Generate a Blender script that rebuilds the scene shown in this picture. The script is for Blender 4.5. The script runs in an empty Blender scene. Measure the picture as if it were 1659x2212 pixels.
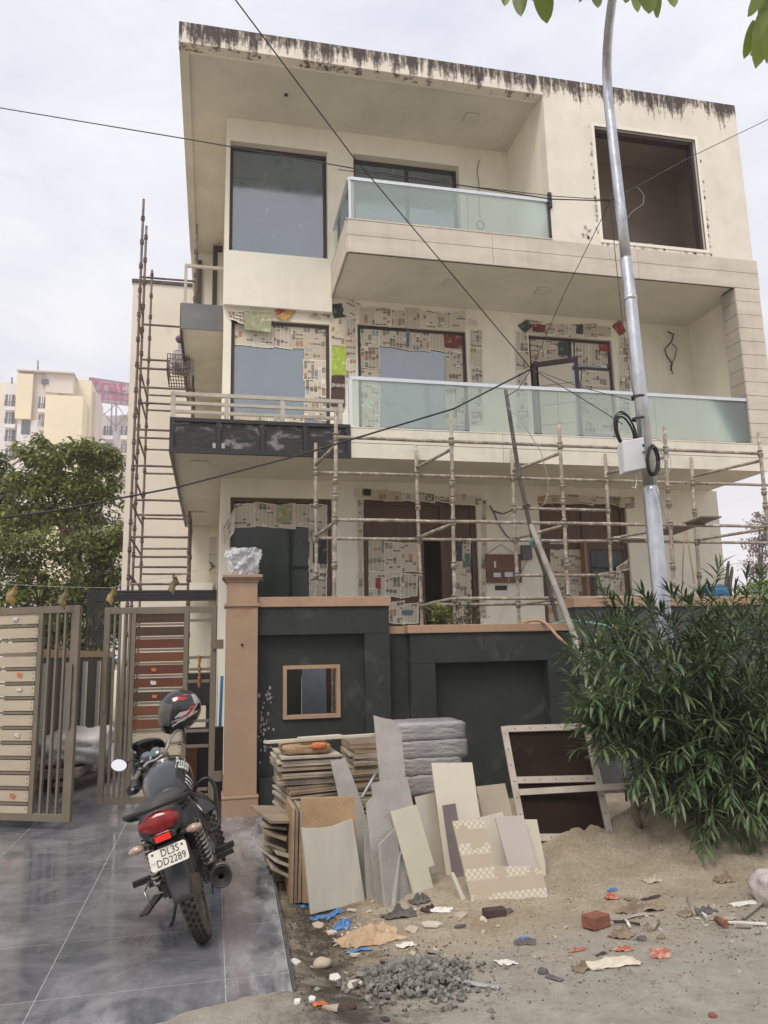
import bpy, bmesh, math, random
from mathutils import Vector, Matrix, noise as mnoise
random.seed(7)
R_ = math.radians
C = bpy.context.scene.collection
SC = bpy.context.scene

# ------------------------------------------------------------------ camera, sky, sun, exposure
YAW, PITCH, ROLL, FPX = .22217, .181462, -.022941, 1643.637     # solved from the photograph's vanishing points
IW, IH = 1659., 2212.                                            # pixel frame used for measuring
CAMP = Vector((0, 0, 1.6))
fwd = Vector((math.sin(YAW)*math.cos(PITCH), math.cos(YAW)*math.cos(PITCH), math.sin(PITCH)))
rgt = Vector((math.cos(YAW), -math.sin(YAW), 0)); upv = rgt.cross(fwd)
r2 = math.cos(ROLL)*rgt + math.sin(ROLL)*upv
u2 = -math.sin(ROLL)*rgt + math.cos(ROLL)*upv
cam = bpy.data.cameras.new('camera'); camo = bpy.data.objects.new('camera', cam); C.objects.link(camo)
camo.matrix_world = Matrix(((r2.x, u2.x, -fwd.x, 0), (r2.y, u2.y, -fwd.y, 0), (r2.z, u2.z, -fwd.z, 1.6), (0, 0, 0, 1)))
cam.sensor_fit = 'HORIZONTAL'; cam.sensor_width = 36; cam.lens = 36*FPX/IW; cam.clip_start = .05; cam.clip_end = 1500
SC.camera = camo
SUN_AZ, SUN_EL = R_(215), R_(54)          # compass-like azimuth: 180 = behind the camera, >180 = from the left
sd = Vector((math.sin(SUN_AZ)*math.cos(SUN_EL), math.cos(SUN_AZ)*math.cos(SUN_EL), math.sin(SUN_EL)))
W = bpy.data.worlds.new('World'); SC.world = W; W.use_nodes = True
nt = W.node_tree; nt.nodes.clear(); N = nt.nodes.new; LK = nt.links.new
wo = N('ShaderNodeOutputWorld'); bg = N('ShaderNodeBackground'); bg.inputs[1].default_value = .1
sky = N('ShaderNodeTexSky'); sky.sky_type = 'NISHITA'; sky.sun_disc = False; sky.sun_elevation = SUN_EL; sky.sun_rotation = SUN_AZ
sky.air_density = 1.5; sky.dust_density = 6; sky.ozone_density = 1.5
tc = N('ShaderNodeTexCoord'); mp = N('ShaderNodeMapping'); mp.inputs['Scale'].default_value = (1, 1, 2.2)
LK(tc.outputs['Generated'], mp.inputs[0])
n1 = N('ShaderNodeTexNoise'); n1.inputs['Scale'].default_value = 4.5; n1.inputs['Detail'].default_value = 7; n1.inputs['Roughness'].default_value = .58; n1.inputs['Distortion'].default_value = .4
LK(mp.outputs[0], n1.inputs['Vector'])
rp = N('ShaderNodeValToRGB'); rp.color_ramp.elements[0].position = .33; rp.color_ramp.elements[0].color = (.75, .752, .835, 1)
rp.color_ramp.elements[1].position = .66; rp.color_ramp.elements[1].color = (.94, .935, .96, 1)
LK(n1.outputs[0], rp.inputs[0])
sz = N('ShaderNodeSeparateXYZ'); LK(tc.outputs['Generated'], sz.inputs[0])
gz = N('ShaderNodeValToRGB'); gz.color_ramp.elements[0].position = .05; gz.color_ramp.elements[0].color = (1.0, .975, .965, 1); gz.color_ramp.elements[1].position = .75; gz.color_ramp.elements[1].color = (.93, .965, 1.0, 1); LK(sz.outputs['Z'], gz.inputs[0])
gm = N('ShaderNodeMix'); gm.data_type = 'RGBA'; gm.blend_type = 'MULTIPLY'; gm.inputs[0].default_value = 1; LK(rp.outputs[0], gm.inputs[6]); LK(gz.outputs[0], gm.inputs[7])
sc1 = N('ShaderNodeVectorMath'); sc1.operation = 'SCALE'; sc1.inputs['Scale'].default_value = 6.7
LK(gm.outputs[2], sc1.inputs[0])
mx = N('ShaderNodeMix'); mx.data_type = 'RGBA'; mx.inputs[0].default_value = .93
LK(sky.outputs[0], mx.inputs[6]); LK(sc1.outputs[0], mx.inputs[7]); LK(mx.outputs[2], bg.inputs[0]); LK(bg.outputs[0], wo.inputs[0])
sl = bpy.data.lights.new('sun', 'SUN'); sl.energy = 1.5; sl.angle = R_(25); sl.color = (1, .93, .82)
so = bpy.data.objects.new('sun', sl); C.objects.link(so); so.rotation_euler = sd.to_track_quat('Z', 'Y').to_euler(); so.location = (0, -5, 30)
SC.view_settings.view_transform = 'Standard'; SC.view_settings.look = 'None'; SC.view_settings.exposure = .71; SC.view_settings.gamma = 1
SC.cycles.max_bounces = 7; SC.cycles.diffuse_bounces = 4; SC.cycles.glossy_bounces = 3; SC.cycles.transmission_bounces = 4
SC.cycles.transparent_max_bounces = 12; SC.cycles.volume_bounces = 1; SC.cycles.use_denoising = True
SC.cycles.caustics_reflective = False; SC.cycles.caustics_refractive = False; SC.cycles.sample_clamp_indirect = 6

# ------------------------------------------------------------------ measuring helpers
def ray(x, y):
    return r2*((x-IW/2)/FPX) - u2*((y-IH/2)/FPX) + fwd
def P(x, y, Y):
    d = ray(x, y); return CAMP + d*(Y/d.y)
def PZ(x, y, Z):
    d = ray(x, y); return CAMP + d*((Z-1.6)/d.z)
def PX(x, y, X):
    d = ray(x, y); return CAMP + d*(X/d.x)
def RC(tl, br, Y):
    a, b = P(*tl, Y), P(*br, Y); return a.x, b.x, b.z, a.z           # X0, X1, Z0, Z1

# ------------------------------------------------------------------ mesh helpers
class MB:
    def __init__(s): s.v = []; s.f = []; s.sm = []
    def add(s, vs, fs, smooth=False):
        n = len(s.v); s.v += [Vector(q) for q in vs]
        for f in fs: s.f.append([n+i for i in f]); s.sm.append(smooth)
        return s
    def box(s, x0, x1, y0, y1, z0, z1):
        vs = [(x0,y0,z0),(x1,y0,z0),(x1,y1,z0),(x0,y1,z0),(x0,y0,z1),(x1,y0,z1),(x1,y1,z1),(x0,y1,z1)]
        return s.add(vs, [(3,2,1,0),(4,5,6,7),(0,1,5,4),(1,2,6,5),(2,3,7,6),(3,0,4,7)])
    def hexa(s, a, b):
        """two quads (4 points each, same winding) joined into a solid"""
        return s.add(list(a)+list(b), [(0,1,2,3),(7,6,5,4),(1,0,4,5),(2,1,5,6),(3,2,6,7),(0,3,7,4)])
    def prism(s, pts, vec):
        n = len(pts); vec = Vector(vec); p = [Vector(q) for q in pts]
        return s.add(p+[q+vec for q in p], [tuple(range(n)), tuple(range(2*n-1, n-1, -1))]+[((i+1)%n, i, n+i, n+(i+1)%n) for i in range(n)])
    def bar(s, a, b, w, h=None, up=(0,0,1)):
        a, b = Vector(a), Vector(b); d = (b-a).normalized(); up = Vector(up)
        if abs(d.dot(up)) > .98: up = Vector((0,1,0))
        sx = d.cross(up).normalized(); sy = sx.cross(d); h = h or w
        q = [sx*w/2+sy*h/2, -sx*w/2+sy*h/2, -sx*w/2-sy*h/2, sx*w/2-sy*h/2]
        return s.hexa([a+k for k in q], [b+k for k in q])
    def tube(s, pts, r, n=8, cap=True, smooth=True):
        pts = [Vector(p) for p in pts]; rs = r if isinstance(r, (list, tuple)) else [r]*len(pts)
        t0 = (pts[1]-pts[0]).normalized(); ref = Vector((0,0,1)) if abs(t0.z) < .9 else Vector((0,1,0))
        nx = t0.cross(ref).normalized(); vs = []; m = len(pts)
        for i, p in enumerate(pts):
            t = (pts[min(i+1, m-1)]-pts[max(i-1, 0)]).normalized()
            nx = (nx - t*nx.dot(t)).normalized(); ny = t.cross(nx)
            for k in range(n):
                a = 2*math.pi*k/n; vs.append(p+(nx*math.cos(a)+ny*math.sin(a))*rs[i])
        fs = [(i*n+k, i*n+(k+1)%n, (i+1)*n+(k+1)%n, (i+1)*n+k) for i in range(m-1) for k in range(n)]
        s.add(vs, fs, smooth)
        if cap:
            o = len(s.v)-m*n
            s.f.append([o+k for k in range(n-1, -1, -1)]); s.sm.append(False)
            s.f.append([o+(m-1)*n+k for k in range(n)]); s.sm.append(False)
        return s
    def lathe(s, c, prof, n=16, axis=(0,0,1), smooth=True):
        c = Vector(c); ax = Vector(axis).normalized(); ref = Vector((1,0,0)) if abs(ax.x) < .9 else Vector((0,1,0))
        ux = ax.cross(ref).normalized(); uy = ax.cross(ux); vs = []
        for r, h in prof:
            for k in range(n):
                a = 2*math.pi*k/n; vs.append(c+ax*h+(ux*math.cos(a)+uy*math.sin(a))*r)
        m = len(prof)
        s.add(vs, [(i*n+k, i*n+(k+1)%n, (i+1)*n+(k+1)%n, (i+1)*n+k) for i in range(m-1) for k in range(n)], smooth)
        return s
    def ball(s, c, r, n=12, m=8, squash=None):
        c = Vector(c); R3 = Vector(r) if not isinstance(r, (int, float)) else Vector((r, r, r)); vs = []
        for i in range(m+1):
            th = math.pi*i/m
            for k in range(n):
                a = 2*math.pi*k/n; q = Vector((math.sin(th)*math.cos(a)*R3.x, math.sin(th)*math.sin(a)*R3.y, math.cos(th)*R3.z))
                vs.append(c+(squash(q) if squash else q))
        return s.add(vs, [(i*n+k, (i+1)*n+k, (i+1)*n+(k+1)%n, i*n+(k+1)%n) for i in range(m) for k in range(n)], True)
    def grid(s, fn, nu, nv, smooth=True):
        vs = [fn(i/nu, j/nv) for j in range(nv+1) for i in range(nu+1)]
        return s.add(vs, [(j*(nu+1)+i, j*(nu+1)+i+1, (j+1)*(nu+1)+i+1, (j+1)*(nu+1)+i) for j in range(nv) for i in range(nu)], smooth)
    def wall(s, X0, X1, Z0, Z1, Y0, Y1, holes=()):
        """flat wall facing -Y with rectangular openings (x0,x1,z0,z1)"""
        xs = sorted({X0, X1} | {min(max(h[i], X0), X1) for h in holes for i in (0, 1)})
        zs = sorted({Z0, Z1} | {min(max(h[i], Z0), Z1) for h in holes for i in (2, 3)})
        solid = lambda i, j: 0 <= i < len(xs)-1 and 0 <= j < len(zs)-1 and not any(h[0] < (xs[i]+xs[i+1])/2 < h[1] and h[2] < (zs[j]+zs[j+1])/2 < h[3] for h in holes)
        for i in range(len(xs)-1):
            for j in range(len(zs)-1):
                if not solid(i, j): continue
                a, b, c, d = xs[i], xs[i+1], zs[j], zs[j+1]
                s.add([(a,Y0,c),(b,Y0,c),(b,Y0,d),(a,Y0,d)], [(0,1,2,3)]); s.add([(a,Y1,c),(b,Y1,c),(b,Y1,d),(a,Y1,d)], [(3,2,1,0)])
                if not solid(i-1, j): s.add([(a,Y0,c),(a,Y0,d),(a,Y1,d),(a,Y1,c)], [(0,1,2,3)])
                if not solid(i+1, j): s.add([(b,Y0,c),(b,Y0,d),(b,Y1,d),(b,Y1,c)], [(3,2,1,0)])
                if not solid(i, j-1): s.add([(a,Y0,c),(b,Y0,c),(b,Y1,c),(a,Y1,c)], [(3,2,1,0)])
                if not solid(i, j+1): s.add([(a,Y0,d),(b,Y0,d),(b,Y1,d),(a,Y1,d)], [(0,1,2,3)])
        return s
    def mesh(s, name, mat, off=None):
        me = bpy.data.meshes.new(name)
        me.from_pydata([(q-off) if off is not None else q for q in s.v], [], s.f)
        if any(s.sm): me.polygons.foreach_set('use_smooth', s.sm)
        for m_ in (mat if isinstance(mat, (list, tuple)) else [mat]): me.materials.append(m_)
        me.update(); return me
    def build(s, name, mat, parent=None, local=False, bev=0):
        off = None
        if parent is not None and not local:
            r = parent
            while r.parent: r = r.parent
            off = r.location.copy()
        o = bpy.data.objects.new(name, s.mesh(name, mat, off)); C.objects.link(o)
        if parent is not None: o.parent = parent
        if bev:
            b = o.modifiers.new('bevel', 'BEVEL'); b.width = bev; b.segments = 2; b.limit_method = 'ANGLE'; b.angle_limit = R_(40)
        return o
def tag(o, label=None, cat=None, group=None, kind=None):
    if label: o['label'] = label
    if cat: o['category'] = cat
    if group: o['group'] = group
    if kind: o['kind'] = kind
    return o
def thing(name, loc, label, cat, group=None):
    o = bpy.data.objects.new(name, None); o.location = loc; o.empty_display_size = .1; C.objects.link(o)
    return tag(o, label, cat, group, 'thing')
def solo(mb, name, mat, label, cat, group=None, bev=0, base=None):
    """a thing made of one mesh; origin at the base centre"""
    xs = [q.x for q in mb.v]; ys = [q.y for q in mb.v]; zs = [q.z for q in mb.v]
    b = Vector(((min(xs)+max(xs))/2, (min(ys)+max(ys))/2, min(zs)))
    o = bpy.data.objects.new(name, mb.mesh(name, mat, b)); C.objects.link(o); o.location = b
    if bev:
        bm_ = o.modifiers.new('bevel', 'BEVEL'); bm_.width = bev; bm_.segments = 2; bm_.limit_method = 'ANGLE'; bm_.angle_limit = R_(40)
    return tag(o, label, cat, group, 'thing')
def nz(x, y=0, z=0): return mnoise.noise(Vector((x, y, z)))
def fbm(x, y, z=0, o=4):
    a, f, t = 1, 1, 0
    for _ in range(o): t += a*nz(x*f, y*f, z+_*3.7); a *= .5; f *= 2.1
    return t
def text_mesh(body, size, mat, name, extrude=.0005, shear=0, align='CENTER', bold=0.):
    cu = bpy.data.curves.new('t', 'FONT'); cu.body = body; cu.size = size; cu.extrude = extrude; cu.align_x = align; cu.align_y = 'CENTER'; cu.shear = shear; cu.resolution_u = 3; cu.offset = bold
    t = bpy.data.objects.new('t', cu); C.objects.link(t); bpy.context.view_layer.update()
    me = bpy.data.meshes.new_from_object(t.evaluated_get(bpy.context.evaluated_depsgraph_get())); me.name = name
    bpy.data.objects.remove(t); bpy.data.curves.remove(cu); me.materials.clear(); me.materials.append(mat)
    o = bpy.data.objects.new(name, me); C.objects.link(o); return o

# ------------------------------------------------------------------ materials
def nodes(name):
    m = bpy.data.materials.new(name); m.use_nodes = True; t = m.node_tree
    return m, t, t.nodes['Principled BSDF'], t.nodes.new, t.links.new
def M(name, col, rough=.7, metal=0., var=.18, scale=4., bump=0., bscale=60., spec=.5, coat=0., tint=None, dirt=None, dscale=3., dpos=.55, stretch=(1, 1, 1), world=False, em=None, streak=0.):
    """procedural surface: base colour broken up by two noises, optional dirt colour in patches, optional relief"""
    m, t, b, N, L = nodes(name)
    tc = N('ShaderNodeTexCoord'); src = tc.outputs['Object']
    if world: src = N('ShaderNodeNewGeometry').outputs['Position']
    mp = N('ShaderNodeMapping'); mp.inputs['Scale'].default_value = stretch; L(src, mp.inputs[0]); v = mp.outputs[0]
    n1 = N('ShaderNodeTexNoise'); n1.inputs['Scale'].default_value = scale; n1.inputs['Detail'].default_value = 8; n1.inputs['Roughness'].default_value = .62; L(v, n1.inputs['Vector'])
    r = N('ShaderNodeValToRGB'); L(n1.outputs[0], r.inputs[0]); e = r.color_ramp.elements
    c = Vector(col); c2 = Vector(tint) if tint else c*(1-var*1.4)
    e[0].position = .3; e[0].color = (*c2, 1); e[1].position = .68; e[1].color = (*[min(1, q*(1+var*.5)) for q in c], 1)
    out = r.outputs[0]
    if dirt:
        n2 = N('ShaderNodeTexNoise'); n2.inputs['Scale'].default_value = dscale; n2.inputs['Detail'].default_value = 9; n2.inputs['Roughness'].default_value = .68; n2.inputs['Distortion'].default_value = .5
        L(v, n2.inputs['Vector'])
        r2_ = N('ShaderNodeValToRGB'); L(n2.outputs[0], r2_.inputs[0]); r2_.color_ramp.elements[0].position = dpos; r2_.color_ramp.elements[1].position = min(dpos+.1, 1)
        mx = N('ShaderNodeMix'); mx.data_type = 'RGBA'; L(r2_.outputs[0], mx.inputs[0]); L(out, mx.inputs[6]); mx.inputs[7].default_value = (*dirt, 1); out = mx.outputs[2]
        rr = N('ShaderNodeMapRange'); L(r2_.outputs[0], rr.inputs[0]); rr.inputs[3].default_value = rough; rr.inputs[4].default_value = min(1, rough+.3); L(rr.outputs[0], b.inputs['Roughness'])
    if streak:
        mps = N('ShaderNodeMapping'); mps.inputs['Scale'].default_value = (3.2, 3.2, .28); L(src, mps.inputs[0]); ns = N('ShaderNodeTexNoise'); ns.inputs['Scale'].default_value = 2.2; ns.inputs['Detail'].default_value = 9; ns.inputs['Roughness'].default_value = .7; L(mps.outputs[0], ns.inputs['Vector'])
        npt = N('ShaderNodeTexNoise'); npt.inputs['Scale'].default_value = .9; npt.inputs['Detail'].default_value = 6; npt.inputs['Distortion'].default_value = 1.2; L(src, npt.inputs['Vector'])
        ad = N('ShaderNodeMath'); ad.operation = 'MULTIPLY'; L(ns.outputs[0], ad.inputs[0]); L(npt.outputs[0], ad.inputs[1])
        ms = N('ShaderNodeMapRange'); L(ad.outputs[0], ms.inputs[0]); ms.inputs[1].default_value = .2; ms.inputs[2].default_value = .42; ms.inputs[3].default_value = 1.03; ms.inputs[4].default_value = 1-streak
        sv_ = N('ShaderNodeVectorMath'); sv_.operation = 'SCALE'; L(out, sv_.inputs[0]); L(ms.outputs[0], sv_.inputs['Scale']); out = sv_.outputs[0]
    L(out, b.inputs['Base Color'])
    if not dirt: b.inputs['Roughness'].default_value = rough
    b.inputs['Metallic'].default_value = metal; b.inputs['Specular IOR Level'].default_value = spec
    if coat: b.inputs['Coat Weight'].default_value = coat; b.inputs['Coat Roughness'].default_value = .08
    if bump:
        n3 = N('ShaderNodeTexNoise'); n3.inputs['Scale'].default_value = bscale; n3.inputs['Detail'].default_value = 5; L(v, n3.inputs['Vector'])
        bp = N('ShaderNodeBump'); bp.inputs['Strength'].default_value = bump; bp.inputs['Distance'].default_value = .02; L(n3.outputs[0], bp.inputs['Height']); L(bp.outputs[0], b.inputs['Normal'])
    if em: b.inputs['Emission Color'].default_value = (*em[:3], 1); b.inputs['Emission Strength'].default_value = em[3]
    return m
CREAM = (.80, .758, .64)
m_wall = M('cream_paint', CREAM, .85, var=.07, scale=1.3, bump=.12, bscale=35, dirt=(.66, .60, .47), dscale=1.1, dpos=.66, world=True, streak=.06)
m_soffit = M('cream_paint_soffit_shade', (.66, .625, .54), .9, var=.09, scale=1.2, bump=.06, bscale=30, world=True, streak=.05)  # wall cream made darker and greyer; part of the soffit shade is in the colour
m_white = M('white_wall_paint', (.80, .76, .67), .85, var=.06, scale=1.2, bump=.1, bscale=35, dirt=(.68, .6, .52), dscale=.9, dpos=.66, world=True, streak=.05)
m_clad = M('fibre_cement_cladding', (.585, .525, .445), .75, var=.1, scale=3, bump=.1, bscale=50, dirt=(.48, .43, .37), dscale=2.2, dpos=.62, stretch=(.4, 1, 1.6), world=True, streak=.13)
m_clad2 = M('fibre_cement_cladding_pale', (.70, .66, .56), .75, var=.06, scale=3, bump=.08, bscale=50, dirt=(.6, .55, .45), dscale=1.6, dpos=.68, stretch=(.4, 1, 1.6), world=True, streak=.13)
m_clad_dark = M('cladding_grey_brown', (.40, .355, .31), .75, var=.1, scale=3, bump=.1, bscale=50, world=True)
m_joint = M('dark_joint', (.05, .045, .04), .9, var=.1)
m_screw = M('screw_heads', (.2, .18, .16), .5, metal=.6)
m_frame = M('dark_brown_aluminium', (.045, .032, .031), .45, var=.15, scale=8, dirt=(.14, .12, .11), dscale=9, dpos=.68)
m_wood = M('walnut_door_wood', (.105, .047, .020), .45, var=.35, scale=5, stretch=(6, 6, .7), bump=.1)
m_woodl = M('raw_wood_edge', (.28, .17, .10), .6, var=.25, scale=6, stretch=(5, 5, .8))
m_alu = M('brushed_aluminium', (.72, .73, .75), .32, metal=.85, var=.06, scale=12)
m_galv = M('galvanised_steel', (.56, .58, .62), .36, metal=.85, var=.22, scale=9, bump=.2, bscale=26, stretch=(1, 1, .5), dirt=(.40, .41, .44), dscale=6, dpos=.6)
m_scaf = M('cement_crusted_tube', (.36, .305, .245), .9, var=.35, scale=9, bump=.9, bscale=45, dirt=(.55, .50, .43), dscale=14, dpos=.52)
m_scaf2 = M('rusty_scaffold_tube', (.165, .12, .105), .8, var=.3, scale=7, bump=.4, bscale=40, dirt=(.30, .235, .20), dscale=8, dpos=.55)
m_tan = M('tan_stone_paint', (.36, .24, .155), .62, var=.12, scale=2.2, dirt=(.34, .20, .12), dscale=2.4, dpos=.6, bump=.05, bscale=40, world=True)
m_tan2 = M('tan_coping', (.39, .25, .16), .6, var=.12, scale=3, dirt=(.36, .25, .18), dscale=3, dpos=.62, bump=.05, world=True)
m_black = M('charcoal_wall_paint', (.024, .029, .027), .72, var=.25, scale=1.6, bump=.3, bscale=14, dirt=(.058, .064, .060), dscale=2.6, dpos=.56, world=True)
m_blacksteel = M('black_steel', (.022, .02, .022), .5, var=.3, scale=6, dirt=(.09, .08, .08), dscale=10, dpos=.66)
m_gate = M('bronze_gate_paint', (.175, .145, .105), .5, var=.12, scale=5, dirt=(.30, .25, .19), dscale=4, dpos=.65)
m_pbeige = M('beige_gate_plank', (.47, .40, .30), .55, var=.1, scale=3, stretch=(.6, 1, 3), dirt=(.55, .49, .4), dscale=4, dpos=.64)
m_pred = M('red_brown_gate_plank', (.12, .028, .010), .5, var=.2, scale=3, stretch=(.6, 1, 4))
m_pbrn = M('brown_gate_plank', (.06, .027, .013), .5, var=.2, scale=3, stretch=(.6, 1, 4))
m_porg = M('orange_brown_gate_plank', (.155, .048, .014), .5, var=.2, scale=3, stretch=(.6, 1, 4))
def glass_dark(name, base, refl, ior):
    m, t, b, N, L = nodes(name); b.inputs['IOR'].default_value = ior
    tc = N('ShaderNodeTexCoord'); n = N('ShaderNodeTexNoise'); n.inputs['Scale'].default_value = 1.3; n.inputs['Detail'].default_value = 4; L(tc.outputs['Object'], n.inputs['Vector'])
    bp = N('ShaderNodeBump'); bp.inputs['Strength'].default_value = .05; bp.inputs['Distance'].default_value = .05; L(n.outputs[0], bp.inputs['Height']); L(bp.outputs[0], b.inputs['Normal'])
    def band(scale, st, lo, hi, det=6):
        mp = N('ShaderNodeMapping'); mp.inputs['Scale'].default_value = st; L(tc.outputs['Object'], mp.inputs[0]); q = N('ShaderNodeTexNoise'); q.inputs['Scale'].default_value = scale; q.inputs['Detail'].default_value = det; L(mp.outputs[0], q.inputs['Vector'])
        r = N('ShaderNodeMapRange'); L(q.outputs[0], r.inputs[0]); r.inputs[1].default_value = lo; r.inputs[2].default_value = hi; return r.outputs[0]
    dust = band(1.1, (1, 1, .6), .35, .75); drip = band(9, (4, 4, .35), .735, .76, 2)
    m1 = N('ShaderNodeMix'); m1.data_type = 'RGBA'; L(dust, m1.inputs[0]); m1.inputs[6].default_value = (*base, 1); m1.inputs[7].default_value = (*[q*1.5+.02 for q in base], 1)
    m2 = N('ShaderNodeMix'); m2.data_type = 'RGBA'; L(drip, m2.inputs[0]); L(m1.outputs[2], m2.inputs[6]); m2.inputs[7].default_value = (.55, .55, .53, 1); L(m2.outputs[2], b.inputs['Base Color'])
    rr = N('ShaderNodeMapRange'); L(dust, rr.inputs[0]); rr.inputs[3].default_value = refl; rr.inputs[4].default_value = refl+.16; L(rr.outputs[0], b.inputs['Roughness'])
    return m
m_pane = glass_dark('reflective_window_glass', (.05, .085, .11), .05, 2.9)
m_pane_dark = glass_dark('dark_green_window_glass', (.010, .018, .013), .03, 1.48)
def rail_glass():
    m, t, b, N, L = nodes('green_railing_glass_sky_sheen'); out = t.nodes['Material Output']
    tr = N('ShaderNodeBsdfTransparent'); tr.inputs[0].default_value = (.93, .995, .965, 1)
    df = N('ShaderNodeBsdfTranslucent'); df.inputs[0].default_value = (.92, .98, .95, 1)
    d2 = N('ShaderNodeBsdfDiffuse'); d2.inputs[0].default_value = (.88, .94, .91, 1)
    ad = N('ShaderNodeMixShader'); ad.inputs[0].default_value = .5; L(df.outputs[0], ad.inputs[1]); L(d2.outputs[0], ad.inputs[2])
    gl = N('ShaderNodeBsdfGlossy'); gl.inputs['Roughness'].default_value = .05; gl.inputs[0].default_value = (.9, 1, .98, 1)
    m1 = N('ShaderNodeMixShader'); m1.inputs[0].default_value = .25; L(tr.outputs[0], m1.inputs[1]); L(ad.outputs[0], m1.inputs[2])  # milky share stands in for bright sky reflected in the clear glass
    fr = N('ShaderNodeFresnel'); fr.inputs[0].default_value = 1.55
    m2 = N('ShaderNodeMixShader'); L(fr.outputs[0], m2.inputs[0]); L(m1.outputs[0], m2.inputs[1]); L(gl.outputs[0], m2.inputs[2]); L(m2.outputs[0], out.inputs[0])
    return m
m_rglass = rail_glass()
def leafmat(name, c1, c2, rough=.45, trans=.25):
    m, t, b, N, L = nodes(name); out = t.nodes['Material Output']
    g = N('ShaderNodeNewGeometry'); oi = N('ShaderNodeObjectInfo')
    n = N('ShaderNodeTexNoise'); n.inputs['Scale'].default_value = 1.1; n.inputs['Detail'].default_value = 3; L(g.outputs['Position'], n.inputs['Vector'])
    ad = N('ShaderNodeMath'); ad.operation = 'MULTIPLY_ADD'; ad.inputs[1].default_value = .45; L(g.outputs['Random Per Island'], ad.inputs[0]); L(n.outputs[0], ad.inputs[2])
    a2 = N('ShaderNodeMath'); a2.operation = 'MULTIPLY_ADD'; a2.inputs[1].default_value = .3; L(oi.outputs['Random'], a2.inputs[0]); L(ad.outputs[0], a2.inputs[2])
    r = N('ShaderNodeValToRGB'); L(a2.outputs[0], r.inputs[0]); e = r.color_ramp.elements; e[0].position = .4; e[0].color = (*c1, 1); e[1].position = 1.02; e[1].color = (*c2, 1); e3 = r.color_ramp.elements.new(.72); e3.color = (*[(a+b)/2 for a, b in zip(c1, c2)], 1)
    L(r.outputs[0], b.inputs['Base Color']); b.inputs['Roughness'].default_value = rough; b.inputs['Specular IOR Level'].default_value = .4
    tl = N('ShaderNodeBsdfTranslucent'); L(r.outputs[0], tl.inputs[0]); mx = N('ShaderNodeMixShader'); mx.inputs[0].default_value = trans
    L(b.outputs[0], mx.inputs[1]); L(tl.outputs[0], mx.inputs[2]); L(mx.outputs[0], out.inputs[0]); return m
m_leaf_ol = leafmat('oleander_leaf', (.015, .030, .014), (.125, .185, .08), .34, .12)
m_leaf_tree = leafmat('tree_leaf', (.034, .056, .028), (.26, .30, .085), .42, .3)
m_leaf_top = leafmat('broad_leaf_overhead', (.07, .11, .02), (.20, .25, .05), .4, .5)
m_bark = M('bark', (.16, .13, .10), .9, var=.3, scale=12, bump=.6, bscale=30, stretch=(1, 1, .3))

# ================================================================== SETTING: ground, driveway
def gh(x, y):
    """height of the loose ground"""
    h = -.045 + .014*fbm(x*1.3, y*1.3) + .011*fbm(x*5, y*5, 2, 4) + .004*nz(x*17, y*17, 6)
    mound = math.exp(-((x-4.15)/1.0)**2-((y-6.1)/.5)**2)*.27 + math.exp(-((x-3.2)/.9)**2-((y-6.2)/.42)**2)*.09 + math.exp(-((x-4.9)/.9)**2-((y-5.6)/.5)**2)*.10
    h += mound*(1+.35*fbm(x*2.6, y*2.6, 5)) + .30*mound*fbm(x*7, y*7, 8, 4)
    h += .05*math.exp(-((x-1.75)/.5)**2-((y-5.35)/.3)**2)
    trench = math.exp(-((x-.66)/.14)**2)*(1 if y > 4.4 else max(0, (y-3.9)/.5)); h -= .04*trench
    near = max(0, min(1, (4.35-y)/.5)); h += near*.03                 # road crust creeping over the apron
    lip = math.exp(-((y-3.72-.12*nz(x*2.1, 3)-.22*x*(x < .4))/.22)**2)*(1 if x < .5 else max(0, 1-(x-.5)/.4))
    h += lip*(.058+.02*fbm(x*5, y*5, 4, 3))
    if y < 3.45 and x < .9: h += .02*min(1, (3.45-y)/.3)
    return h
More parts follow.
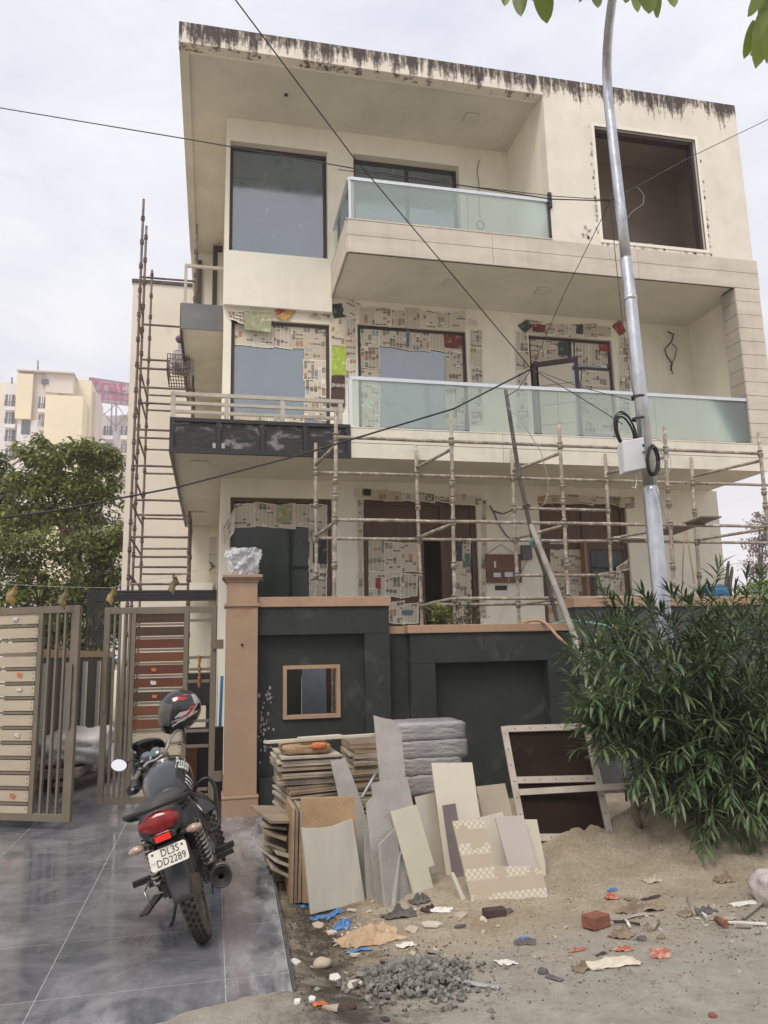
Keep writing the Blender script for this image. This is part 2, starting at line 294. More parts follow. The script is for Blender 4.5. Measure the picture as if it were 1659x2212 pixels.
def ground():
    mb = MB(); X0, X1, Y0, Y1, st = -3.4, 6.4, 1.6, 8.9, .035
    nx, ny = int((X1-X0)/st), int((Y1-Y0)/st)
    mb.grid(lambda u, v: Vector((X0+u*(X1-X0), Y0+v*(Y1-Y0), gh(X0+u*(X1-X0), Y0+v*(Y1-Y0)))), nx, ny)
    B = 280; z = -.05
    edge = lambda x, y: (x, y, gh(min(max(x, X0), X1), min(max(y, Y0), Y1)))
    # skirt rows welded to the fine patch's border, then four far sheets out to the horizon
    for (a0, a1, b0, b1) in ((-B, X0, -B, B), (X1, B, -B, B), (X0, X1, -B, Y0), (X0, X1, Y1, B)):
        mb.grid(lambda u, v: Vector((a0+u*(a1-a0), b0+v*(b1-b0), -.062)), 6, 6)
    for k in range(nx):
        for yy in (Y0, Y1):
            xa, xb = X0+k*st, X0+(k+1)*st
            mb.add([edge(xa, yy), edge(xb, yy), (xb, yy, -.2), (xa, yy, -.2)], [(0, 1, 2, 3)])
    m, t, b, N, L = nodes('sand_dust_and_tarmac')
    g = N('ShaderNodeNewGeometry'); pos = g.outputs['Position']
    sx = N('ShaderNodeSeparateXYZ'); L(pos, sx.inputs[0])
    def nse(scale, det=8, rough=.65, dist=0):
        n = N('ShaderNodeTexNoise'); n.inputs['Scale'].default_value = scale; n.inputs['Detail'].default_value = det; n.inputs['Roughness'].default_value = rough; n.inputs['Distortion'].default_value = dist; L(pos, n.inputs['Vector']); return n.outputs[0]
    def ramp(src, p0, c0, p1, c1):
        r = N('ShaderNodeValToRGB'); L(src, r.inputs[0]); e = r.color_ramp.elements; e[0].position = p0; e[0].color = (*c0, 1); e[1].position = p1; e[1].color = (*c1, 1); return r.outputs[0]
    def mix(f, a, c):
        x = N('ShaderNodeMix'); x.data_type = 'RGBA'; L(f, x.inputs[0])
        (L(a, x.inputs[6]) if not isinstance(a, tuple) else None); L(c, x.inputs[7]) if not isinstance(c, tuple) else setattr(x.inputs[7], 'default_value', (*c, 1)); return x.outputs[2]
    def mth(op, a, b_=None, c=None):
        x = N('ShaderNodeMath'); x.operation = op
        for i, q in enumerate((a, b_, c)):
            if q is None: continue
            if isinstance(q, (int, float)): x.inputs[i].default_value = q
            else: L(q, x.inputs[i])
        return x.outputs[0]
    sand = ramp(nse(2.4), .3, (.58, .45, .30), .7, (.86, .755, .585))
    fine = ramp(nse(46, 6, .75), .35, (.58, .58, .58), .66, (1.2, 1.2, 1.2))
    mul = N('ShaderNodeMix'); mul.data_type = 'RGBA'; mul.blend_type = 'MULTIPLY'; mul.inputs[0].default_value = .75; L(sand, mul.inputs[6]); L(fine, mul.inputs[7]); sand = mul.outputs[2]
    grey = ramp(nse(7, 9, .7), .3, (.48, .435, .365), .72, (.72, .665, .58))
    # greyer, flatter dust on the road side: away from the house and to the right
    fr = mth('MULTIPLY_ADD', sx.outputs['Y'], -1.15, mth('MULTIPLY_ADD', sx.outputs['X'], .22, 5.05))
    fr = mth('ADD', fr, mth('MULTIPLY', mth('SUBTRACT', nse(1.7, 6), .5), 2.4))
    cl = N('ShaderNodeClamp'); L(fr, cl.inputs[0])
    col = mix(cl.outputs[0], sand, grey)
    # damp dark soil along the apron, with the shade there painted into the colour
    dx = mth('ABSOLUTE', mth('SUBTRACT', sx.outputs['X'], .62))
    damp_shade = mth('SUBTRACT', .44, dx); damp_shade = mth('MULTIPLY', damp_shade, 2.2); damp_shade = mth('ADD', damp_shade, mth('MULTIPLY', mth('SUBTRACT', nse(5, 7, .7), .55), 2.6))
    c2 = N('ShaderNodeClamp'); L(damp_shade, c2.inputs[0]); c2.inputs[2].default_value = .85
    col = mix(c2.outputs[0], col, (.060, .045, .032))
    # small pale plaster specks
    vo = N('ShaderNodeTexVoronoi'); vo.inputs['Scale'].default_value = 17; L(pos, vo.inputs['Vector'])
    sp = mth('LESS_THAN', vo.outputs['Distance'], .085); sp = mth('MULTIPLY', sp, mth('GREATER_THAN', nse(1.6, 3), .56))
    col = mix(sp, col, (.62, .58, .52))
    L(col, b.inputs['Base Color']); b.inputs['Roughness'].default_value = .95; b.inputs['Specular IOR Level'].default_value = .2
    hsum = mth('ADD', mth('MULTIPLY', nse(30, 6, .7), .6), nse(120, 3, .6))
    bp = N('ShaderNodeBump'); bp.inputs['Strength'].default_value = 1.0; bp.inputs['Distance'].default_value = .035; L(hsum, bp.inputs['Height']); L(bp.outputs[0], b.inputs['Normal'])
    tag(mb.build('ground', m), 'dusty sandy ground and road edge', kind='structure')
ground()

def tilemat():
    m, t, b, N, L = nodes('polished_dark_stone_tile')
    g = N('ShaderNodeNewGeometry'); pos = g.outputs['Position']; oi = N('ShaderNodeObjectInfo')
    def nse(scale, det=8, rough=.6, dist=0, st=None):
        src = pos
        if st: mp = N('ShaderNodeMapping'); mp.inputs['Scale'].default_value = st; L(pos, mp.inputs[0]); src = mp.outputs[0]
        n = N('ShaderNodeTexNoise'); n.inputs['Scale'].default_value = scale; n.inputs['Detail'].default_value = det; n.inputs['Roughness'].default_value = rough; n.inputs['Distortion'].default_value = dist; L(src, n.inputs['Vector']); return n.outputs[0]
    def ramp(src, p0, c0, p1, c1):
        r = N('ShaderNodeValToRGB'); L(src, r.inputs[0]); e = r.color_ramp.elements; e[0].position = p0; e[0].color = (*c0, 1); e[1].position = p1; e[1].color = (*c1, 1); return r.outputs[0]
    base = ramp(nse(1.6, 9, .65, .8), .3, (.065, .068, .080), .7, (.155, .158, .178))
    dust = ramp(nse(2.2, 10, .72, .6), .42, (0, 0, 0), .72, (1, 1, 1))
    # dried dusty runs towards the house's right edge
    sx = N('ShaderNodeSeparateXYZ'); L(pos, sx.inputs[0])
    mr = N('ShaderNodeMapRange'); L(sx.outputs['X'], mr.inputs[0]); mr.inputs[1].default_value = -.15; mr.inputs[2].default_value = .5
    mrn = N('ShaderNodeMapRange'); L(sx.outputs['Y'], mrn.inputs[0]); mrn.inputs[1].default_value = 4.6; mrn.inputs[2].default_value = 3.6; mrn.inputs[3].default_value = 0; mrn.inputs[4].default_value = .5
    run = ramp(nse(5, 8, .7, .4, (1, .25, 1)), .42, (0, 0, 0), .62, (1, 1, 1))
    k = N('ShaderNodeMath'); k.operation = 'MULTIPLY'; L(mr.outputs[0], k.inputs[0]); L(run, k.inputs[1])
    k2 = N('ShaderNodeMath'); k2.operation = 'MULTIPLY_ADD'; L(dust, k2.inputs[0]); k2.inputs[1].default_value = .6; L(k.outputs[0], k2.inputs[2])
    k2b = N('ShaderNodeMath'); k2b.operation = 'MULTIPLY_ADD'; L(run, k2b.inputs[0]); L(mrn.outputs[0], k2b.inputs[1]); L(k2.outputs[0], k2b.inputs[2])
    k3 = N('ShaderNodeClamp'); L(k2b.outputs[0], k3.inputs[0]); k3.inputs[2].default_value = .9
    mx = N('ShaderNodeMix'); mx.data_type = 'RGBA'; L(k3.outputs[0], mx.inputs[0]); L(base, mx.inputs[6]); mx.inputs[7].default_value = (.37, .365, .375, 1); L(mx.outputs[2], b.inputs['Base Color'])
    r = N('ShaderNodeMapRange'); L(k3.outputs[0], r.inputs[0]); r.inputs[3].default_value = .07; r.inputs[4].default_value = .42; L(r.outputs[0], b.inputs['Roughness'])
    b.inputs['IOR'].default_value = 1.95
    bp = N('ShaderNodeBump'); bp.inputs['Strength'].default_value = .06; bp.inputs['Distance'].default_value = .02; L(nse(9, 4), bp.inputs['Height']); L(bp.outputs[0], b.inputs['Normal'])
    return m
m_tile = tilemat()
m_grout = M('pale_grout', (.46, .45, .44), .9, var=.3, scale=20, bump=.2)
m_conc = M('raw_concrete_edge', (.10, .095, .09), .95, var=.3, scale=6, bump=.5, dirt=(.05, .045, .04), dscale=4, dpos=.5)
def driveway():
    d = MB(); d.prism([(-4.6, 2.9, -.16), (.405, 2.9, -.16), (.405, 4.05, -.16), (.51, 8.2, -.16), (.10, 8.2, -.16), (.10, 17.6, -.16), (-4.6, 17.6, -.16)], (0, 0, .159))
    slab = tag(d.build('driveway', m_grout), kind='structure')
    xs = [-4.6, -3.46, -2.58, -1.69, -.80, .09, .6]; ys = [2.9, 3.45, 4.26, 5.03, 5.80, 6.60, 7.40, 8.22, 9.05, 9.9, 10.8, 11.7, 12.6, 13.5, 15, 17.6]
    for j in range(len(ys)-1):
        for i in range(len(xs)-1):
            x0, x1, y0, y1 = xs[i]+.0025, xs[i+1]-.0025, ys[j]+.003, ys[j+1]-.003
            ed = lambda y: .402+max(0, (y-4.05))/(8.2-4.05)*.105
            a, b_ = (min(x1, ed(y0)), min(x1, ed(y1))) if i == 5 else (x1, x1)
            if y0 > 8.15 and i == 5: continue
            t = [random.uniform(-.0004, .0004) for _ in range(4)]
            q = [(x0, y0, t[0]), (a, y0, t[1]), (b_, y1, t[2]), (x0, y1, t[3])]
            MB().hexa([(p[0], p[1], -.0075) for p in reversed(q)], list(reversed(q))).build('tile', m_tile, slab)
    e = MB(); e.hexa([(.408, 2.9, -.16), (.408, 2.9, -.002), (.408, 4.05, -.002), (.408, 4.05, -.16)], [(.418, 2.9, -.16), (.418, 2.9, -.002), (.418, 4.05, -.002), (.418, 4.05, -.16)])
    e.hexa([(.409, 4.055, -.16), (.409, 4.055, -.002), (.513, 8.19, -.002), (.513, 8.19, -.16)], [(.425, 4.055, -.16), (.425, 4.055, -.002), (.529, 8.19, -.002), (.529, 8.19, -.16)])
    e.build('edge', m_conc, slab)
driveway()

# ================================================================== HOUSE
XL, XR, YW, YF = .08, 8.55, 11.55, 10.0
Z1, Z1T, Z2, Z2T, ZR, ZRT = 4.256, 4.655, 7.332, 7.81, 10.43, 10.715
house = thing('house', (XL, YW, 0), 'three-storey cream house under renovation behind the black boundary wall', 'house')
def hp(mb, name, mat, parent=None, bev=0): return mb.build(name, mat, parent or house, bev=bev)

def stained():
    m, t, b, N, L = nodes('weather_streaked_parapet')
    g = N('ShaderNodeNewGeometry'); pos = g.outputs['Position']; sx = N('ShaderNodeSeparateXYZ'); L(pos, sx.inputs[0])
    def nse(scale, st, det=6, rough=.65):
        mp = N('ShaderNodeMapping'); mp.inputs['Scale'].default_value = st; L(pos, mp.inputs[0])
        n = N('ShaderNodeTexNoise'); n.inputs['Scale'].default_value = scale; n.inputs['Detail'].default_value = det; n.inputs['Roughness'].default_value = rough; L(mp.outputs[0], n.inputs['Vector']); return n.outputs[0]
    def mth(op, a, b_=None, c=None):
        x = N('ShaderNodeMath'); x.operation = op
        for i, q in enumerate((a, b_, c)):
            if q is None: continue
            if isinstance(q, (int, float)): x.inputs[i].default_value = q
            else: L(q, x.inputs[i])
        return x.outputs[0]
    # drip streaks: fine in X, long in Z, in uneven clusters
    clus = mth('MULTIPLY', mth('SUBTRACT', nse(2.2, (1, 1, 0), 4, .6), .42), 5)
    sine = mth('MULTIPLY', mth('SINE', mth('ADD', mth('MULTIPLY', sx.outputs['X'], 23.0), mth('MULTIPLY', nse(1.7, (1, 1, 0), 3), 9))), .4)
    stk = mth('MULTIPLY', mth('SUBTRACT', nse(14, (1, 1, .12), 5, .65), .50), 8.5)
    brk = mth('MULTIPLY', mth('SUBTRACT', nse(16, (1, 1, .8), 8, .75), .5), 5)
    s = mth('ADD', mth('ADD', clus, sine), mth('ADD', stk, brk))
    depth = mth('MULTIPLY_ADD', nse(1.6, (1, 1, 0), 3), 1.5, -.1)          # how far each stretch of staining runs down
    top = mth('SUBTRACT', 10.73, sx.outputs['Z'])
    fade = N('ShaderNodeMapRange'); L(mth('DIVIDE', top, depth), fade.inputs[0]); fade.inputs[1].default_value = .2; fade.inputs[2].default_value = 1.1; fade.inputs[3].default_value = .95; fade.inputs[4].default_value = -3.6
    k = mth('ADD', s, fade.outputs[0])
    r = N('ShaderNodeValToRGB'); L(mth('MULTIPLY_ADD', k, .25, .5), r.inputs[0]); e = r.color_ramp.elements
    e[0].position = .46; e[0].color = (.74, .70, .625, 1); e[1].position = .86; e[1].color = (.075, .06, .055, 1)
    e2 = r.color_ramp.elements.new(.62); e2.color = (.36, .32, .285, 1)
    # plain plaster tone variation and peeled patches
    n2 = nse(1.4, (1, 1, 1), 8); r2_ = N('ShaderNodeValToRGB'); L(n2, r2_.inputs[0]); r2_.color_ramp.elements[0].color = (.86, .84, .82, 1); r2_.color_ramp.elements[1].color = (1.06, 1.05, 1.03, 1); r2_.color_ramp.elements[0].position = .3; r2_.color_ramp.elements[1].position = .7
    mu = N('ShaderNodeMix'); mu.data_type = 'RGBA'; mu.blend_type = 'MULTIPLY'; mu.inputs[0].default_value = 1; L(r.outputs[0], mu.inputs[6]); L(r2_.outputs[0], mu.inputs[7])
    L(mu.outputs[2], b.inputs['Base Color']); b.inputs['Roughness'].default_value = .9
    bp = N('ShaderNodeBump'); bp.inputs['Strength'].default_value = .25; bp.inputs['Distance'].default_value = .02; L(nse(22, (1, 1, 1)), bp.inputs['Height']); L(bp.outputs[0], b.inputs['Normal'])
    return m
m_stain = stained()

# --- openings on the main wall plane (pixel corners measured on the photograph)
O = {
 'g1': RC((498, 1073), (719, 1300), YW), 'g2': RC((783, 1078), (1040, 1345), YW), 'g3': RC((1163, 1085), (1372, 1345), YW),
 'f1': RC((500, 686), (714, 920), YW), 'f2': RC((772, 699), (1016, 935), YW), 'f3': RC((1141, 722), (1338, 950), YW),
 's1': RC((498, 303), (709, 560), YW), 's2': RC((763, 331), (997, 500), YW)}
fl1, fl2 = 4.62, 7.80
def setz(k, z): a = O[k]; O[k] = (a[0], a[1], z, a[3])
setz('g2', .5); setz('g3', .5); setz('g1', 1.25); setz('f1', fl1+.02); setz('f2', fl1+.02); setz('f3', fl1+.02); setz('s2', fl2+.02)
# main front wall
hp(MB().wall(XL, XR, -.1, ZR, YW, YW+.22, list(O.values())), 'front_wall', m_wall)
hp(MB().box(XL, XL+.2, YW+.222, 20, -.1, ZR), 'side_wall', m_wall)
hp(MB().box(XR-.2, XR, YW+.222, 20, -.1, ZR), 'side_wall', m_wall)
hp(MB().box(XL, XR, 20.002, 20.2, -.1, ZR), 'back_wall', m_wall)
hp(MB().box(XL+.202, XR-.202, YW+.222, 19.99, .3, .48), 'floor', m_conc)
hp(MB().box(XL+.202, XR-.202, YW+.222, 19.99, Z1, fl1-.01), 'floor', m_wall)
hp(MB().box(XL+.202, XR-.202, YW+.222, 19.99, Z2, fl2-.01), 'floor', m_wall)
hp(MB().box(XL+.203, XR-.203, 14.2, 14.35, .5, ZR-.01), 'partition_wall', m_wall)
hp(MB().box(.40, 8.2, 10.6, YW-.003, -.1, .44), 'plinth', m_wall)
# bright apron under the second-floor left window
zb = P(600, 556, YW).z
hp(MB().box(XL-.012, 1.80, YW-.10, YW-.004, 7.045, zb), 'window_apron', m_white)
# roof with its overhang, lip and parapet
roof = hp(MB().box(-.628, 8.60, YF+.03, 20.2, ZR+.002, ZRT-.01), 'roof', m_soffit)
hp(MB().box(-.636, 5.038, YF, YF+.16, 10.375, ZRT), 'parapet', m_stain, roof)
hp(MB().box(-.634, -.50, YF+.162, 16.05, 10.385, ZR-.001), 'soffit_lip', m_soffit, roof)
hp(MB().box(-.50, 5.03, YF+.165, YF+.23, 10.395, ZR-.001), 'soffit_bead', m_white, roof)
# right-hand bay of the second floor, flush with the parapet, with a big unglazed opening
bo = RC((1286, 276), (1520, 528), YF); bo = (P(1292, 390, YF).x, P(1512, 410, YF).x, P(1400, 528, YF).z, P(1390, 287, YF).z)
bay = hp(MB().wall(5.04, 8.612, Z2T+.002, ZRT, YF, YF+.2, [bo]), 'bay_wall', m_stain)
hp(MB().box(5.04, 5.22, YF+.202, YW-.002, fl2, ZR), 'bay_side_wall', m_wall)
hp(MB().box(8.42, 8.61, YF+.202, YW-.002, fl2, ZR), 'bay_side_wall', m_wall)
m_room = M('shade_toned_room_plaster', (.40, .33, .275), .9, var=.2, scale=.8)  # room shade put into this colour; lining boxes added to darken the room
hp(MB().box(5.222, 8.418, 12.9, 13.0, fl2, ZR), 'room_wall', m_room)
for b_ in ((5.222, 5.245, YF+.203, 12.89, fl2, ZR-.03), (8.395, 8.418, YF+.203, 12.89, fl2, ZR-.03), (5.246, 8.394, YF+.203, 12.89, ZR-.025, ZR-.003), (5.246, 8.394, YF+.203, 12.89, fl2+.002, fl2+.02), (5.247, 8.393, YW-.05, YW-.01, fl2+.03, ZR-.03)): hp(MB().box(*b_), 'room_shade_lining', m_room)
fr = MB(); bx0, bx1, bz0, bz1 = bo
fr.box(bx0-.05, bx0+.0, YF-.012, YF+.02, bz0-.05, bz1+.06); fr.box(bx1+.0, bx1+.05, YF-.012, YF+.02, bz0-.05, bz1+.06); fr.box(bx0, bx1, YF-.011, YF+.02, bz1, bz1+.055); fr.box(bx0, bx1, YF-.013, YF+.02, bz0-.05, bz0)
of = hp(fr, 'opening_trim', m_white)
fr = MB(); fr.box(bx0+.002, bx0+.05, YF+.06, YF+.19, bz0, bz1-.002); fr.box(bx0+.05, bx1-.002, YF+.06, YF+.19, bz1-.06, bz1-.002); fr.box(bx1-.05, bx1-.002, YF+.06, YF+.19, bz0, bz1-.062)
hp(fr, 'frame', m_frame, of)
# chipped plaster flakes round the opening
m_chip = M('bare_render', (.40, .36, .32), .95, var=.3, scale=20)
def chips(xc, zc, n, sx, sz, parent, Y=YF, mat=m_chip):
    mb = MB()
    for _ in range(n):
        x, z = xc+random.gauss(0, sx), zc+random.gauss(0, sz); r = random.uniform(.008, .035); k = random.randint(5, 8)
        mb.prism([(x+r*random.uniform(.5, 1.2)*math.cos(2*math.pi*i/k), Y-.003, z+r*random.uniform(.7, 1.9)*math.sin(2*math.pi*i/k)) for i in range(k)], (0, .004, 0))
    tag(hp(mb, 'plaster_chips', mat, parent), kind='stuff')
chips(bx0-.075, (bz0+bz1)/2-.3, 24, .012, .5, bay); chips(bx1+.07, (bz0+bz1)/2-.5, 20, .01, .45, bay); chips((bx0+bx1)/2, bz0-.08, 26, .7, .02, bay); chips(bx0-.28, bz0+.10, 9, .05, .06, bay)

# slabs
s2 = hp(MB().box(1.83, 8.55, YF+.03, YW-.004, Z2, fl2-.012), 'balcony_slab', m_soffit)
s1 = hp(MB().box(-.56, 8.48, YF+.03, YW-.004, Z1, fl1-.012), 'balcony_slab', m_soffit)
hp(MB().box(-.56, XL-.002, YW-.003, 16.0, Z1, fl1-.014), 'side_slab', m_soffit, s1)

def plank_row(x0, x1, z0, z1, Y, cuts, mat, parent, th=.024):
    xs = [x0]+[c for c in cuts if x0 < c < x1]+[x1]
    for a, b in zip(xs, xs[1:]):
        o = hp(MB().box(a+.003, b-.003, Y-th, Y, z0+.004, z1-.004), 'plank', mat, parent)
        sc = MB(); n = max(2, round((b-a)/.6))
        for i in range(n+1):
            for zz in (z0+.035, z1-.035):
                sc.lathe((a+.05+(b-a-.1)*i/n, Y-th, zz), [(.0001, -.004), (.009, -.004), (.009, .001)], 6, (0, -1, 0))
        SCREWS.setdefault(parent, []).append(sc)
SCREWS = {}
# fascia boards of the second-floor balcony, two rows, with the return on its left end
f2 = hp(MB().box(1.835, 8.56, YF+.001, YF+.028, Z2-.03, Z2T-.002), 'fascia', m_joint)
zm = (Z2+Z2T)/2
c1 = P(1062, 520, YF).x
for z0, z1 in ((Z2-.035, zm), (zm, Z2T)):
    plank_row(1.806, 8.66, z0, z1, YF, [c1, c1+2.44], m_clad, f2)
    hp(MB().box(1.785, 1.81, YF+.004, YW-.006, z0+.004, z1-.004), 'plank', m_clad, f2)
hp(MB().box(1.79, 5.03, YF-.03, YF+.06, Z2T+.001, Z2T+.022), 'coping_strip', m_clad, f2)
hp(MB().box(1.78, 1.84, YF+.062, YW-.1, Z2T+.001, Z2T+.02), 'coping_strip', m_clad, f2)
# fascia boards of the first-floor balcony
f1 = hp(MB().box(1.83, 8.47, YF+.001, YF+.028, Z1-.02, Z1T-.002), 'fascia', m_joint)
zm1 = Z1+.185; c1 = P(1085, 960, YF).x
for z0, z1 in ((Z1-.03, zm1), (zm1, Z1T)):
    plank_row(1.806, 8.62, z0, z1, YF, [c1, c1+2.44, c1-2.44], m_clad2, f1)
hp(MB().box(1.81, 8.6, YF-.028, YF+.06, Z1T+.001, Z1T+.018), 'coping_strip', m_clad2, f1)
# clad pier at the right end of the first-floor balcony
pr = hp(MB().box(8.205, 8.55, YF+.003, YF+.33, fl1-.01, Z2-.001), 'clad_pier', m_joint)
z = Z2-.037; step = P(1600, 700, YF).z-P(1600, 728.6, YF).z
while z > Z1T+.05:
    zz = max(z-step, Z1T+.02)
    plank_row(8.185, 8.645, zz, z, YF, [], m_clad, pr)
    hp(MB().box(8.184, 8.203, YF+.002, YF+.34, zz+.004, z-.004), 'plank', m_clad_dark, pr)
    z = zz
hp(MB().box(8.40, 8.56, YF+.342, YW-.003, fl1-.01, Z2-.001), 'balcony_side_wall', m_wall)
hp(MB().box(8.40, 8.63, YW-.001, YW+.4, .0, Z1-.001), 'corner_wall', m_wall)
for par, lst in SCREWS.items():
    a = MB()
    for s in lst: a.add(s.v, s.f)
    tag(hp(a, 'screws', m_screw, par), kind='stuff')

# windows and doors
def window(k, name, panes, rec=.10, fw=.055, mat=m_frame, glass=m_pane, top=None, blank=()):
    """frame with vertical divisions at the fractions in panes; top = height of a transom"""
    x0, x1, z0, z1 = O[k]; y0, y1 = YW+rec, YW+rec+.07
    f = MB(); f.box(x0+.002, x0+fw, y0, y1, z0, z1-.002); f.box(x1-fw, x1-.002, y0, y1, z0, z1-.002); f.box(x0+fw, x1-fw, y0, y1, z1-fw, z1-.002); f.box(x0+fw, x1-fw, y0, y1, z0, z0+fw)
    xs = [x0+fw]+[x0+(x1-x0)*p for p in panes]+[x1-fw]
    for p in xs[1:-1]: f.box(p-fw/2, p+fw/2, y0+.003, y1-.003, z0+fw, z1-fw)
    if top: f.box(x0+fw, x1-fw, y0+.006, y1-.006, top-fw/2, top+fw/2)
    w = hp(f, name, mat)
    for i, (a, b) in enumerate(zip(xs, xs[1:])):
        a2 = a+(0 if i == 0 else fw/2); b2 = b-(0 if i == len(xs)-2 else fw/2)
        if i in blank:
            if top: hp(MB().box(a2, b2, y0+.03, y0+.036, top+fw/2, z1-fw), 'pane', glass, w)
            continue
        if top:
            hp(MB().box(a2, b2, y0+.03, y0+.036, top+fw/2, z1-fw), 'pane', glass, w); hp(MB().box(a2, b2, y0+.03, y0+.036, z0+fw, top-fw/2), 'pane', glass, w)
        else: hp(MB().box(a2, b2, y0+.03, y0+.036, z0+fw, z1-fw), 'pane', glass, w)
    return w
window('s1', 'window', [], rec=.13)
window('s2', 'sliding_door', [.52], rec=.16)
window('f1', 'window', [], rec=.05)
window('f2', 'window', [], rec=.05)
zt3 = P(1260, 806, YW).z; ztr = P(1260, 792, YW).z
w3 = window('f3', 'balcony_door', [.5], rec=.06, top=ztr, blank=(0,))
window('g1', 'window', [], rec=.06, fw=.06, mat=m_wood, glass=m_pane_dark)
gx0, gx1, _, gz1 = O['g2']; ztg = P(900, 1160, YW).z
dg2 = window('g2', 'double_door', [.505, .70], rec=.06, fw=.085, mat=m_wood, glass=m_wood, top=ztg, blank=(1,))
ztg3 = P(1260, 1180, YW).z
dg3 = window('g3', 'double_door', [.52], rec=.06, fw=.085, mat=m_wood, glass=m_wood, top=ztg3)
hp(MB().box(P(1284, 1240, YW).x, P(1355, 1240, YW).x, YW+.078, YW+.086, .7, P(1300, 1192, YW).z), 'pane', m_pane_dark, dg3)
# leaf of the first-floor balcony door, standing open towards the balcony
a0 = P(1148, 790, YW); a1 = P(1252, 770, YW-.38)
zt, zbm = P(1150, 782, YW).z, fl1+.03
A, B_ = Vector((O['f3'][0]+.06, YW+.05, 0)), Vector((P(1250, 800, YW-.34).x, YW-.34, 0))
lf = MB(); dv = (B_-A).normalized()
for (s0, s1, w_) in ((A, A+dv*.07, 0), (B_-dv*.07, B_, 0)):
    lf.bar(s0.lerp(s1, .5)+Vector((0, 0, zbm)), s0.lerp(s1, .5)+Vector((0, 0, zt)), .07, .045, up=dv.cross(Vector((0, 0, 1))))
for zz in (zbm+.04, zt-.04): lf.bar(A+dv*.07+Vector((0, 0, zz)), B_-dv*.07+Vector((0, 0, zz)), .045, .08)
leaf = hp(lf, 'open_door_leaf', m_frame, w3)
# wardrobe-like flush wooden board leaning in the right ground-floor doorway
x_ = P(1262, 1240, YW).x
hp(MB().box(x_-.02, x_+.03, YW-.10, YW+.05, .5, P(1262, 1172, YW).z), 'door_edge', m_woodl, dg3)

# glass railings
def glass_rail(pts, z0, z1, joints, name='glass_railing', endpost=True):
    """pts = polyline in plan; joints = pixel-derived X of the panel joints on the long run"""
    r = MB()
    for a, b in zip(pts, pts[1:]):
        r.bar((a[0], a[1], z1), (b[0], b[1], z1), .055, .05)
    if endpost: r.box(pts[0][0]-.02, pts[0][0]+.03, pts[0][1]-.03, pts[0][1]+.03, z0, z1-.026)
    rail = hp(r, name, m_alu)
    for a, b in zip(pts, pts[1:]):
        a, b = Vector((*a, 0)), Vector((*b, 0)); L_ = (b-a).length; d = (b-a)/L_
        cuts = [0]+[j for j in [(Vector((jx, a.y, 0))-a).dot(d) for jx in joints] if .1 < j < L_-.1 and abs(d.x) > .9]+[L_]
        for c0, c1_ in zip(cuts, cuts[1:]):
            hp(MB().bar(a+d*(c0+.006)+Vector((0, 0, (z0+z1)/2)), a+d*(c1_-.006)+Vector((0, 0, (z0+z1)/2)), .012, z1-z0-.055), 'glass_panel', m_rglass, rail)
    return rail
glass_rail([(P(752, 860, YF).x+.03, YF+.02), (8.18, YF+.02)], Z1T+.02, 5.39, [P(q, 900, YF).x for q in (987, 1208, 1417)])
glass_rail([(1.85, YW-.12), (1.85, YF+.02), (5.03, YF+.02)], Z2T+.022, 8.49, [P(1012, 470, YF).x], endpost=False)
rc = MB(); rc.box(1.835, 1.87, YF+.005, YF+.035, Z2T+.02, 8.462); hp(rc, 'railing_post', m_alu)
hp(MB().box(5.0, 5.06, YF-.03, YF-.002, 8.36, 8.62), 'rail_bracket', m_blacksteel)
hp(MB().box(5.00, 5.032, YF+.0, YF+.05, Z2T+.02, 8.46), 'rail_edge', m_blacksteel)

# black steel frame with bitumen panels on the left of the first-floor slab
xa, xb = -.60, 1.80; zt_, zb_ = P(560, 913, YF).z, Z1-.02
zt_ = P(375, 903, YF).z
st = MB(); st.box(xa, xb, YF-.05, YF+.0, zt_-.05, zt_); st.box(xa, xb, YF-.05, YF, zb_-.02, zb_+.05)
sf = hp(st, 'steel_frame', m_blacksteel)
m_bit = M('bitumen_coated_panel', (.022, .017, .018), .42, var=.3, scale=3, bump=.5, bscale=12, dirt=(.22, .20, .20), dscale=3.2, dpos=.52, stretch=(1, 1, 1.6))
m_primer0 = M('primer_plate', (.38, .36, .33), .6, var=.1)
posts = [xa]+[P(q, 940, YF).x for q in (468, 562, 655)]+[xb-.055]
for p in posts: hp(MB().box(p, p+.055, YF-.047, YF-.003, zb_+.051, zt_-.051), 'steel_post', m_blacksteel, sf)
for p, q in zip(posts, posts[1:]): hp(MB().box(p+.058, q-.003, YF-.012, YF+.026, zb_+.052, zt_-.052), 'bitumen_panel', m_bit, sf)
hp(MB().box(xa, xa+.04, YF+.002, 16.0, zb_-.02, zt_), 'side_beam', m_bit, sf)
for p in posts[1:2]:
    hp(MB().box(p-.05, p-.01, YF-.058, YF-.049, zb_+.05, zb_+.12), 'weld_plate', m_primer0, sf); hp(MB().box(p+.065, p+.11, YF-.058, YF-.049, zb_+.05, zb_+.12), 'weld_plate', m_primer0, sf)
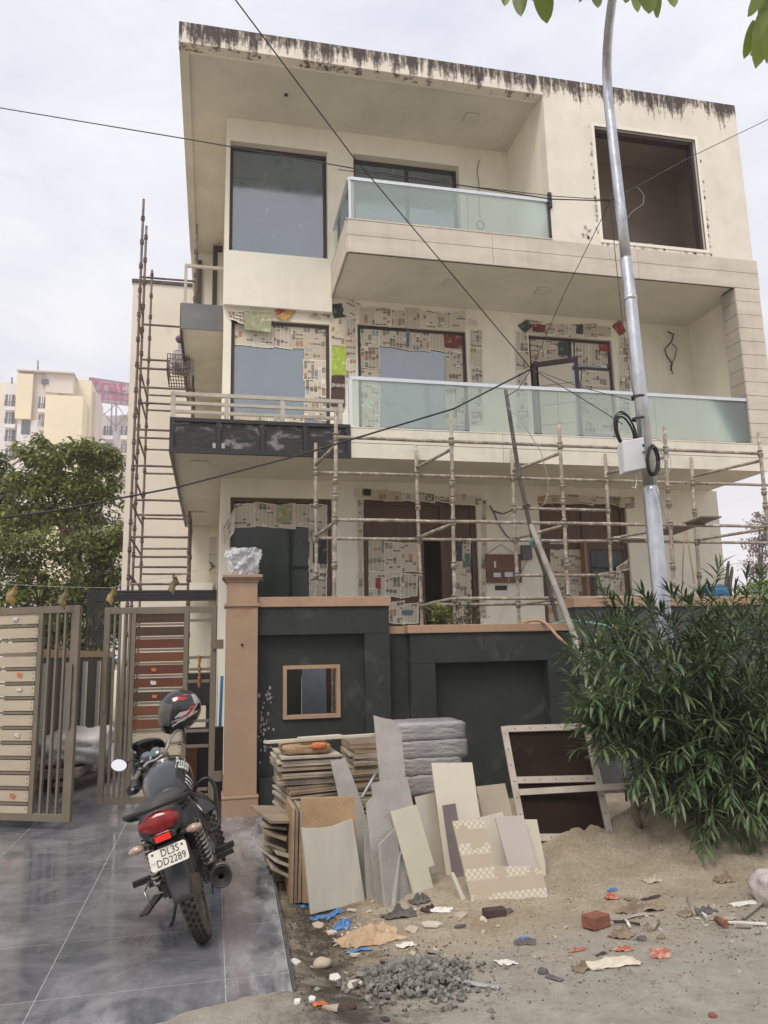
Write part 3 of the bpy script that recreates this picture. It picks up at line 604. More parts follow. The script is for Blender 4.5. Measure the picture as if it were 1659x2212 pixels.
# unpainted steel railing above it: an outer and an inner row
m_primer = M('pale_grey_primer_steel', (.46, .42, .355), .6, var=.15, scale=6, dirt=(.34, .29, .24), dscale=9, dpos=.62)
zr = P(374, 846, YF).z
r = MB(); r.box(-.60, 1.72, YF-.02, YF+.03, zr-.05, zr); r.box(-.60, 1.72, YF-.018, YF+.028, zr-.17, zr-.13)
sr = hp(r, 'steel_railing', m_primer)
for q in (374, 490, 610, 735): x = P(q, 880, YF).x; hp(MB().box(x-.03, x+.03, YF-.016, YF+.026, zt_, zr-.051), 'railing_post', m_primer, sr)
hp(MB().box(-.60, 1.72, YF+.45, YF+.50, zr-.14, zr-.10), 'inner_rail', m_primer, sr)
for x in (.12, .82, 1.45): hp(MB().box(x-.025, x+.025, YF+.452, YF+.498, fl1, zr-.141), 'railing_post', m_primer, sr)

# side: grey-fascia balcony, its rail, the rear wing with brown door frames
ys = 12.13; zf0, zf1 = P(440, 712, ys).z, P(440, 657, ys).z
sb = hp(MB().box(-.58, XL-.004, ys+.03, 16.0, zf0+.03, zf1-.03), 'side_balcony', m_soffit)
m_greyf = M('grey_primer_fascia', (.16, .165, .175), .6, var=.2, scale=2, dirt=(.22, .22, .23), dscale=2, dpos=.55)
hp(MB().box(-.605, XL-.006, ys, ys+.028, zf0, zf1), 'fascia', m_greyf, sb)
hp(MB().box(-.62, -.585, ys+.029, 16.0, zf0-.02, zf1), 'side_beam', m_bit, sb)
zr2 = P(440, 577, 13.0).z
rr = MB(); rr.bar((-.6, 13.0, zr2), (XL-.01, 13.0, zr2), .05, .05); rr.bar((-.58, 13.0, zf1-.03), (-.58, 13.0, zr2-.026), .05, .05)
hp(rr, 'side_rail', m_primer, sb)
hp(MB().box(-.50, XL-.004, 16.08, 19.9, .0, ZR-.003), 'rear_wing', m_wall)
dx = MB(); dx.box(-.47, -.38, 16.0, 16.078, 7.8, 10.2); dx.box(-.14, -.04, 15.6, 15.7, 7.8, 10.25); dx.box(-.14, .06, 15.6, 15.7, 10.25, 10.36)
hp(dx, 'door_frame', m_frame)
hp(MB().box(-.035, .07, 15.66, 15.69, 7.8, 10.24), 'door_panel', m_white)
for z in [6.2-.33*i for i in range(5)]: hp(MB().box(-.56, -.30, 15.96, 16.0-.002, z, z+.325), 'plank', m_clad)
for z in [3.9-.36*i for i in range(8)]: hp(MB().box(-.10, .05, 15.5, 15.58, z-.3, z+.05), 'plank', m_clad)
hp(MB().box(-.52, -.02, 15.0, 15.9, 2.75, 2.98), 'chajja', m_white)

# square ceiling lights
m_lampw = M('ceiling_light_plastic', (.60, .57, .50), .4, var=.05)
for (px, py, z) in ((1018, 258, ZR), (975, 615, Z2), (1172, 632, Z2), (432, 1003, Z1), (430, 1110, Z1)):
    c = PZ(px, py, z-.03); o = hp(MB().box(c.x-.12, c.x+.12, c.y-.12, c.y+.12, z-.032, z-.001), 'ceiling_light', m_lampw, bev=.008)
c = PZ(618, 205, ZR-.005); hp(MB().lathe((c.x, c.y, ZR+.001), [(.0001, -.02), (.03, -.018), (.03, 0)], 10), 'conduit_hole', m_joint)

# ================================================================== BOUNDARY WALL, PIER, GATES
WY = 8.3
pier = thing('gate_pier', (.30, 8.38, 0), 'tan stone-faced gate pier with moulded cap at the driveway edge', 'pillar')
MB().box(.135, .462, 8.22, 8.56, .20, 2.10).build('shaft', m_tan, pier, bev=.004)
MB().box(.118, .478, 8.203, 8.57, -.12, .165).build('plinth', m_tan, pier, bev=.004)
MB().box(.112, .484, 8.197, 8.575, .166, .20).build('plinth_moulding', m_tan, pier, bev=.01)
MB().box(.115, .482, 8.20, 8.575, 2.101, 2.135).build('neck_band', m_tan, pier, bev=.006)
MB().box(.140, .457, 8.225, 8.555, 2.136, 2.36).build('cap_block', m_tan, pier, bev=.004)
for i, (e, z0, z1) in enumerate(((.012, 2.361, 2.385), (.03, 2.386, 2.405), (.05, 2.406, 2.44))):
    MB().box(.140-e, .457+e, 8.225-e, 8.555+e, z0, z1).build('cap_moulding', m_tan, pier, bev=.006)
c = P(523, 1393, 8.22); MB().lathe((c.x, 8.22, c.z), [(.0001, .002), (.007, .002), (.008, .012), (.013, .012), (.013, -.01)], 12, (0, -1, 0)).build('conduit_stub', m_black, pier)

w1 = thing('boundary_wall', (1.2, WY, 0), 'taller charcoal boundary wall with small tan-framed hatch beside the gate pier', 'wall', 'charcoal boundary wall sections')
hz = RC((613, 1440), (733, 1547), WY+.12)
MB().box(.464, 1.905, WY, WY+.2, 1.80, 2.095).build('top_band', m_black, w1, bev=.004)
MB().box(1.628, 1.905, WY, WY+.2, -.1, 1.798).build('end_band', m_black, w1, bev=.004)
MB().wall(.464, 1.626, -.1, 1.798, WY+.12, WY+.2, [hz]).build('recessed_panel', m_black, w1)
MB().box(.49, 1.626, WY+.03, WY+.118, -.1, .33).build('footing', m_black, w1, bev=.006)
MB().box(.455, 1.925, WY-.03, WY+.23, 2.097, 2.205).build('coping', m_tan2, w1, bev=.006)
x0, x1, z0, z1 = hz; f = MB(); t = .03
f.box(x0-.01, x0+t, WY+.09, WY+.18, z0-.01, z1+.01); f.box(x1-t, x1+.01, WY+.09, WY+.18, z0-.01, z1+.01); f.box(x0+t, x1-t, WY+.09, WY+.18, z1-t, z1+.01); f.box(x0+t, x1-t, WY+.09, WY+.18, z0-.01, z0+t)
f.build('hatch_frame', m_tan2, w1)
m_splash = M('cement_splash', (.42, .41, .39), .9, var=.3, scale=30)
sp = MB()
for _ in range(46):
    cx, cz, s = random.choice(((.545, 1.05, .05), (.53, .9, .05), (.52, .75, .04), (.56, .62, .05), (.60, 1.15, .03)))
    x, z_ = cx+random.gauss(0, s*.7), cz+random.gauss(0, s*1.3); r = random.uniform(.004, .016); k = 6
    sp.prism([(x+r*random.uniform(.6, 1.2)*math.cos(2*math.pi*i/k), WY+.117, z_+r*random.uniform(.8, 2)*math.sin(2*math.pi*i/k)) for i in range(k)], (0, .004, 0))
tag(sp.build('splashes', m_splash, w1), kind='stuff')
w2 = thing('boundary_wall', (3.1, WY, 0), 'lower charcoal boundary wall with deep square niche behind the leaning frame', 'wall', 'charcoal boundary wall sections')
MB().box(2.14, 4.113, WY, WY+.22, 1.462, 1.79).build('top_band', m_black, w2, bev=.004)
MB().box(2.14, 2.42, WY, WY+.22, -.1, 1.46).build('end_band', m_black, w2, bev=.004)
MB().box(3.765, 4.113, WY, WY+.22, -.1, 1.46).build('end_band', m_black, w2, bev=.004)
MB().box(2.422, 3.763, WY+.16, WY+.22, -.1, 1.46).build('recessed_panel', m_black, w2)
MB().box(2.11, 4.125, WY-.03, WY+.25, 1.792, 1.883).build('coping', m_tan2, w2, bev=.006)
MB().box(1.906, 2.138, WY+.13, WY+.22, -.1, 1.79).build('link_panel', m_black, w2)
MB().box(1.906, 2.108, WY+.10, WY+.25, 1.792, 1.875).build('coping', m_tan2, w2, bev=.006)
m_grey = M('weathered_charcoal_paint', (.075, .08, .082), .8, var=.2, scale=2, bump=.3, bscale=16, dirt=(.12, .125, .125), dscale=2, dpos=.58)
w3 = thing('boundary_wall', (6, WY, 0), 'grey boundary wall with tan coping rising behind the oleander bush', 'wall', 'charcoal boundary wall sections')
MB().box(4.16, 9.5, WY+.02, WY+.24, -.1, 2.06).build('panel', m_grey, w3, bev=.004)
MB().box(4.13, 9.53, WY-.015, WY+.27, 2.062, 2.175).build('coping', m_tan2, w3, bev=.006)

# gates ------------------------------------------------------------
def gate(name, A, B, z0, z1, stiles, bars, planks, rails, label, knobs=()):
    """A hinge foot, B free foot; stiles/bars/planks/rails given as fractions along the leaf"""
    A, B = Vector((*A, 0)), Vector((*B, 0)); L_ = (B-A).length; d = (B-A)/L_; n = Vector((-d.y, d.x, 0))
    if n.y > 0: n = -n
    g = thing(name, A+Vector((0, 0, z0)), label, 'gate', 'gate leaves')
    pt = lambda s, z: A+d*(s*L_)+Vector((0, 0, z))
    for s, w in stiles: MB().bar(pt(s, z0), pt(s, z1), w, .042, up=n).build('stile', m_gate, g, bev=.003)
    for zz in (z0+.035, z1-.035):
        for (s, w), (s2_, w2_) in zip(stiles, stiles[1:]):
            MB().bar(pt(s+w/2/L_, zz), pt(s2_-w2_/2/L_, zz), .040, .07).build('end_rail', m_gate, g, bev=.003)
    for s in bars: MB().bar(pt(s, z0+.07), pt(s, z1-.07), .022, .03, up=n).build('bar', m_gate, g)
    for (s0, s1, za, zb, mat) in planks:
        o = MB().bar(pt(s0, (za+zb)/2), pt(s1, (za+zb)/2), .016, zb-za).build('plank', mat, g)
        sc = MB()
        for s in (s0+.018/L_, s1-.022/L_):
            for zz in (za+.25*(zb-za), zb-.25*(zb-za)): sc.lathe(pt(s, zz)+n*.008, [(.0001, .003), (.0055, .003), (.0055, -.002)], 6, n)
        tag(sc.build('screws', m_joint, o), kind='stuff')
    for (s0, s1, z, h) in rails: MB().bar(pt(s0, z), pt(s1, z), .03, h).build('rail', m_gate, g)
    return g, pt, n
z0g, z1g = .075, 2.115
beige, red, brn, org = m_pbeige, m_pred, m_pbrn, m_porg
# right leaf: hinged on the pier, swung slightly inwards
A, B = (.045, 8.60), (-1.135, 8.745)
zr_ = lambda v: z1g-(v-440)/(1745-440)*(z1g-z0g)
S = lambda u: 1-(u-640)/(1390-640)
rows = [(505, brn), (595, brn), (680, red), (770, org), (855, red), (943, red), (1035, brn), (1128, org), (1217, org), (1303, beige), (1392, beige), (1480, beige), (1568, beige), (1652, beige)]
pl = [(S(1165), S(848), zr_(v+31), zr_(v-31), m) for v, m in rows]
ra = [(S(1165), S(848), zr_(v+44), .022) for v, m in rows[:-1]]+[(S(1345), S(1200), zr_(v), .03) for v in (525, 780, 860, 940, 1205, 1270, 1370, 1650)]
gr, ptr, nr = gate('gate_leaf', A, B, z0g+.03, z1g+.02, [(S(1368), .06), (S(1183), .05), (S(832), .045), (S(655), .06)], [S(704), S(739), S(772), S(803)], pl, ra, 'right gate leaf of bronze bars with dark red and beige planks')
for zz in (1.72, .35):
    MB().box(.0, .115, 8.55, 8.60, zz-.05, zz+.05).build('hinge', m_gate, gr)
MB().bar(ptr(S(660), 1.05)+nr*.03, ptr(S(660), 1.62)+nr*.03, .03, .03).build('lock_bolt', m_gate, gr)
# left leaf: hinged off-frame, free end swung towards the road
A, B = (-2.62, 8.76), (-1.28, 8.105)
z1l = 2.125; zl = lambda v: z1l-(v-437)/(1810-437)*(z1l-z0g)
Lf = lambda x: (x+2.62)/(1.34)
xf = lambda px: (P(px, 1540, 8.2).x*1.0+2.62)/1.34
rows = [515+95.3*i for i in range(14)]
s_st, s_e = .70, .965
pl = [(.04, s_st-.025, zl(v+34), zl(v-34), beige) for v in rows]
ra = [(.04, s_st-.025, zl(v+47.5), .022) for v in rows[:-1]]
gl, ptl, nl = gate('gate_leaf', A, B, z0g-.0, z1l, [(.02, .05), (s_st, .05), (.972, .07)], [s_st+.066, s_st+.125, s_st+.185, s_st+.24], pl, ra, 'left gate leaf of bronze bars with beige planks, swung towards the road')
MB().bar(ptl(.955, .95)+nl*.035, ptl(.955, 1.55)+nl*.035, .03, .03).build('lock_bolt', m_gate, gl)
MB().bar(ptl(.97, .0), ptl(.97, .074), .015, .015).build('floor_bolt', m_gate, gl)
# scraps of torn film and tape left on the planks
m_tape = M('torn_packing_film', (.62, .58, .50), .4, var=.2, scale=10)
m_orange = M('orange_paper', (.60, .16, .05), .7, var=.2, scale=10)
def scrap(c, s, mat, name, label, cat, group=None, n=Vector((0, -1, 0))):
    mb = MB(); k = 5; t = Vector((0, 0, 1)); r = n.cross(t).normalized()
    def fn(u, v):
        a, b = (u-.5)*s*(1+.5*nz(u*3, v*3, c.x*9)), (v-.5)*s*.7*(1+.5*nz(u*3+7, v*3, c.x*9))
        return c+r*a+t*b+n*(.006+s*.22*abs(nz(u*4+c.x*3, v*4+c.z*5)))
    mb.grid(fn, k, k, False); return solo(mb, name, mat, label, cat, group)
for i, (s, v, pt_, n_, sz) in enumerate(((S(975), 855, ptr, nr, .05), (S(975), 943, ptr, nr, .06), (S(985), 1035, ptr, nr, .05))):
    scrap(pt_(s, zr_(v))+n_*.014, sz, m_tape if i % 2 else m_orange, 'film_scrap', ('upper ', 'middle ', 'lowest ')[i]+'scrap of packing film stuck on the red-brown planks of the right gate leaf', 'scrap', 'film scraps on the right gate leaf', n_)
for i, (px, v) in enumerate(((80, 515), (110, 885), (110, 980), (95, 1275), (65, 1655))):
    s = (P(px/3, 1161+v/3, 8.25).x+2.62)/1.34
    scrap(ptl(s, zl(v))+nl*.014, .05, m_orange if i in (1, 4) else m_tape, 'film_scrap', ('topmost ', 'second ', 'third ', 'fourth ', 'lowest ')[i]+'scrap of packing film stuck on the beige planks of the left gate leaf', 'scrap', 'film scraps on the left gate leaf', nl)
# marigold garland hung on the right leaf
m_mari = M('dried_marigold', (.42, .18, .03), .8, var=.5, scale=60, bump=.5)
mg = MB()
for i in range(26):
    c = ptr(S(1278), zr_(775+i*8))+nr*.035+Vector((random.uniform(-.008, .008), 0, 0)); mg.ball(c, random.uniform(.010, .02), 7, 5)
solo(mg, 'marigold_garland', m_mari, 'dried orange marigold garland hanging on the right gate leaf', 'garland')

# string of dry leaves across the gateway
m_dry = M('dry_mango_leaf', (.30, .20, .06), .6, var=.4, scale=12, dirt=(.16, .13, .04), dscale=6, dpos=.5)
m_dry2 = M('dry_mango_leaf_olive', (.16, .13, .045), .6, var=.4, scale=12, dirt=(.28, .2, .07), dscale=6, dpos=.55)
m_thread = M('thread', (.45, .42, .38), .8)
YS = 8.0
pts = [P(-40, 1252, YS), P(28, 1263, YS), P(140, 1268, YS), P(240, 1270, YS), P(330, 1252, YS), P(376, 1246, YS), P(475, 1220, 8.3)]
solo(MB().tube(pts, .0022, 5), 'thread', m_thread, 'thin thread strung across the gateway above the gate leaves', 'string')
for k, (px, py, h, ml, lb) in enumerate(((27, 1262, 46, m_dry, 'orange dry leaf, leftmost on the thread over the left gate leaf'), (138, 1268, 44, m_dry2, 'olive dry leaf on the thread above the free end of the left gate leaf'), (241, 1266, 38, m_dry, 'curled dry leaf on the thread before the left end of the black beam'), (375, 1240, 42, m_dry2, 'dark dry leaf on the thread above the right gate leaf'), (457, 1212, 20, m_dry2, 'short dry leaf on the thread next to the pier bucket'))):
    t0 = P(px, py, YS); L_ = h/1643*YS*1.04; w = L_*.19; mb = MB(); ph = random.random()*6
    def fn(u, v, t0=t0, L_=L_, w=w, ph=ph):
        a = (u-.5)*2; ww = w*math.sin(math.pi*min(1, (v*.96+.02)))**.8*(1+.25*math.sin(v*19+ph))
        return t0+Vector((a*ww+.018*math.sin(v*7+ph), .03*a*a+.02*math.sin(v*5+ph), -v*L_))
    mb.grid(fn, 4, 10); solo(mb, 'dry_leaf', ml, lb, 'leaf', 'dry leaves on the thread')

# clear bag with a steel bucket on the pier
m_bucket = M('grey_plastic_bucket', (.18, .185, .19), .45, var=.1)
m_bag = M('milky_plastic_bag', (.62, .64, .67), .25, var=.15, scale=9, bump=.7, bscale=14)
c = Vector((.31, 8.39, 2.442))
solo(MB().lathe(c, [(.0001, 0), (.095, 0), (.125, .25), (.13, .255), (.118, .25), (.09, .02), (.0001, .018)], 20), 'bucket', m_bucket, 'grey bucket inside the plastic bag on the gate pier', 'bucket')
bm = MB()
def bagf(u, v):
    a = u*2*math.pi; r = .128+.060*v**.8+.026*fbm(math.cos(a)*2.2, math.sin(a)*2.2, v*3.2)+.030*(.45-abs(nz(math.cos(a)*3.4, math.sin(a)*3.4, v*4.5+7))*1.6)+.05*max(0, nz(math.cos(a)*1.3+5, math.sin(a)*1.3, 1))*(1-abs(v-.35))
    return c+Vector((math.cos(a)*r, math.sin(a)*r, .003+.285*v+.03*nz(math.cos(a)*2, math.sin(a)*2, 4)*v))
bm.grid(bagf, 52, 24, False)
m, t, b, N, L = nodes('translucent_plastic_film'); tr = N('ShaderNodeBsdfTransparent'); mxs = N('ShaderNodeMixShader'); mxs.inputs[0].default_value = .58
b.inputs['Base Color'].default_value = (.78, .80, .83, 1); b.inputs['Roughness'].default_value = .22
L(tr.outputs[0], mxs.inputs[1]); L(b.outputs[0], mxs.inputs[2]); L(mxs.outputs[0], t.nodes['Material Output'].inputs[0])
solo(bm, 'plastic_bag', m, 'crumpled clear plastic bag wrapped round the bucket on the gate pier', 'bag')

# ------------------------------------------------------------------ yard seen through the gateway
lw = thing('side_wall', (-2.15, 12, 0), 'dark side boundary wall with tan coping running back behind the gate', 'wall')
MB().box(-2.30, -2.12, 9.6, 17.9, -.1, 1.62).build('panel', m_black, lw); MB().box(-2.33, -2.09, 9.57, 17.9, 1.622, 1.73).build('coping', m_tan2, lw)
for y in (10.6, 12.2, 13.8, 15.4): MB().box(-2.118, -2.06, y, y+.14, -.02, 1.55).build('pilaster', m_white, lw)
Yb = 9.75; b0, b1 = P(187, 1276, Yb), P(468, 1299, Yb)
bk = thing('black_canopy', (b0.x, Yb, 0), 'black ribbed steel beam on a slatted post behind the gate', 'canopy')
zb0, zb1 = P(320, 1298, Yb).z, P(320, 1274, Yb).z
for i in range(4): h = (zb1-zb0)/4; MB().box(b0.x, b1.x, Yb+.0, Yb+.09, zb0+i*h+.002, zb0+(i+1)*h-.005).build('beam_rib', m_blacksteel, bk)
MB().box(b0.x+.01, b1.x-.01, Yb+.01, Yb+.085, zb0+.001, zb1-.006).build('beam_core', m_blacksteel, bk)
for i in range(9): x = b0.x+.02+i*.028; MB().box(x, x+.012, Yb, Yb+.06, 1.732, zb0-.001).build('post_slat', m_blacksteel, bk)
MB().box(b0.x-.0, b0.x+.02, Yb+.062, Yb+.09, 1.732, zb0-.001).build('post_edge', m_blacksteel, bk); MB().box(b0.x+.25, b0.x+.29, Yb, Yb+.06, 1.732, zb0-.001).build('post_edge', m_blacksteel, bk)
# film-wrapped bundle on boards
m_film = M('dusty_white_sheet', (.62, .61, .60), .5, var=.15, scale=5, bump=.6, bscale=9)
m_board = M('shuttering_board', (.24, .20, .16), .8, var=.3, scale=5, stretch=(1, 6, 6))
def lumpy(x0, x1, y0, y1, z0, z1, amp, seed, n=14, sqe=5.):
    mb = MB(); cx, cy, cz = (x0+x1)/2, (y0+y1)/2, (z0+z1)/2
    def sq(q):
        k = max(abs(q.x), abs(q.y), abs(q.z)); e = sqe
        nrm = (abs(q.x)**e+abs(q.y)**e+abs(q.z)**e)**(1/e); q = q/nrm
        d = 1+amp*fbm(q.x*2.3+seed, q.y*2.3, q.z*2.3+seed, 4)
        zz = q.z*(z1-z0)/2*d
        if q.z < -.93: zz = -(z1-z0)/2
        return Vector((q.x*(x1-x0)/2*d, q.y*(y1-y0)/2*d, zz))
    mb.ball((cx, cy, cz), 1., n*2, n, squash=sq); return mb
a, b_ = P(97, 1600, 11.0), P(210, 1545, 11.0)
solo(lumpy(a.x-.15, b_.x+.1, 10.6, 12.4, .26, .62, .15, 3, 18, 8.), 'sheeted_bundle', m_film, 'bundle under a dusty white sheet in the yard behind the gate', 'bundle')
solo(MB().box(a.x-.25, b_.x-.1, 10.4, 12.3, .16, .255), 'board_stack', m_board, 'low stack of boards under the white sheeted bundle', 'boards')
solo(MB().box(a.x-.2, a.x+.3, 10.7, 12.2, .0, .158), 'timber_bearer', m_pbrn, 'dark timber bearer under the board stack in the yard', 'timber')
for i, (y, z) in enumerate(((10.35, .06), (10.5, .0))): solo(MB().bar((b_.x-.35, y, z+.03), (b_.x+.18, y+1.3, z+.03), .08, .05), 'loose_plank', m_board, ('upper' if i == 0 else 'lower')+' grey plank lying beside the white sheeted bundle', 'plank')
m_blue = M('blue_board', (.03, .24, .55), .5, var=.1)
q0, q1 = P(462, 1535, 9.2), P(472, 1465, 9.35)
solo(MB().bar((.080, 9.30, .0), (.115, 9.40, 1.36), .035, .02, up=(0, 1, 0)), 'blue_strip', m_blue, 'narrow bright blue strip leaning beside the gate pier', 'strip')
solo(MB().box(-.36, .135, 9.12, 9.24, .0, .80), 'black_cabinet', m_blacksteel, 'black metal box standing behind the right gate leaf', 'box')
solo(MB().box(-.40, .02, 11.5, 12.2, .9, 1.35).box(-.36, -.30, 11.55, 11.6, 0, .9).box(-.08, -.02, 11.55, 11.6, 0, .9), 'dark_rack', m_blacksteel, 'dark rack on legs further back behind the right gate leaf', 'rack')
solo(MB().bar((-.30, 8.98, 0), (-.30, 9.10, .62), .30, .015, up=(0, 1, 0)), 'brown_board', M('rust_brown_board', (.26, .10, .05), .7, var=.15), 'rust-brown board leaning on the black box in the yard', 'board')
# behind the hatch: two dark sheets added for the dim interior, one blue-grey sheet
solo(MB().box(.62, 1.045, 9.32, 9.36, .0, 2.0), 'dim_interior_sheet', m_black, 'dark sheet added for the dim interior behind the hatch, left of the blue-grey sheet', 'panel')
solo(MB().box(1.345, 1.75, 9.32, 9.36, .0, 2.0), 'dim_interior_sheet', m_pbrn, 'brown-black sheet added for the dim interior behind the hatch, right of the blue-grey sheet', 'panel')
solo(MB().box(1.05, 1.34, 9.3, 9.34, .3, 1.9), 'grey_door_panel', M('blue_grey_sheet', (.17, .20, .24), .6, var=.2, scale=2), 'blue-grey sheet standing behind the hatch in the charcoal wall', 'panel')

# ================================================================== SCAFFOLDS
def collar_mesh(mat, r=.024):
    return MB().lathe((0, 0, 0), [(r, -.05), (r+.012, -.048), (r+.012, -.012), (r+.018, -.006), (r+.018, .004), (r+.003, .012), (r+.003, .03), (r+.014, .034), (r+.014, .048), (r, .05)], 10).mesh('collar', mat)
cm1, cm2 = collar_mesh(m_scaf), collar_mesh(m_scaf2, .024)
sc = thing('scaffold', (4.4, 9.45, 0), 'cement-crusted tube scaffold standing between the house and the boundary wall', 'scaffold')
def post(root, a, b, mat, cm, zs, r=.024):
    pts = [a.lerp(b, i/6)+Vector((random.uniform(-.004, .004), random.uniform(-.004, .004), 0)) for i in range(7)]; pts[0], pts[-1] = a, b
    o = MB().tube(pts, r, 10).build('standard', mat, root)
    for z in zs:
        t = (z-a.z)/(b.z-a.z)
        if 0 < t < 1:
            c = bpy.data.objects.new('collar', cm); C.objects.link(c); c.parent = o; c.location = a.lerp(b, t)-root.location; c.rotation_euler = (random.uniform(-.03, .03), random.uniform(-.03, .03), random.uniform(0, 6))
    return o
def led(root, a, b, mat, name='ledger', r=.022):
    n = max(2, int((b-a).length/.25)); pts = [a.lerp(b, i/n)+Vector((0, random.uniform(-.003, .003), random.uniform(-.003, .003))) for i in range(n+1)]
    return MB().tube(pts, [r*(1+.10*nz(p.x*9, p.z*9)) for p in pts], 9).build(name, mat, root)
FR = [(726, 880, 722, 1285), (974, 898, 983, 1340), (1207, 910, 1228, 1296), (1435, 921, 1457, 1284), (1638, 934, 1655, 1110)]
YB_ = 9.9; BKp = [(682, 957, 683, 1285), (898, 962, 911, 1340), (1105, 972, 1121, 1340), (1307, 981, 1323, 1284), (1493, 988, 1513, 1283)]
zA = P(726, 944, 9.0).z; zB = P(726, 1123, 9.0).z; zC = P(900, 1294, 9.0).z
zA2 = P(682, 1020, YB_).z; zB2 = P(682, 1163, YB_).z; zC2 = P(890, 1307, YB_).z; zM = P(1200, 1100, YB_).z; zM2 = P(1200, 1243, YB_).z
fx, bxs = [], []
for (x0, y0, x1, y1) in FR:
    a, b = P(x0, y0, 9.0), P(x1, y1, 9.0); d = (b-a)/(b.z-a.z); foot = a+d*(-.06-a.z); fx.append((a, d))
    post(sc, foot, a, m_scaf, cm1, [zA, zB, zC, zA-.55, zB-.55, zA-.75, .6])
for (x0, y0, x1, y1) in BKp:
    a, b = P(x0, y0, YB_), P(x1, y1, YB_); d = (b-a)/(b.z-a.z); foot = a+d*(-.06-a.z); bxs.append((a, d))
    post(sc, foot, a, m_scaf, cm1, [zA2, zB2, zC2, zM, zM2, .6])
at = lambda q, z: q[0]+q[1]*(z-q[0].z)
for z in (zA, zB, zC):
    for p, q in zip(fx, fx[1:]):
        if z == zC and p is fx[0]: continue
        led(sc, at(p, z)+Vector((.03, 0, .0)), at(q, z)-Vector((.03, 0, 0)), m_scaf)
for z in (zA2, zB2, zC2):
    for p, q in zip(bxs, bxs[1:]):
        if z == zC2 and p is bxs[0]: continue
        led(sc, at(p, z)+Vector((.03, 0, 0)), at(q, z)-Vector((.03, 0, 0)), m_scaf)
    led(sc, at(bxs[-1], z)+Vector((.03, 0, 0)), at(bxs[-1], z)+Vector((1.45, 0, 0)), m_scaf)
for z in (zM, zM2): led(sc, at(bxs[2], z)+Vector((.03, 0, 0)), at(bxs[3], z)-Vector((.03, 0, 0)), m_scaf)
for k, (p, q) in enumerate(zip(fx, bxs)):
    for z, z2 in ((zA, zA2), (zB, zB2), (zC, zC2)):
        if k == 0 and z == zC: continue
        zz = (z+z2)/2; led(sc, at(p, zz+.02)+Vector((0, .03, 0)), at(q, zz-.02)-Vector((0, .03, 0)), m_scaf, 'transom')
# plank and white sheet lying on the scaffold
m_ply = M('dirty_plywood', (.21, .17, .145), .8, var=.25, scale=4, dirt=(.3, .26, .22), dscale=6, dpos=.55)
z_ = zB+.030
q = [Vector((7.0, 8.93, z_)), Vector((7.30, 8.93, z_)), Vector((6.98, 9.98, z_-.01)), Vector((6.66, 9.98, z_-.01))]
zp = zB+.03
pa, pb, pc, pd = PZ(1477, 1142, zp), PZ(1518, 1142, zp), PZ(1480, 1172, zp), PZ(1432, 1172, zp)
a0, a1, a2, a3 = P(1478, 1138, 9.0), P(1513, 1138, 9.0), P(1440, 1172, 9.9), P(1402, 1168, 9.9)
pl1 = [P(1487, 1139, 8.92), P(1530, 1139, 8.92), P(1455, 1171, 9.95), P(1410, 1171, 9.95)]
for v in pl1[:2]: v.z = zB+.026
for v in pl1[2:]: v.z = zB+.012
ext = [pl1[0]+(pl1[0]-pl1[3])*.35, pl1[1]+(pl1[1]-pl1[2])*.35]
solo(MB().hexa([ext[0], ext[1], pl1[2], pl1[3]], [v+Vector((0, 0, .018)) for v in (ext[0], ext[1], pl1[2], pl1[3])]), 'scaffold_board', m_ply, 'brown plywood board lying across the right end of the scaffold', 'board')
w0 = [P(1326, 1165, 9.7), P(1392, 1163, 9.7), P(1400, 1170, 10.1), P(1350, 1170, 10.1)]
for v in w0: v.z = zB2+.026
solo(MB().hexa(w0, [v+Vector((0, 0, .012)) for v in w0]), 'white_offcut', m_white, 'pale board offcut resting on the scaffold behind the lamp post', 'board')

# side scaffold against the rear building
s2_ = thing('scaffold', (-1.0, 15.3, 0), 'tall rusty tube scaffold tower beside the driveway in front of the cream rear building', 'scaffold')
X0s, X1s = -1.49, -.46; Ysd = (14.2, 14.9, 16.5)
tops = (P(308, 430, Ysd[0]).z, P(313, 488, Ysd[1]).z, P(326, 583, Ysd[2]).z)
lev = [P(300, y, Ysd[0]).z for y in (598, 700, 790, 868, 938, 1006, 1080, 1150, 1220)]
for Y, tp in zip(Ysd, tops):
    post(s2_, Vector((X0s, Y, 0)), Vector((X0s+.02, Y, tp)), m_scaf2, cm2, [.5*i for i in range(1, 24)])
post(s2_, Vector((X1s, Ysd[0]+.2, 0)), Vector((X1s, Ysd[0]+.2, 10.1)), m_scaf2, cm2, [.5*i for i in range(1, 20)])
post(s2_, Vector((X1s+.0, Ysd[1]+.3, 0)), Vector((X1s, Ysd[1]+.3, 9.9)), m_scaf2, cm2, [.5*i for i in range(1, 20)])
for Y, ylist, xr in ((Ysd[0], (598, 795, 928, 1006, 1160, 1262), 400), (Ysd[1], (700, 776, 836, 870, 945, 1080, 1112, 1203, 1225), 395), (Ysd[2], (852, 885, 970, 1022, 1120, 1185, 1240), 395)):
    for y in ylist:
        z = P(300, y, Y).z; led(s2_, Vector((X0s, Y, z)), Vector((X1s+.03, Y+.0, z)), m_scaf2, 'ledger', .021)
for y0, y1, Ya, Yc in ((640, 690, 14.2, 14.9), (690, 775, 14.2, 14.9), (798, 852, 14.9, 16.5), (850, 900, 14.9, 16.5), (870, 930, 14.2, 14.9), (940, 985, 14.9, 16.5), (975, 1030, 14.2, 14.9), (1040, 1095, 14.9, 16.5), (1085, 1130, 14.2, 16.5), (1160, 1195, 14.2, 16.5), (1240, 1275, 14.2, 16.5)):
    za = P(300, y0, Ya).z; led(s2_, Vector((X0s, Ya, za)), Vector((X0s+.01, Yc, za-.05)), m_scaf2, 'transom', .02)

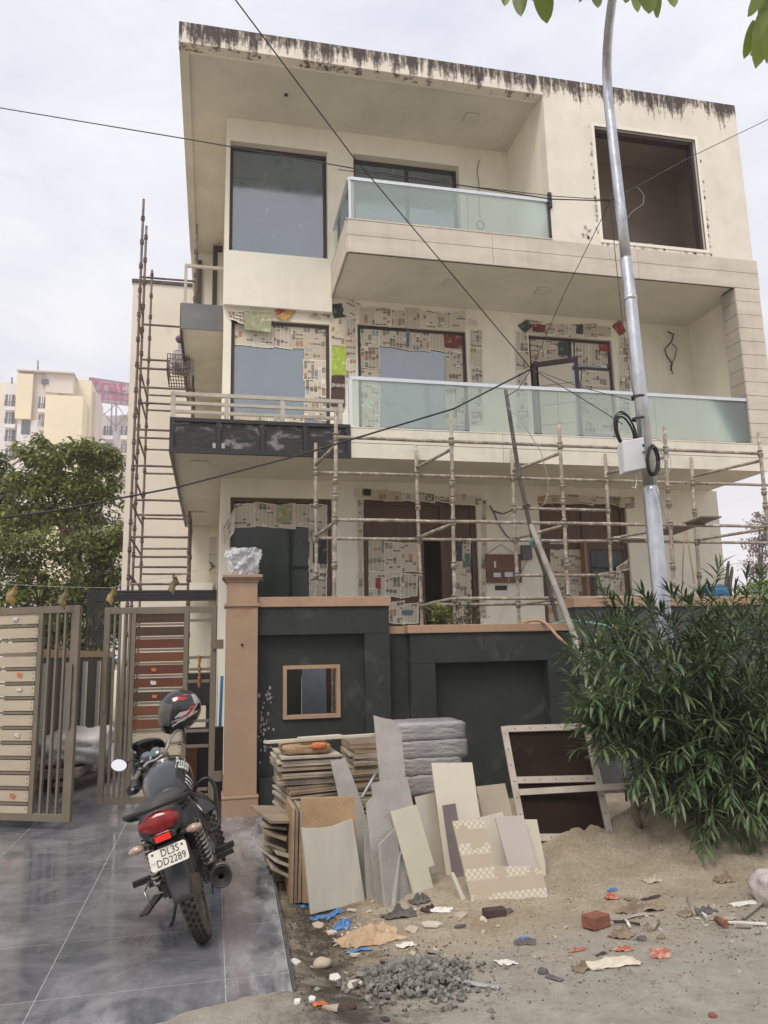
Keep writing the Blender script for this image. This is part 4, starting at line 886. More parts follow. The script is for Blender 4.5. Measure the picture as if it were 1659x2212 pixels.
# rear building behind the tower
nb = thing('rear_building', (2, 18.0, 0), 'plain cream building wall rising behind the rusty scaffold tower', 'building')
MB().box(-2.03, -.515, 18.0, 24, -.1, 10.54).build('wall', M('dull_cream_paint', (.70, .645, .575), .9, var=.07, scale=.8, dirt=(.54, .48, .41), dscale=.7, dpos=.6), nb); MB().box(-2.06, -.515, 17.96, 24.03, 10.542, 10.62).build('coping', m_conc, nb)

# ================================================================== LAMP POST
pole = thing('lamp_post', (4.10, 6.4, 0), 'stepped galvanised steel lamp post rising out of the oleander bush', 'lamp post')
def on(y, x): return P(x, y, 6.4)
ax = [(1440, 1400), (1405, 1058), (1350, 563), (1338, 470), (1326, 330), (1314, 210)]
A0 = P(1440, 1400, 6.4); A0 = Vector((4.10, 6.4, -.1))
s1a, s1b, s1c = P(1405.5, 1060, 6.4), P(1353, 565, 6.4), P(1313, 205, 6.4)
MB().tube([A0, A0.lerp(s1a, .5), s1a, s1a+Vector((0, 0, .05))], [.086, .080, .075, .064], 16).build('lower_section', m_galv, pole)
MB().tube([s1a+Vector((0, 0, .03)), s1a.lerp(s1b, .5), s1b, s1b+Vector((0, 0, .05))], [.066, .063, .060, .053], 16).build('middle_section', m_galv, pole)
end = [P(1311, 150, 6.35), P(1311.5, 110, 6.15), P(1315, 60, 5.85), P(1321, 10, 5.5), P(1330, -45, 5.1)]
MB().tube([s1b+Vector((0, 0, .03)), s1b.lerp(s1c, .3), s1b.lerp(s1c, .6), s1b.lerp(s1c, .85), s1c]+end, [.054, .053, .052, .051, .050, .048, .046, .044, .042, .039], 16).build('upper_section', m_galv, pole)
for z, r in ((P(1353, 575, 6.4).z-.35, .0625),): MB().lathe((s1a.lerp(s1b, .82).x, 6.4, z), [(r, -.02), (r+.006, -.015), (r+.006, .015), (r, .02)], 16).build('weld_ring', m_galv, pole)
for (px, py) in ((1379, 858), (1381, 905)):
    c = P(px, py, 6.4); MB().lathe(c, [(.062, -.012), (.070, -.01), (.070, .01), (.062, .012)], 16).build('clamp_band', m_frame, pole)
# junction box on the post
m_pvc = M('grey_white_plastic', (.62, .64, .66), .5, var=.08, scale=5, dirt=(.5, .5, .5), dscale=12, dpos=.66)
jb = thing('junction_box', P(1372, 1015, 6.25), 'pale grey square junction box strapped to the lamp post', 'junction box')
q = [P(1344, 953, 6.22), P(1389, 944, 6.22), P(1397, 1012, 6.22), P(1350, 1021, 6.22)]
MB().hexa(q, [v+Vector((.02, .14, 0)) for v in q]).build('body', m_pvc, jb, bev=.012)
q2 = [q[0].lerp(q[2], t) for t in (0, 1)]; ce = (q[0]+q[2])/2
MB().hexa([ce+(v-ce)*.98+Vector((0, -.016, 0)) for v in q], [ce+(v-ce)*.98+Vector((0, -.001, 0)) for v in q]).build('lid', m_pvc, jb, bev=.008)
MB().tube([P(1374, 1014, 6.28), P(1375, 1045, 6.28), P(1372, 1056, 6.28), P(1366, 1052, 6.28)], .006, 6).build('tail_cable', m_pvc, jb)
for y in (962, 977): MB().ball(P(1391, y, 6.2), .016, 8, 6).build('gland', m_blacksteel, jb)
m_cable = M('black_cable', (.012, .012, .012), .5, var=.2)
m_wcable = M('grey_cable', (.35, .34, .32), .5, var=.2)
def coil(cx, cy, rx, ry, Y, n, r, mat, label, ang=0., jit=.05, name='cable_coil'):
    pts = []; c = P(cx, cy, Y); k = Y*1.05/1643
    for i in range(n*22+1):
        a = 2*math.pi*i/22; t = i/22; j = 1+jit*math.sin(t*2.1+1)+jit*.6*math.sin(t*5.3)
        x, z = rx*k*j*math.cos(a), ry*k*j*math.sin(a)
        pts.append(c+Vector((x*math.cos(ang)-z*math.sin(ang)+.006*math.sin(t*3), .02*math.sin(t*1.7)-.02, x*math.sin(ang)+z*math.cos(ang))))
    solo(MB().tube(pts, r, 5), name, mat, label, 'cable')
coil(1349, 935, 22, 42, 6.40, 7, .006, m_cable, 'black cable coil hanging on the lamp post above the junction box', .25, .13)
coil(1407, 996, 14, 34, 6.12, 6, .007, m_cable, 'small black cable coil hanging right of the junction box', -.1, .1)
coil(1418, 992, 24, 34, 6.14, 3, .0035, m_wcable, 'loose grey wire loops hanging right of the junction box', .1, .32)

# ================================================================== OVERHEAD AND LOOSE WIRES
def wire(pts, r, mat, label, cat='cable', name='overhead_wire', sag=0, n=14):
    out = []
    for a, b in zip(pts, pts[1:]):
        for i in range(n): t = i/n; out.append(a.lerp(b, t)-Vector((0, 0, sag*4*t*(1-t))))
    out.append(pts[-1]); return solo(MB().tube(out, r, 6), name, mat, label, cat)
K1, K2 = P(1318, 434, 6.42), P(1148, 797, 7.4)
wire([P(-30, 228, 9.0), P(420, 303, 7.6), P(800, 370, 7.0), P(1190, 430, 6.6), K1], .006, m_cable, 'upper black wire from the left edge past the house to the lamp post')
wire([P(730, 366, 7.0), P(1000, 401, 6.8), P(1200, 424, 6.6), K1+Vector((0, 0, .012))], .004, m_cable, 'thin twin wire running beside the upper wire to the lamp post')
wire([K1, P(1480, 345, 7.0), P(1700, 238, 8.2)], .005, m_cable, 'black wire running from the lamp post up to the right edge')
wire([P(500, -12, 5.2), P(760, 335, 6.2), K2], .006, m_cable, 'diagonal black wire from the top edge down across the facade')
wire([P(-20, 1121, 7.6), P(120, 1103, 7.6), P(380, 1053, 7.6), P(640, 985, 7.5), P(980, 883, 7.4), K2], .010, m_cable, 'thick black cable sagging from the left edge across the balcony', n=8)
wire([K2, P(1216, 640, 6.9), P(1306, 460, 6.5), K1], .004, m_cable, 'thin wire slanting from the balcony knot up to the lamp post')
wire([K1, P(1330, 560, 6.45), P(1352, 760, 6.43), P(1369, 856, 6.32)], .004, m_cable, 'thin wire running down the left side of the lamp post')
wire([K2, P(1240, 850, 6.9), P(1345, 916, 6.3)], .005, m_cable, 'wire slanting from the balcony knot to the cable coil on the lamp post')
wire([K2, P(1260, 838, 6.9), P(1369, 866, 6.3)], .004, m_cable, 'wire from the balcony knot to the clamp on the lamp post')
wire([K1+Vector((.02, -.06, 0)), P(1348, 455, 6.3), P(1352, 475, 6.3), P(1365, 458, 6.3), P(1390, 440, 6.3), P(1391, 420, 6.3), P(1378, 405, 6.3)], .0025, m_wcable, 'curled grey wire end sticking out of the lamp post', n=5, name='wire_end')
wire([P(1384, 880, 6.3), P(1400, 920, 6.28), P(1414, 985, 6.26), P(1418, 1060, 6.28), P(1440, 1125, 6.3), P(1455, 1165, 6.3)], .004, m_wcable, 'grey cable running down the right side of the lamp post', n=6, name='drop_cable')
for (px, y0, y1) in ((1040, 343, 455),):
    a = P(1035, 345, YW-.02); wire([a, P(1030, 372, YW-.03), P(1034, 390, YW-.03), P(1037, 470, YW-.05)], .006, m_frame, 'wire hanging out of the second-floor balcony wall', n=4, name='hanging_wire')
coil(1037, 487, 9, 11, 10.9, 3, .005, m_frame, 'small coil at the end of the wire on the second-floor balcony', 0, .05)
wire([P(1442, 716, YW-.02), P(1455, 722, YW-.05), P(1451, 738, YW-.06), P(1436, 754, YW-.06), P(1440, 768, YW-.06), P(1452, 785, YW-.06), P(1449, 800, YW-.06)], .012, m_frame, 'tangle of brown cable hanging from the first-floor balcony wall', n=5, name='hanging_wire')
wire([P(1452, 742, YW-.06), P(1462, 752, YW-.06), P(1458, 772, YW-.06), P(1449, 790, YW-.06), P(1453, 808, YW-.06)], .008, m_frame, 'thin loop of cable beside the tangle on the first-floor balcony wall', n=5, name='hanging_wire')
wire([P(1058, 1092, YW-.02), P(1065, 1104, YW-.03), P(1088, 1110, YW-.03), P(1110, 1100, 10.4)], .010, m_cable, 'dark cable poking from the ground-floor wall towards the scaffold', n=5, name='loose_cable')
wire([P(1066, 1104, YW-.02), P(1075, 1128, YW-.02), P(1092, 1155, YW-.02), P(1110, 1170, YW-.02)], .009, m_cable, 'dark cable running down the ground-floor wall above the switchboard', n=5, name='loose_cable')

# bamboo poles tied together, leaning on the scaffold
m_bam = M('weathered_bamboo', (.30, .275, .245), .7, var=.25, scale=6, stretch=(1, 1, .3), dirt=(.42, .38, .33), dscale=5, dpos=.58)
m_bam2 = M('dark_bamboo', (.10, .085, .075), .75, var=.25, scale=6, stretch=(1, 1, .3), dirt=(.2, .17, .14), dscale=6, dpos=.6)
def bamboo(pts, r, mat, label):
    o = []; rs = []
    for a, b in zip(pts, pts[1:]):
        n = max(2, int((b-a).length/.30))
        for i in range(n):
            t = i/n; c = a.lerp(b, t); d = (b-a).normalized()
            o += [c, c+d*.012, c+d*.026]; rs += [r, r*1.17, r]
    o.append(pts[-1]); rs.append(r*.9)
    return solo(MB().tube(o, rs, 10), 'bamboo_pole', mat, label, 'pole', 'tied bamboo poles')
tie = P(1158, 1172, 8.72)
bamboo([P(1205, 1345, 8.80), P(1178, 1240, 8.80), P(1150, 1160, 8.78), P(1122, 1030, 8.76), P(1092, 842, 8.72)], .026, m_bam2, 'dark bamboo pole standing up past the first-floor balcony glass')
bamboo([P(1300, 1560, 7.0), P(1250, 1400, 7.6), P(1200, 1268, 8.2), P(1147, 1135, 8.70)], .036, m_bam, 'thick grey bamboo pole leaning from the bush up to the scaffold')
m_rope = M('teal_rope', (.16, .26, .24), .9, var=.3)
coil(1155, 1172, 11, 9, 8.62, 6, .007, m_rope, 'teal rope lashing the two bamboo poles together', .5, .22, 'rope_lashing')
coil(1136, 1094, 8, 4, 8.66, 3, .006, m_frame, 'wire tie round the dark bamboo pole', .2, .1, 'wire_tie')
wire([P(1092, 858, 8.66), P(1118, 842, 8.3), P(1142, 806, 7.6), K2], .005, m_cable, 'short wire from the dark bamboo pole to the balcony knot', n=5)
wire([P(1098, 880, 8.66), P(1130, 915, 8.5), P(1168, 975, 8.5), P(1183, 1030, 8.55), P(1184, 1065, 8.6)], .005, m_wcable, 'grey wire hanging in an arc from the dark bamboo pole', n=5)
wire([P(1184, 1065, 8.6), P(1175, 1090, 8.6), P(1150, 1098, 8.66)], .004, m_wcable, 'end of the arcing grey wire tied to the bamboo pole', n=5)

# ================================================================== NEWSPRINT MASKING THE WINDOWS
def flatpaper(name, c, c2): return M(name, c, .7, var=.2, scale=9, dirt=c2, dscale=13, dpos=.53)
m_lime = flatpaper('lime_green_advert', (.36, .50, .05), (.60, .66, .35)); m_redp = flatpaper('red_advert', (.34, .05, .05), (.50, .30, .24)); m_brnp = flatpaper('dark_brown_advert', (.07, .038, .03), (.10, .06, .05))
m_teal = flatpaper('dark_teal_advert', (.05, .065, .075), (.22, .23, .22)); m_blk = flatpaper('black_advert', (.03, .03, .03), (.25, .23, .2)); m_yel = flatpaper('orange_yellow_advert', (.52, .28, .07), (.62, .50, .33)); m_marn = flatpaper('maroon_advert', (.18, .04, .035), (.42, .26, .18)); m_bluep = flatpaper('blue_advert', (.10, .17, .26), (.42, .42, .38)); m_greenp = flatpaper('green_photo_page', (.32, .34, .20), (.62, .56, .44))
PN = [0]; ORD = ['first', 'second', 'third', 'fourth', 'fifth', 'sixth', 'seventh', 'eighth', 'ninth']
def ink(name, c, c2, sc=90): return M(name, c, .85, var=.25, scale=sc, tint=c2, stretch=(.5, 1, 3))
m_text = [ink('newsprint_text', (.52, .47, .38), (.38, .34, .28)), ink('newsprint_text_pale', (.60, .55, .45), (.46, .42, .34))]
m_heads = ink('newsprint_headline', (.20, .18, .155), (.10, .09, .08)); m_picts = [ink('newsprint_photo_grey', (.30, .275, .24), (.17, .155, .14), 30), ink('newsprint_photo_brown', (.42, .28, .18), (.25, .15, .10), 30), ink('newsprint_photo_blue', (.36, .40, .43), (.22, .26, .31), 30), ink('newsprint_photo_red', (.46, .18, .13), (.40, .28, .20), 30)]
m_tone = [M('newsprint_paper', (.72, .66, .53), .85, var=.06, scale=6), M('newsprint_paper_pale', (.78, .735, .63), .85, var=.06, scale=6), M('newsprint_paper_brown', (.62, .53, .385), .85, var=.08, scale=6), M('newsprint_paper_aged', (.44, .32, .185), .85, var=.12, scale=6)]
def paper(q, Y, mat, label, group=None, curl=.006, torn=0.):
    """q = 4 pixel corners (TL, TR, BR, BL) of a sheet held on the plane Y; a page layout of columns, headlines and photos is printed on it"""
    PN[0] += 1; Y = Y-.0009*(PN[0] % 9); c = [P(x, y, Y) for x, y in q]; s = PN[0]*1.37; rg = random.Random(PN[0])
    w, h = (c[1]-c[0]).length, (c[3]-c[0]).length; printed = isinstance(mat, int)
    if printed:
        nc = max(1, round(w/.065)); nr = max(2, round(h/.026)); us = [0, .012/w]; vs = [0, .014/h]
        for k in range(nc): a = .012/w+(1-.024/w)*k/nc; b = .012/w+(1-.024/w)*(k+1)/nc; us += [a+(b-a)*.90, b]
        for k in range(nr): vs.append(.014/h+(1-.028/h)*(k+1)/nr)
        us.append(1); vs.append(1)
    else: us = [i/5 for i in range(6)]; vs = [i/5 for i in range(6)]
    mb = MB(); NU, NV = len(us), len(vs)
    for v in vs:
        for u in us:
            p = c[0].lerp(c[1], u).lerp(c[3].lerp(c[2], u), v); e = min(u, 1-u, v, 1-v)
            if torn and e < .001: p = p+Vector((nz(u*5+s, v*5)*torn*.35, 0, nz(u*5, v*5+s)*torn*.35))
            mb.v.append(p+Vector((0, -curl*(.3+abs(nz(u*2.1+s, v*2.3)))*(1.4 if e < .001 else 1), 0)))
    mi = []
    kind = {}
    if printed:
        k = 0
        for cidx in range(nc):
            r = 0
            while r < nr:
                t = rg.random()
                if t < .13: L_ = rg.randint(2, 4); kd = rg.choice((3, 3, 3, 3, 3, 4, 4, 5, 6)); span = rg.choice((1, 1, 2))
                elif t < .28: L_ = 1; kd = 2; span = rg.choice((1, 2, 3))
                elif t < .36: L_ = 1; kd = 0; span = 1
                else: L_ = rg.randint(2, 5); kd = 1; span = 1
                for rr in range(r, min(nr, r+L_)):
                    for cc in range(cidx, min(nc, cidx+span)): kind.setdefault((cc, rr), kd)
                r += L_
    for j_ in range(NV-1):
        for i_ in range(NU-1):
            mb.f.append([j_*NU+i_, j_*NU+i_+1, (j_+1)*NU+i_+1, (j_+1)*NU+i_]); mb.sm.append(True)
            cc, rr = (i_-1)//2, j_-1; on_ = printed and 1 <= i_ < NU-2 and (i_-1) % 2 == 0 and 1 <= j_ < NV-2
            mi.append(kind.get((cc, rr), 0) if on_ else 0)
    if not printed:                                   # adverts: a plain ground with a few lighter blocks
        o = solo(mb, 'newspaper_sheet', mat, label, 'newspaper', group)
    else:
        o = solo(mb, 'newspaper_sheet', [m_tone[mat], rg.choice(m_text), m_heads]+m_picts, label, 'newspaper', group); o.data.polygons.foreach_set('material_index', mi)
    return o
m_news = [0, 1, 2, 0, 1]; m_newsw = 3
def strip(tl, br, Y, n, vertical, label, group, slant=0., mats=m_news, jit=4.5):
    """a run of overlapping sheets; slant = how far the right end drops in pixels"""
    x0, y0 = tl; x1, y1 = br
    for i in range(n):
        a, b = i/n, (i+1)/n; J = lambda: random.uniform(-jit, jit)
        if vertical: q = [(x0+J()*.5, y0+(y1-y0)*a-2), (x1+J()*.5, y0+(y1-y0)*a-2+slant), (x1+J()*.5, y0+(y1-y0)*b+2+slant+J()), (x0+J()*.5, y0+(y1-y0)*b+2+J())]
        else: q = [(x0+(x1-x0)*a-2, y0+slant*a+J()), (x0+(x1-x0)*b+2, y0+slant*b+J()), (x0+(x1-x0)*b+2, y1+slant*b+J()), (x0+(x1-x0)*a-2, y1+slant*a+J())]
        paper(q, Y, random.choice(mats), label+(', '+ORD[i]+(' from top' if vertical else ' from left') if n > 1 else ''), group, torn=.03)
YG, YO, YG0 = YW+.072, YW-.006, YW+.082
# first floor, left window
g = 'newsprint round the first-floor left window'
strip((507, 694), (713, 748), YG, 5, False, 'newsprint taped along the top of the first-floor left window glass', g, 8)
strip((657, 735), (713, 905), YG, 4, True, 'newsprint taped down the right side of the first-floor left window glass', g, 3)
strip((506, 893), (655, 918), YG, 4, False, 'newsprint taped along the bottom of the first-floor left window glass', g, 6)
paper([(490, 671), (540, 673), (538, 706), (496, 690)], YO, m_news[1], 'torn pale newsprint drooping at the left corner above the first-floor window', g, .03, .03)
paper([(527, 672), (587, 677), (585, 719), (528, 712)], YO-.01, m_greenp, 'newsprint with a green photo drooping above the first-floor left window', g, .03, .02)
paper([(590, 680), (648, 649), (640, 673), (614, 694)], YO-.02, m_yel, 'orange and yellow advert sheet flapping above the first-floor left window', g, .02)
paper([(592, 672), (648, 648), (646, 655), (600, 680)], YO-.03, m_redp, 'red folded edge of the flapping advert above the first-floor left window', g, .02)
strip((648, 650), (713, 682), YO, 3, False, 'printed colour pages taped on the lintel above the first-floor left window', g, 6)
paper([(714, 658), (738, 655), (747, 684), (722, 688)], YO-.006, m_blk, 'black tilted advert at the corner between the first-floor windows', g)
paper([(752, 643), (780, 656), (764, 690), (740, 678)], YO-.008, m_news[0], 'tilted newsprint sheet beside the black advert between the first-floor windows', g)
g = 'newsprint on the pier between the first-floor windows'
strip((716, 690), (747, 745), YO, 2, True, 'newsprint at the top of the pier between the first-floor windows', g)
paper([(716, 748), (747, 749), (746, 811), (716, 809)], YO-.004, m_lime, 'lime green advert taped between the first-floor windows', g)
sh = paper([(716, 811), (745, 811), (745, 880), (714, 878)], YO-.006, m_brnp, 'dark brown advert reading SHINE taped between the first-floor windows', g)
strip((747, 690), (771, 820), YO, 3, True, 'narrow newsprint strip along the second window on the first floor', g)
# first floor, middle window
g = 'newsprint round the first-floor middle window'
strip((779, 660), (1005, 702), YO, 7, False, 'newsprint taped on the lintel above the first-floor middle window', g, 14)
paper([(1010, 687), (1030, 690), (1034, 706), (1012, 702)], YO-.004, m_news[0], 'small loose newsprint square right of the middle window lintel', g)
strip((1016, 712), (1043, 915), YO, 5, True, 'newsprint taped down the wall right of the first-floor middle window', g, 2)
strip((778, 708), (820, 915), YG, 5, True, 'newsprint taped down the left side of the first-floor middle window glass', g, 2)
strip((820, 710), (1000, 752), YG, 5, False, 'newsprint taped along the top of the first-floor middle window glass', g, 9)
paper([(878, 714), (884, 714), (884, 750), (878, 750)], YG-.012, m_bluep, 'thin blue advert strip at the top of the middle window glass', g)
paper([(958, 720), (998, 724), (998, 754), (960, 751)], YG-.012, m_marn, 'maroon advert at the top right of the middle window glass', g)
strip((963, 760), (1004, 915), YG, 4, True, 'newsprint taped down the right side of the first-floor middle window glass', g, 3)
# first floor, balcony door
g = 'newsprint round the first-floor balcony door'
strip((1141, 692), (1318, 722), YO, 6, False, 'newsprint taped on the lintel above the first-floor balcony door', g, 9)
paper([(1118, 703), (1138, 690), (1151, 705), (1134, 720)], YO-.005, m_teal, 'dark teal square advert at the left corner above the balcony door', g)
paper([(1322, 704), (1340, 690), (1352, 716), (1340, 726)], YO-.007, m_redp, 'red advert at the right corner above the balcony door', g)
paper([(1150, 700), (1178, 702), (1178, 718), (1150, 716)], YO-.01, m_marn, 'maroon page on the lintel above the balcony door', g)
paper([(1244, 701), (1260, 702), (1260, 722), (1244, 721)], YO-.01, m_teal, 'dark green page on the lintel above the balcony door', g)
strip((1115, 716), (1142, 930), YO, 5, True, 'newsprint taped down the wall left of the first-floor balcony door', g, 2)
strip((1338, 730), (1362, 930), YO, 5, True, 'newsprint taped down the wall right of the first-floor balcony door', g, 2)
YD = YW+.08
strip((1146, 730), (1236, 778), YD, 3, False, 'newsprint on the upper left pane of the first-floor balcony door', g, 5)
paper([(1206, 738), (1234, 740), (1234, 768), (1206, 768)], YD-.012, m_teal, 'dark photo page on the upper left pane of the balcony door', g)
strip((1244, 738), (1326, 784), YD, 3, False, 'newsprint on the upper right pane of the first-floor balcony door', g, 5)
paper([(1294, 744), (1320, 747), (1320, 760), (1295, 758)], YD-.012, m_redp, 'small red advert on the upper right pane of the balcony door', g)
strip((1256, 800), (1326, 930), YD, 4, True, 'newsprint on the right leaf of the first-floor balcony door', g, 4)
L0, L1 = Vector((O['f3'][0]+.06, YW+.05, 0)), Vector((P(1250, 800, YW-.34).x, YW-.34, 0))
for i in range(4):
    z1_ = P(1150, 782, YW).z-.09-i*.35; z0_ = z1_-.34; dvv = (L1-L0); a, b_ = L0+dvv*.13, L0+dvv*.87
    o_ = Vector((-.004-.001*i, -.004, 0))
    solo(MB().grid(lambda u, v: a.lerp(b_, u)+o_+Vector((0, 0, z1_+(z0_-z1_)*v)), 3, 3), 'newspaper_sheet', m_text[1], 'newsprint filling the open leaf of the first-floor balcony door, '+ORD[i]+' from top', 'newspaper', g)
# ground floor, left window
g = 'newsprint on the ground-floor left window'
strip((507, 1086), (680, 1138), YG0, 4, False, 'newsprint taped along the top of the ground-floor left window', g, 4, m_news)
paper([(597, 1090), (630, 1091), (630, 1130), (597, 1130)], YG0-.012, m_greenp, 'photo page of a doorway on the ground-floor left window', g)
strip((668, 1090), (708, 1290), YG0, 5, True, 'newsprint taped down the right side of the ground-floor left window', g, 2)
paper([(676, 1166), (706, 1166), (706, 1217), (676, 1217)], YG0-.014, m_blk, 'black advert page on the right of the ground-floor left window', g)
paper([(482, 1140), (508, 1096), (506, 1150), (484, 1178)], YO-.03, m_news[0], 'torn newsprint hanging at the left edge of the ground-floor window', g, .04, .03)
# ground floor doors
g = 'newsprint on the ground-floor middle door'
strip((768, 1058), (1040, 1077), YO, 8, False, 'newsprint taped on the wall above the ground-floor middle door', g, 14, [0, 2])
paper([(768, 1054), (780, 1054), (780, 1076), (768, 1076)], YO-.004, m_news[0], 'small newsprint square at the left corner above the middle door', g)
paper([(784, 1055), (802, 1057), (801, 1071), (784, 1070)], YO-.006, m_blk, 'small dark page at the left corner above the middle door', g)
strip((774, 1080), (784, 1290), YO, 4, True, 'narrow newsprint strip left of the ground-floor middle door', g, 0, [2])
strip((1040, 1082), (1050, 1330), YO, 5, True, 'narrow newsprint strip right of the ground-floor middle door', g, 0, [2])
strip((798, 1167), (900, 1232), YG0, 3, False, 'newsprint on the upper part of the left leaf of the middle door', g, 2)
strip((798, 1234), (900, 1288), YG0, 3, False, 'newsprint on the lower part of the left leaf of the middle door', g, 2)
paper([(811, 1248), (823, 1248), (823, 1272), (811, 1270)], YG0-.012, m_redp, 'small red advert on the left leaf of the middle door', g)
strip((842, 1300), (902, 1345), YG0, 2, False, 'newsprint at the foot of the left leaf of the middle door', g, 2)
paper([(868, 1318), (892, 1318), (892, 1328), (868, 1328)], YG0-.012, m_bluep, 'small blue advert at the foot of the middle door', g)
strip((984, 1168), (1018, 1345), YG0, 5, True, 'newsprint down the right leaf of the middle door', g, 2, [0, 1, 2, 3])
paper([(985, 1168), (998, 1168), (998, 1212), (985, 1212)], YG0-.012, m_teal, 'dark blue advert on the right leaf of the middle door', g)
paper([(1004, 1196), (1018, 1196), (1018, 1225), (1002, 1225)], YG0-.014, flatpaper('teal_page', (.10, .2, .19), (.42, .42, .34)), 'teal page on the right leaf of the middle door', g)
g = 'newsprint on the ground-floor right door'
strip((1163, 1068), (1368, 1086), YO, 7, False, 'newsprint taped on the wall above the ground-floor right door', g, 8, [3, 2])
strip((1188, 1170), (1222, 1300), YG0, 4, True, 'newsprint strip on the left leaf of the right door', g, 2, [0, 3])
strip((1226, 1185), (1258, 1300), YG0, 3, True, 'aged brown newsprint on the left leaf of the right door', g, 2, [3])
strip((1180, 1300), (1225, 1345), YG0, 2, False, 'aged brown newsprint at the foot of the right door', g, 2, [3])
strip((1292, 1240), (1362, 1290), YG0, 3, False, 'crumpled brown newsprint on the right leaf of the right door', g, -2, [3, 2])
paper([(1330, 1226), (1362, 1204), (1360, 1230), (1332, 1238)], YG0-.02, m_news[1], 'torn pale newsprint corner on the right leaf of the right door', g, .02, .02)
paper([(1294, 1238), (1340, 1232), (1338, 1262), (1298, 1270)], YG0-.016, m_news[1], 'pale newsprint sheet hanging askew on the right door', g, .02)
# lettering on the brown advert
m_ink = M('pale_print', (.75, .70, .62), .7, var=.05)
t = text_mesh('SHINE', .085, m_ink, 'lettering'); c = P(730, 833, YO-.02); t.parent = sh; t.location = c-sh.location+Vector((0, -.022, 0)); t.rotation_euler = (R_(90), R_(180), 0)

# switchboard, meter box, cable hole on the ground-floor wall
m_sw = M('brown_switchboard_wood', (.16, .075, .045), .6, var=.2, scale=4)
sbx = thing('switchboard', P(1088, 1256, YW), 'brown temporary switchboard with sockets hung between the ground-floor doors', 'switchboard')
q = RC((1050, 1197), (1128, 1258), YW-.05); MB().box(q[0], q[1], YW-.05, YW-.012, q[2], q[3]).build('board', m_sw, sbx)
for (a, b_) in (((1066, 1237), (1082, 1247)), ((1090, 1236), (1108, 1246)), ((1067, 1212), (1072, 1226))):
    r = RC(a, b_, YW-.06); MB().box(r[0], r[1], YW-.066, YW-.0505, r[2], r[3]).build('socket', m_pvc, sbx, bev=.004)
MB().tube([P(1052, 1196, YW-.04), P(1082, 1176, YW-.02), P(1112, 1196, YW-.04)], .004, 5).build('hanger_wire', m_cable, sbx)
q = RC((1127, 1177), (1151, 1208), YW-.09); solo(MB().box(q[0], q[1], YW-.09, YW-.012, q[2], q[3]), 'meter_box', M('grey_meter_box', (.11, .105, .095), .5), 'small dark grey meter box right of the switchboard', 'box', bev=.012)
q = RC((1069, 1265), (1096, 1275), YW); solo(MB().box(q[0], q[1], YW-.004, YW+.01, q[2], q[3]), 'cable_hole', m_joint, 'dark cut-out in the wall below the switchboard', 'hole')
wire([P(1100, 1242, YW-.07), P(1096, 1270, YW-.06), P(1088, 1310, YW-.05), P(1076, 1345, YW-.05)], .005, m_pvc, 'white flex hanging from the switchboard plug', n=5, name='flex')
wire([P(1140, 1208, YW-.05), P(1132, 1222, YW-.05), P(1128, 1234, YW-.04)], .005, m_cable, 'short dark cable under the meter box', n=5, name='flex')

# ================================================================== MOTORCYCLE
BO = Vector((-.0134, 4.869, 0)); BYAW, BLEAN = -.0093, .3206
hB = Vector((-math.sin(BYAW), math.cos(BYAW), 0)); LB = Vector((-math.cos(BYAW), -math.sin(BYAW), 0)); zB_ = Vector((0, 0, 1))
c_, s_ = math.cos(BLEAN), math.sin(BLEAN)
lB = LB*c_-zB_*s_; uB = LB*s_+zB_*c_
bike = thing('motorcycle', BO, 'black commuter motorcycle leaning on its side stand on the driveway', 'motorcycle')
bike.rotation_mode = 'QUATERNION'; bike.rotation_quaternion = Matrix(((hB.x, lB.x, uB.x), (hB.y, lB.y, uB.y), (hB.z, lB.z, uB.z))).to_quaternion()
def BF(px, py, f):
    """point of the bike's own frame (forward, left, up) lying on its plane forward = f, seen at pixel px, py"""
    d = ray(px, py); o = CAMP-BO; t = (f-o.dot(hB))/d.dot(hB); w = o+d*t
    return Vector((w.dot(hB), w.dot(lB), w.dot(uB)))
m_pb = M('black_bike_paint', (.012, .012, .014), .22, var=.3, scale=6, coat=.6, dirt=(.06, .055, .05), dscale=5, dpos=.66)
m_pg = M('grey_bike_plastic', (.045, .046, .048), .5, var=.25, scale=7, dirt=(.11, .10, .09), dscale=6, dpos=.6)
m_seat = M('dusty_vinyl', (.050, .047, .044), .62, var=.25, scale=9, bump=.15, bscale=160, dirt=(.13, .115, .10), dscale=4, dpos=.58)
m_rub = M('dusty_tyre_rubber', (.020, .018, .016), .85, var=.3, scale=15, dirt=(.09, .075, .06), dscale=10, dpos=.6)
m_side = M('dust_caked_tyre_wall', (.11, .09, .07), .95, var=.3, scale=14, dirt=(.06, .05, .04), dscale=9, dpos=.55)
m_mud = M('muddy_alloy', (.25, .20, .15), .7, metal=.2, var=.3, scale=12, dirt=(.33, .27, .2), dscale=9, dpos=.5)
m_chr = M('dulled_chrome', (.42, .40, .37), .32, metal=1, var=.2, scale=10, dirt=(.24, .20, .155), dscale=12, dpos=.52)
m_eng = M('grimy_engine_alloy', (.13, .12, .11), .6, metal=.5, var=.35, scale=14, dirt=(.10, .085, .07), dscale=10, dpos=.52)
m_redl = M('red_lamp_lens', (.24, .006, .008), .16, var=.45, scale=24, coat=.3, dirt=(.12, .02, .02), dscale=9, dpos=.62)
m_redr = M('red_reflector', (.75, .025, .02), .25, var=.08, scale=60, em=(.8, .02, .015, .12))
m_amb = M('clear_amber_lens', (.50, .34, .26), .15, var=.35, scale=40, coat=.5)
m_plate = M('number_plate_white', (.68, .66, .58), .5, var=.06, scale=20)
m_mir = M('mirror_glass', (.9, .92, .94), .03, metal=1, var=.02)
def bp(mb, name, mat, parent=None, bev=0): return mb.build(name, mat, parent or bike, local=True, bev=bev)
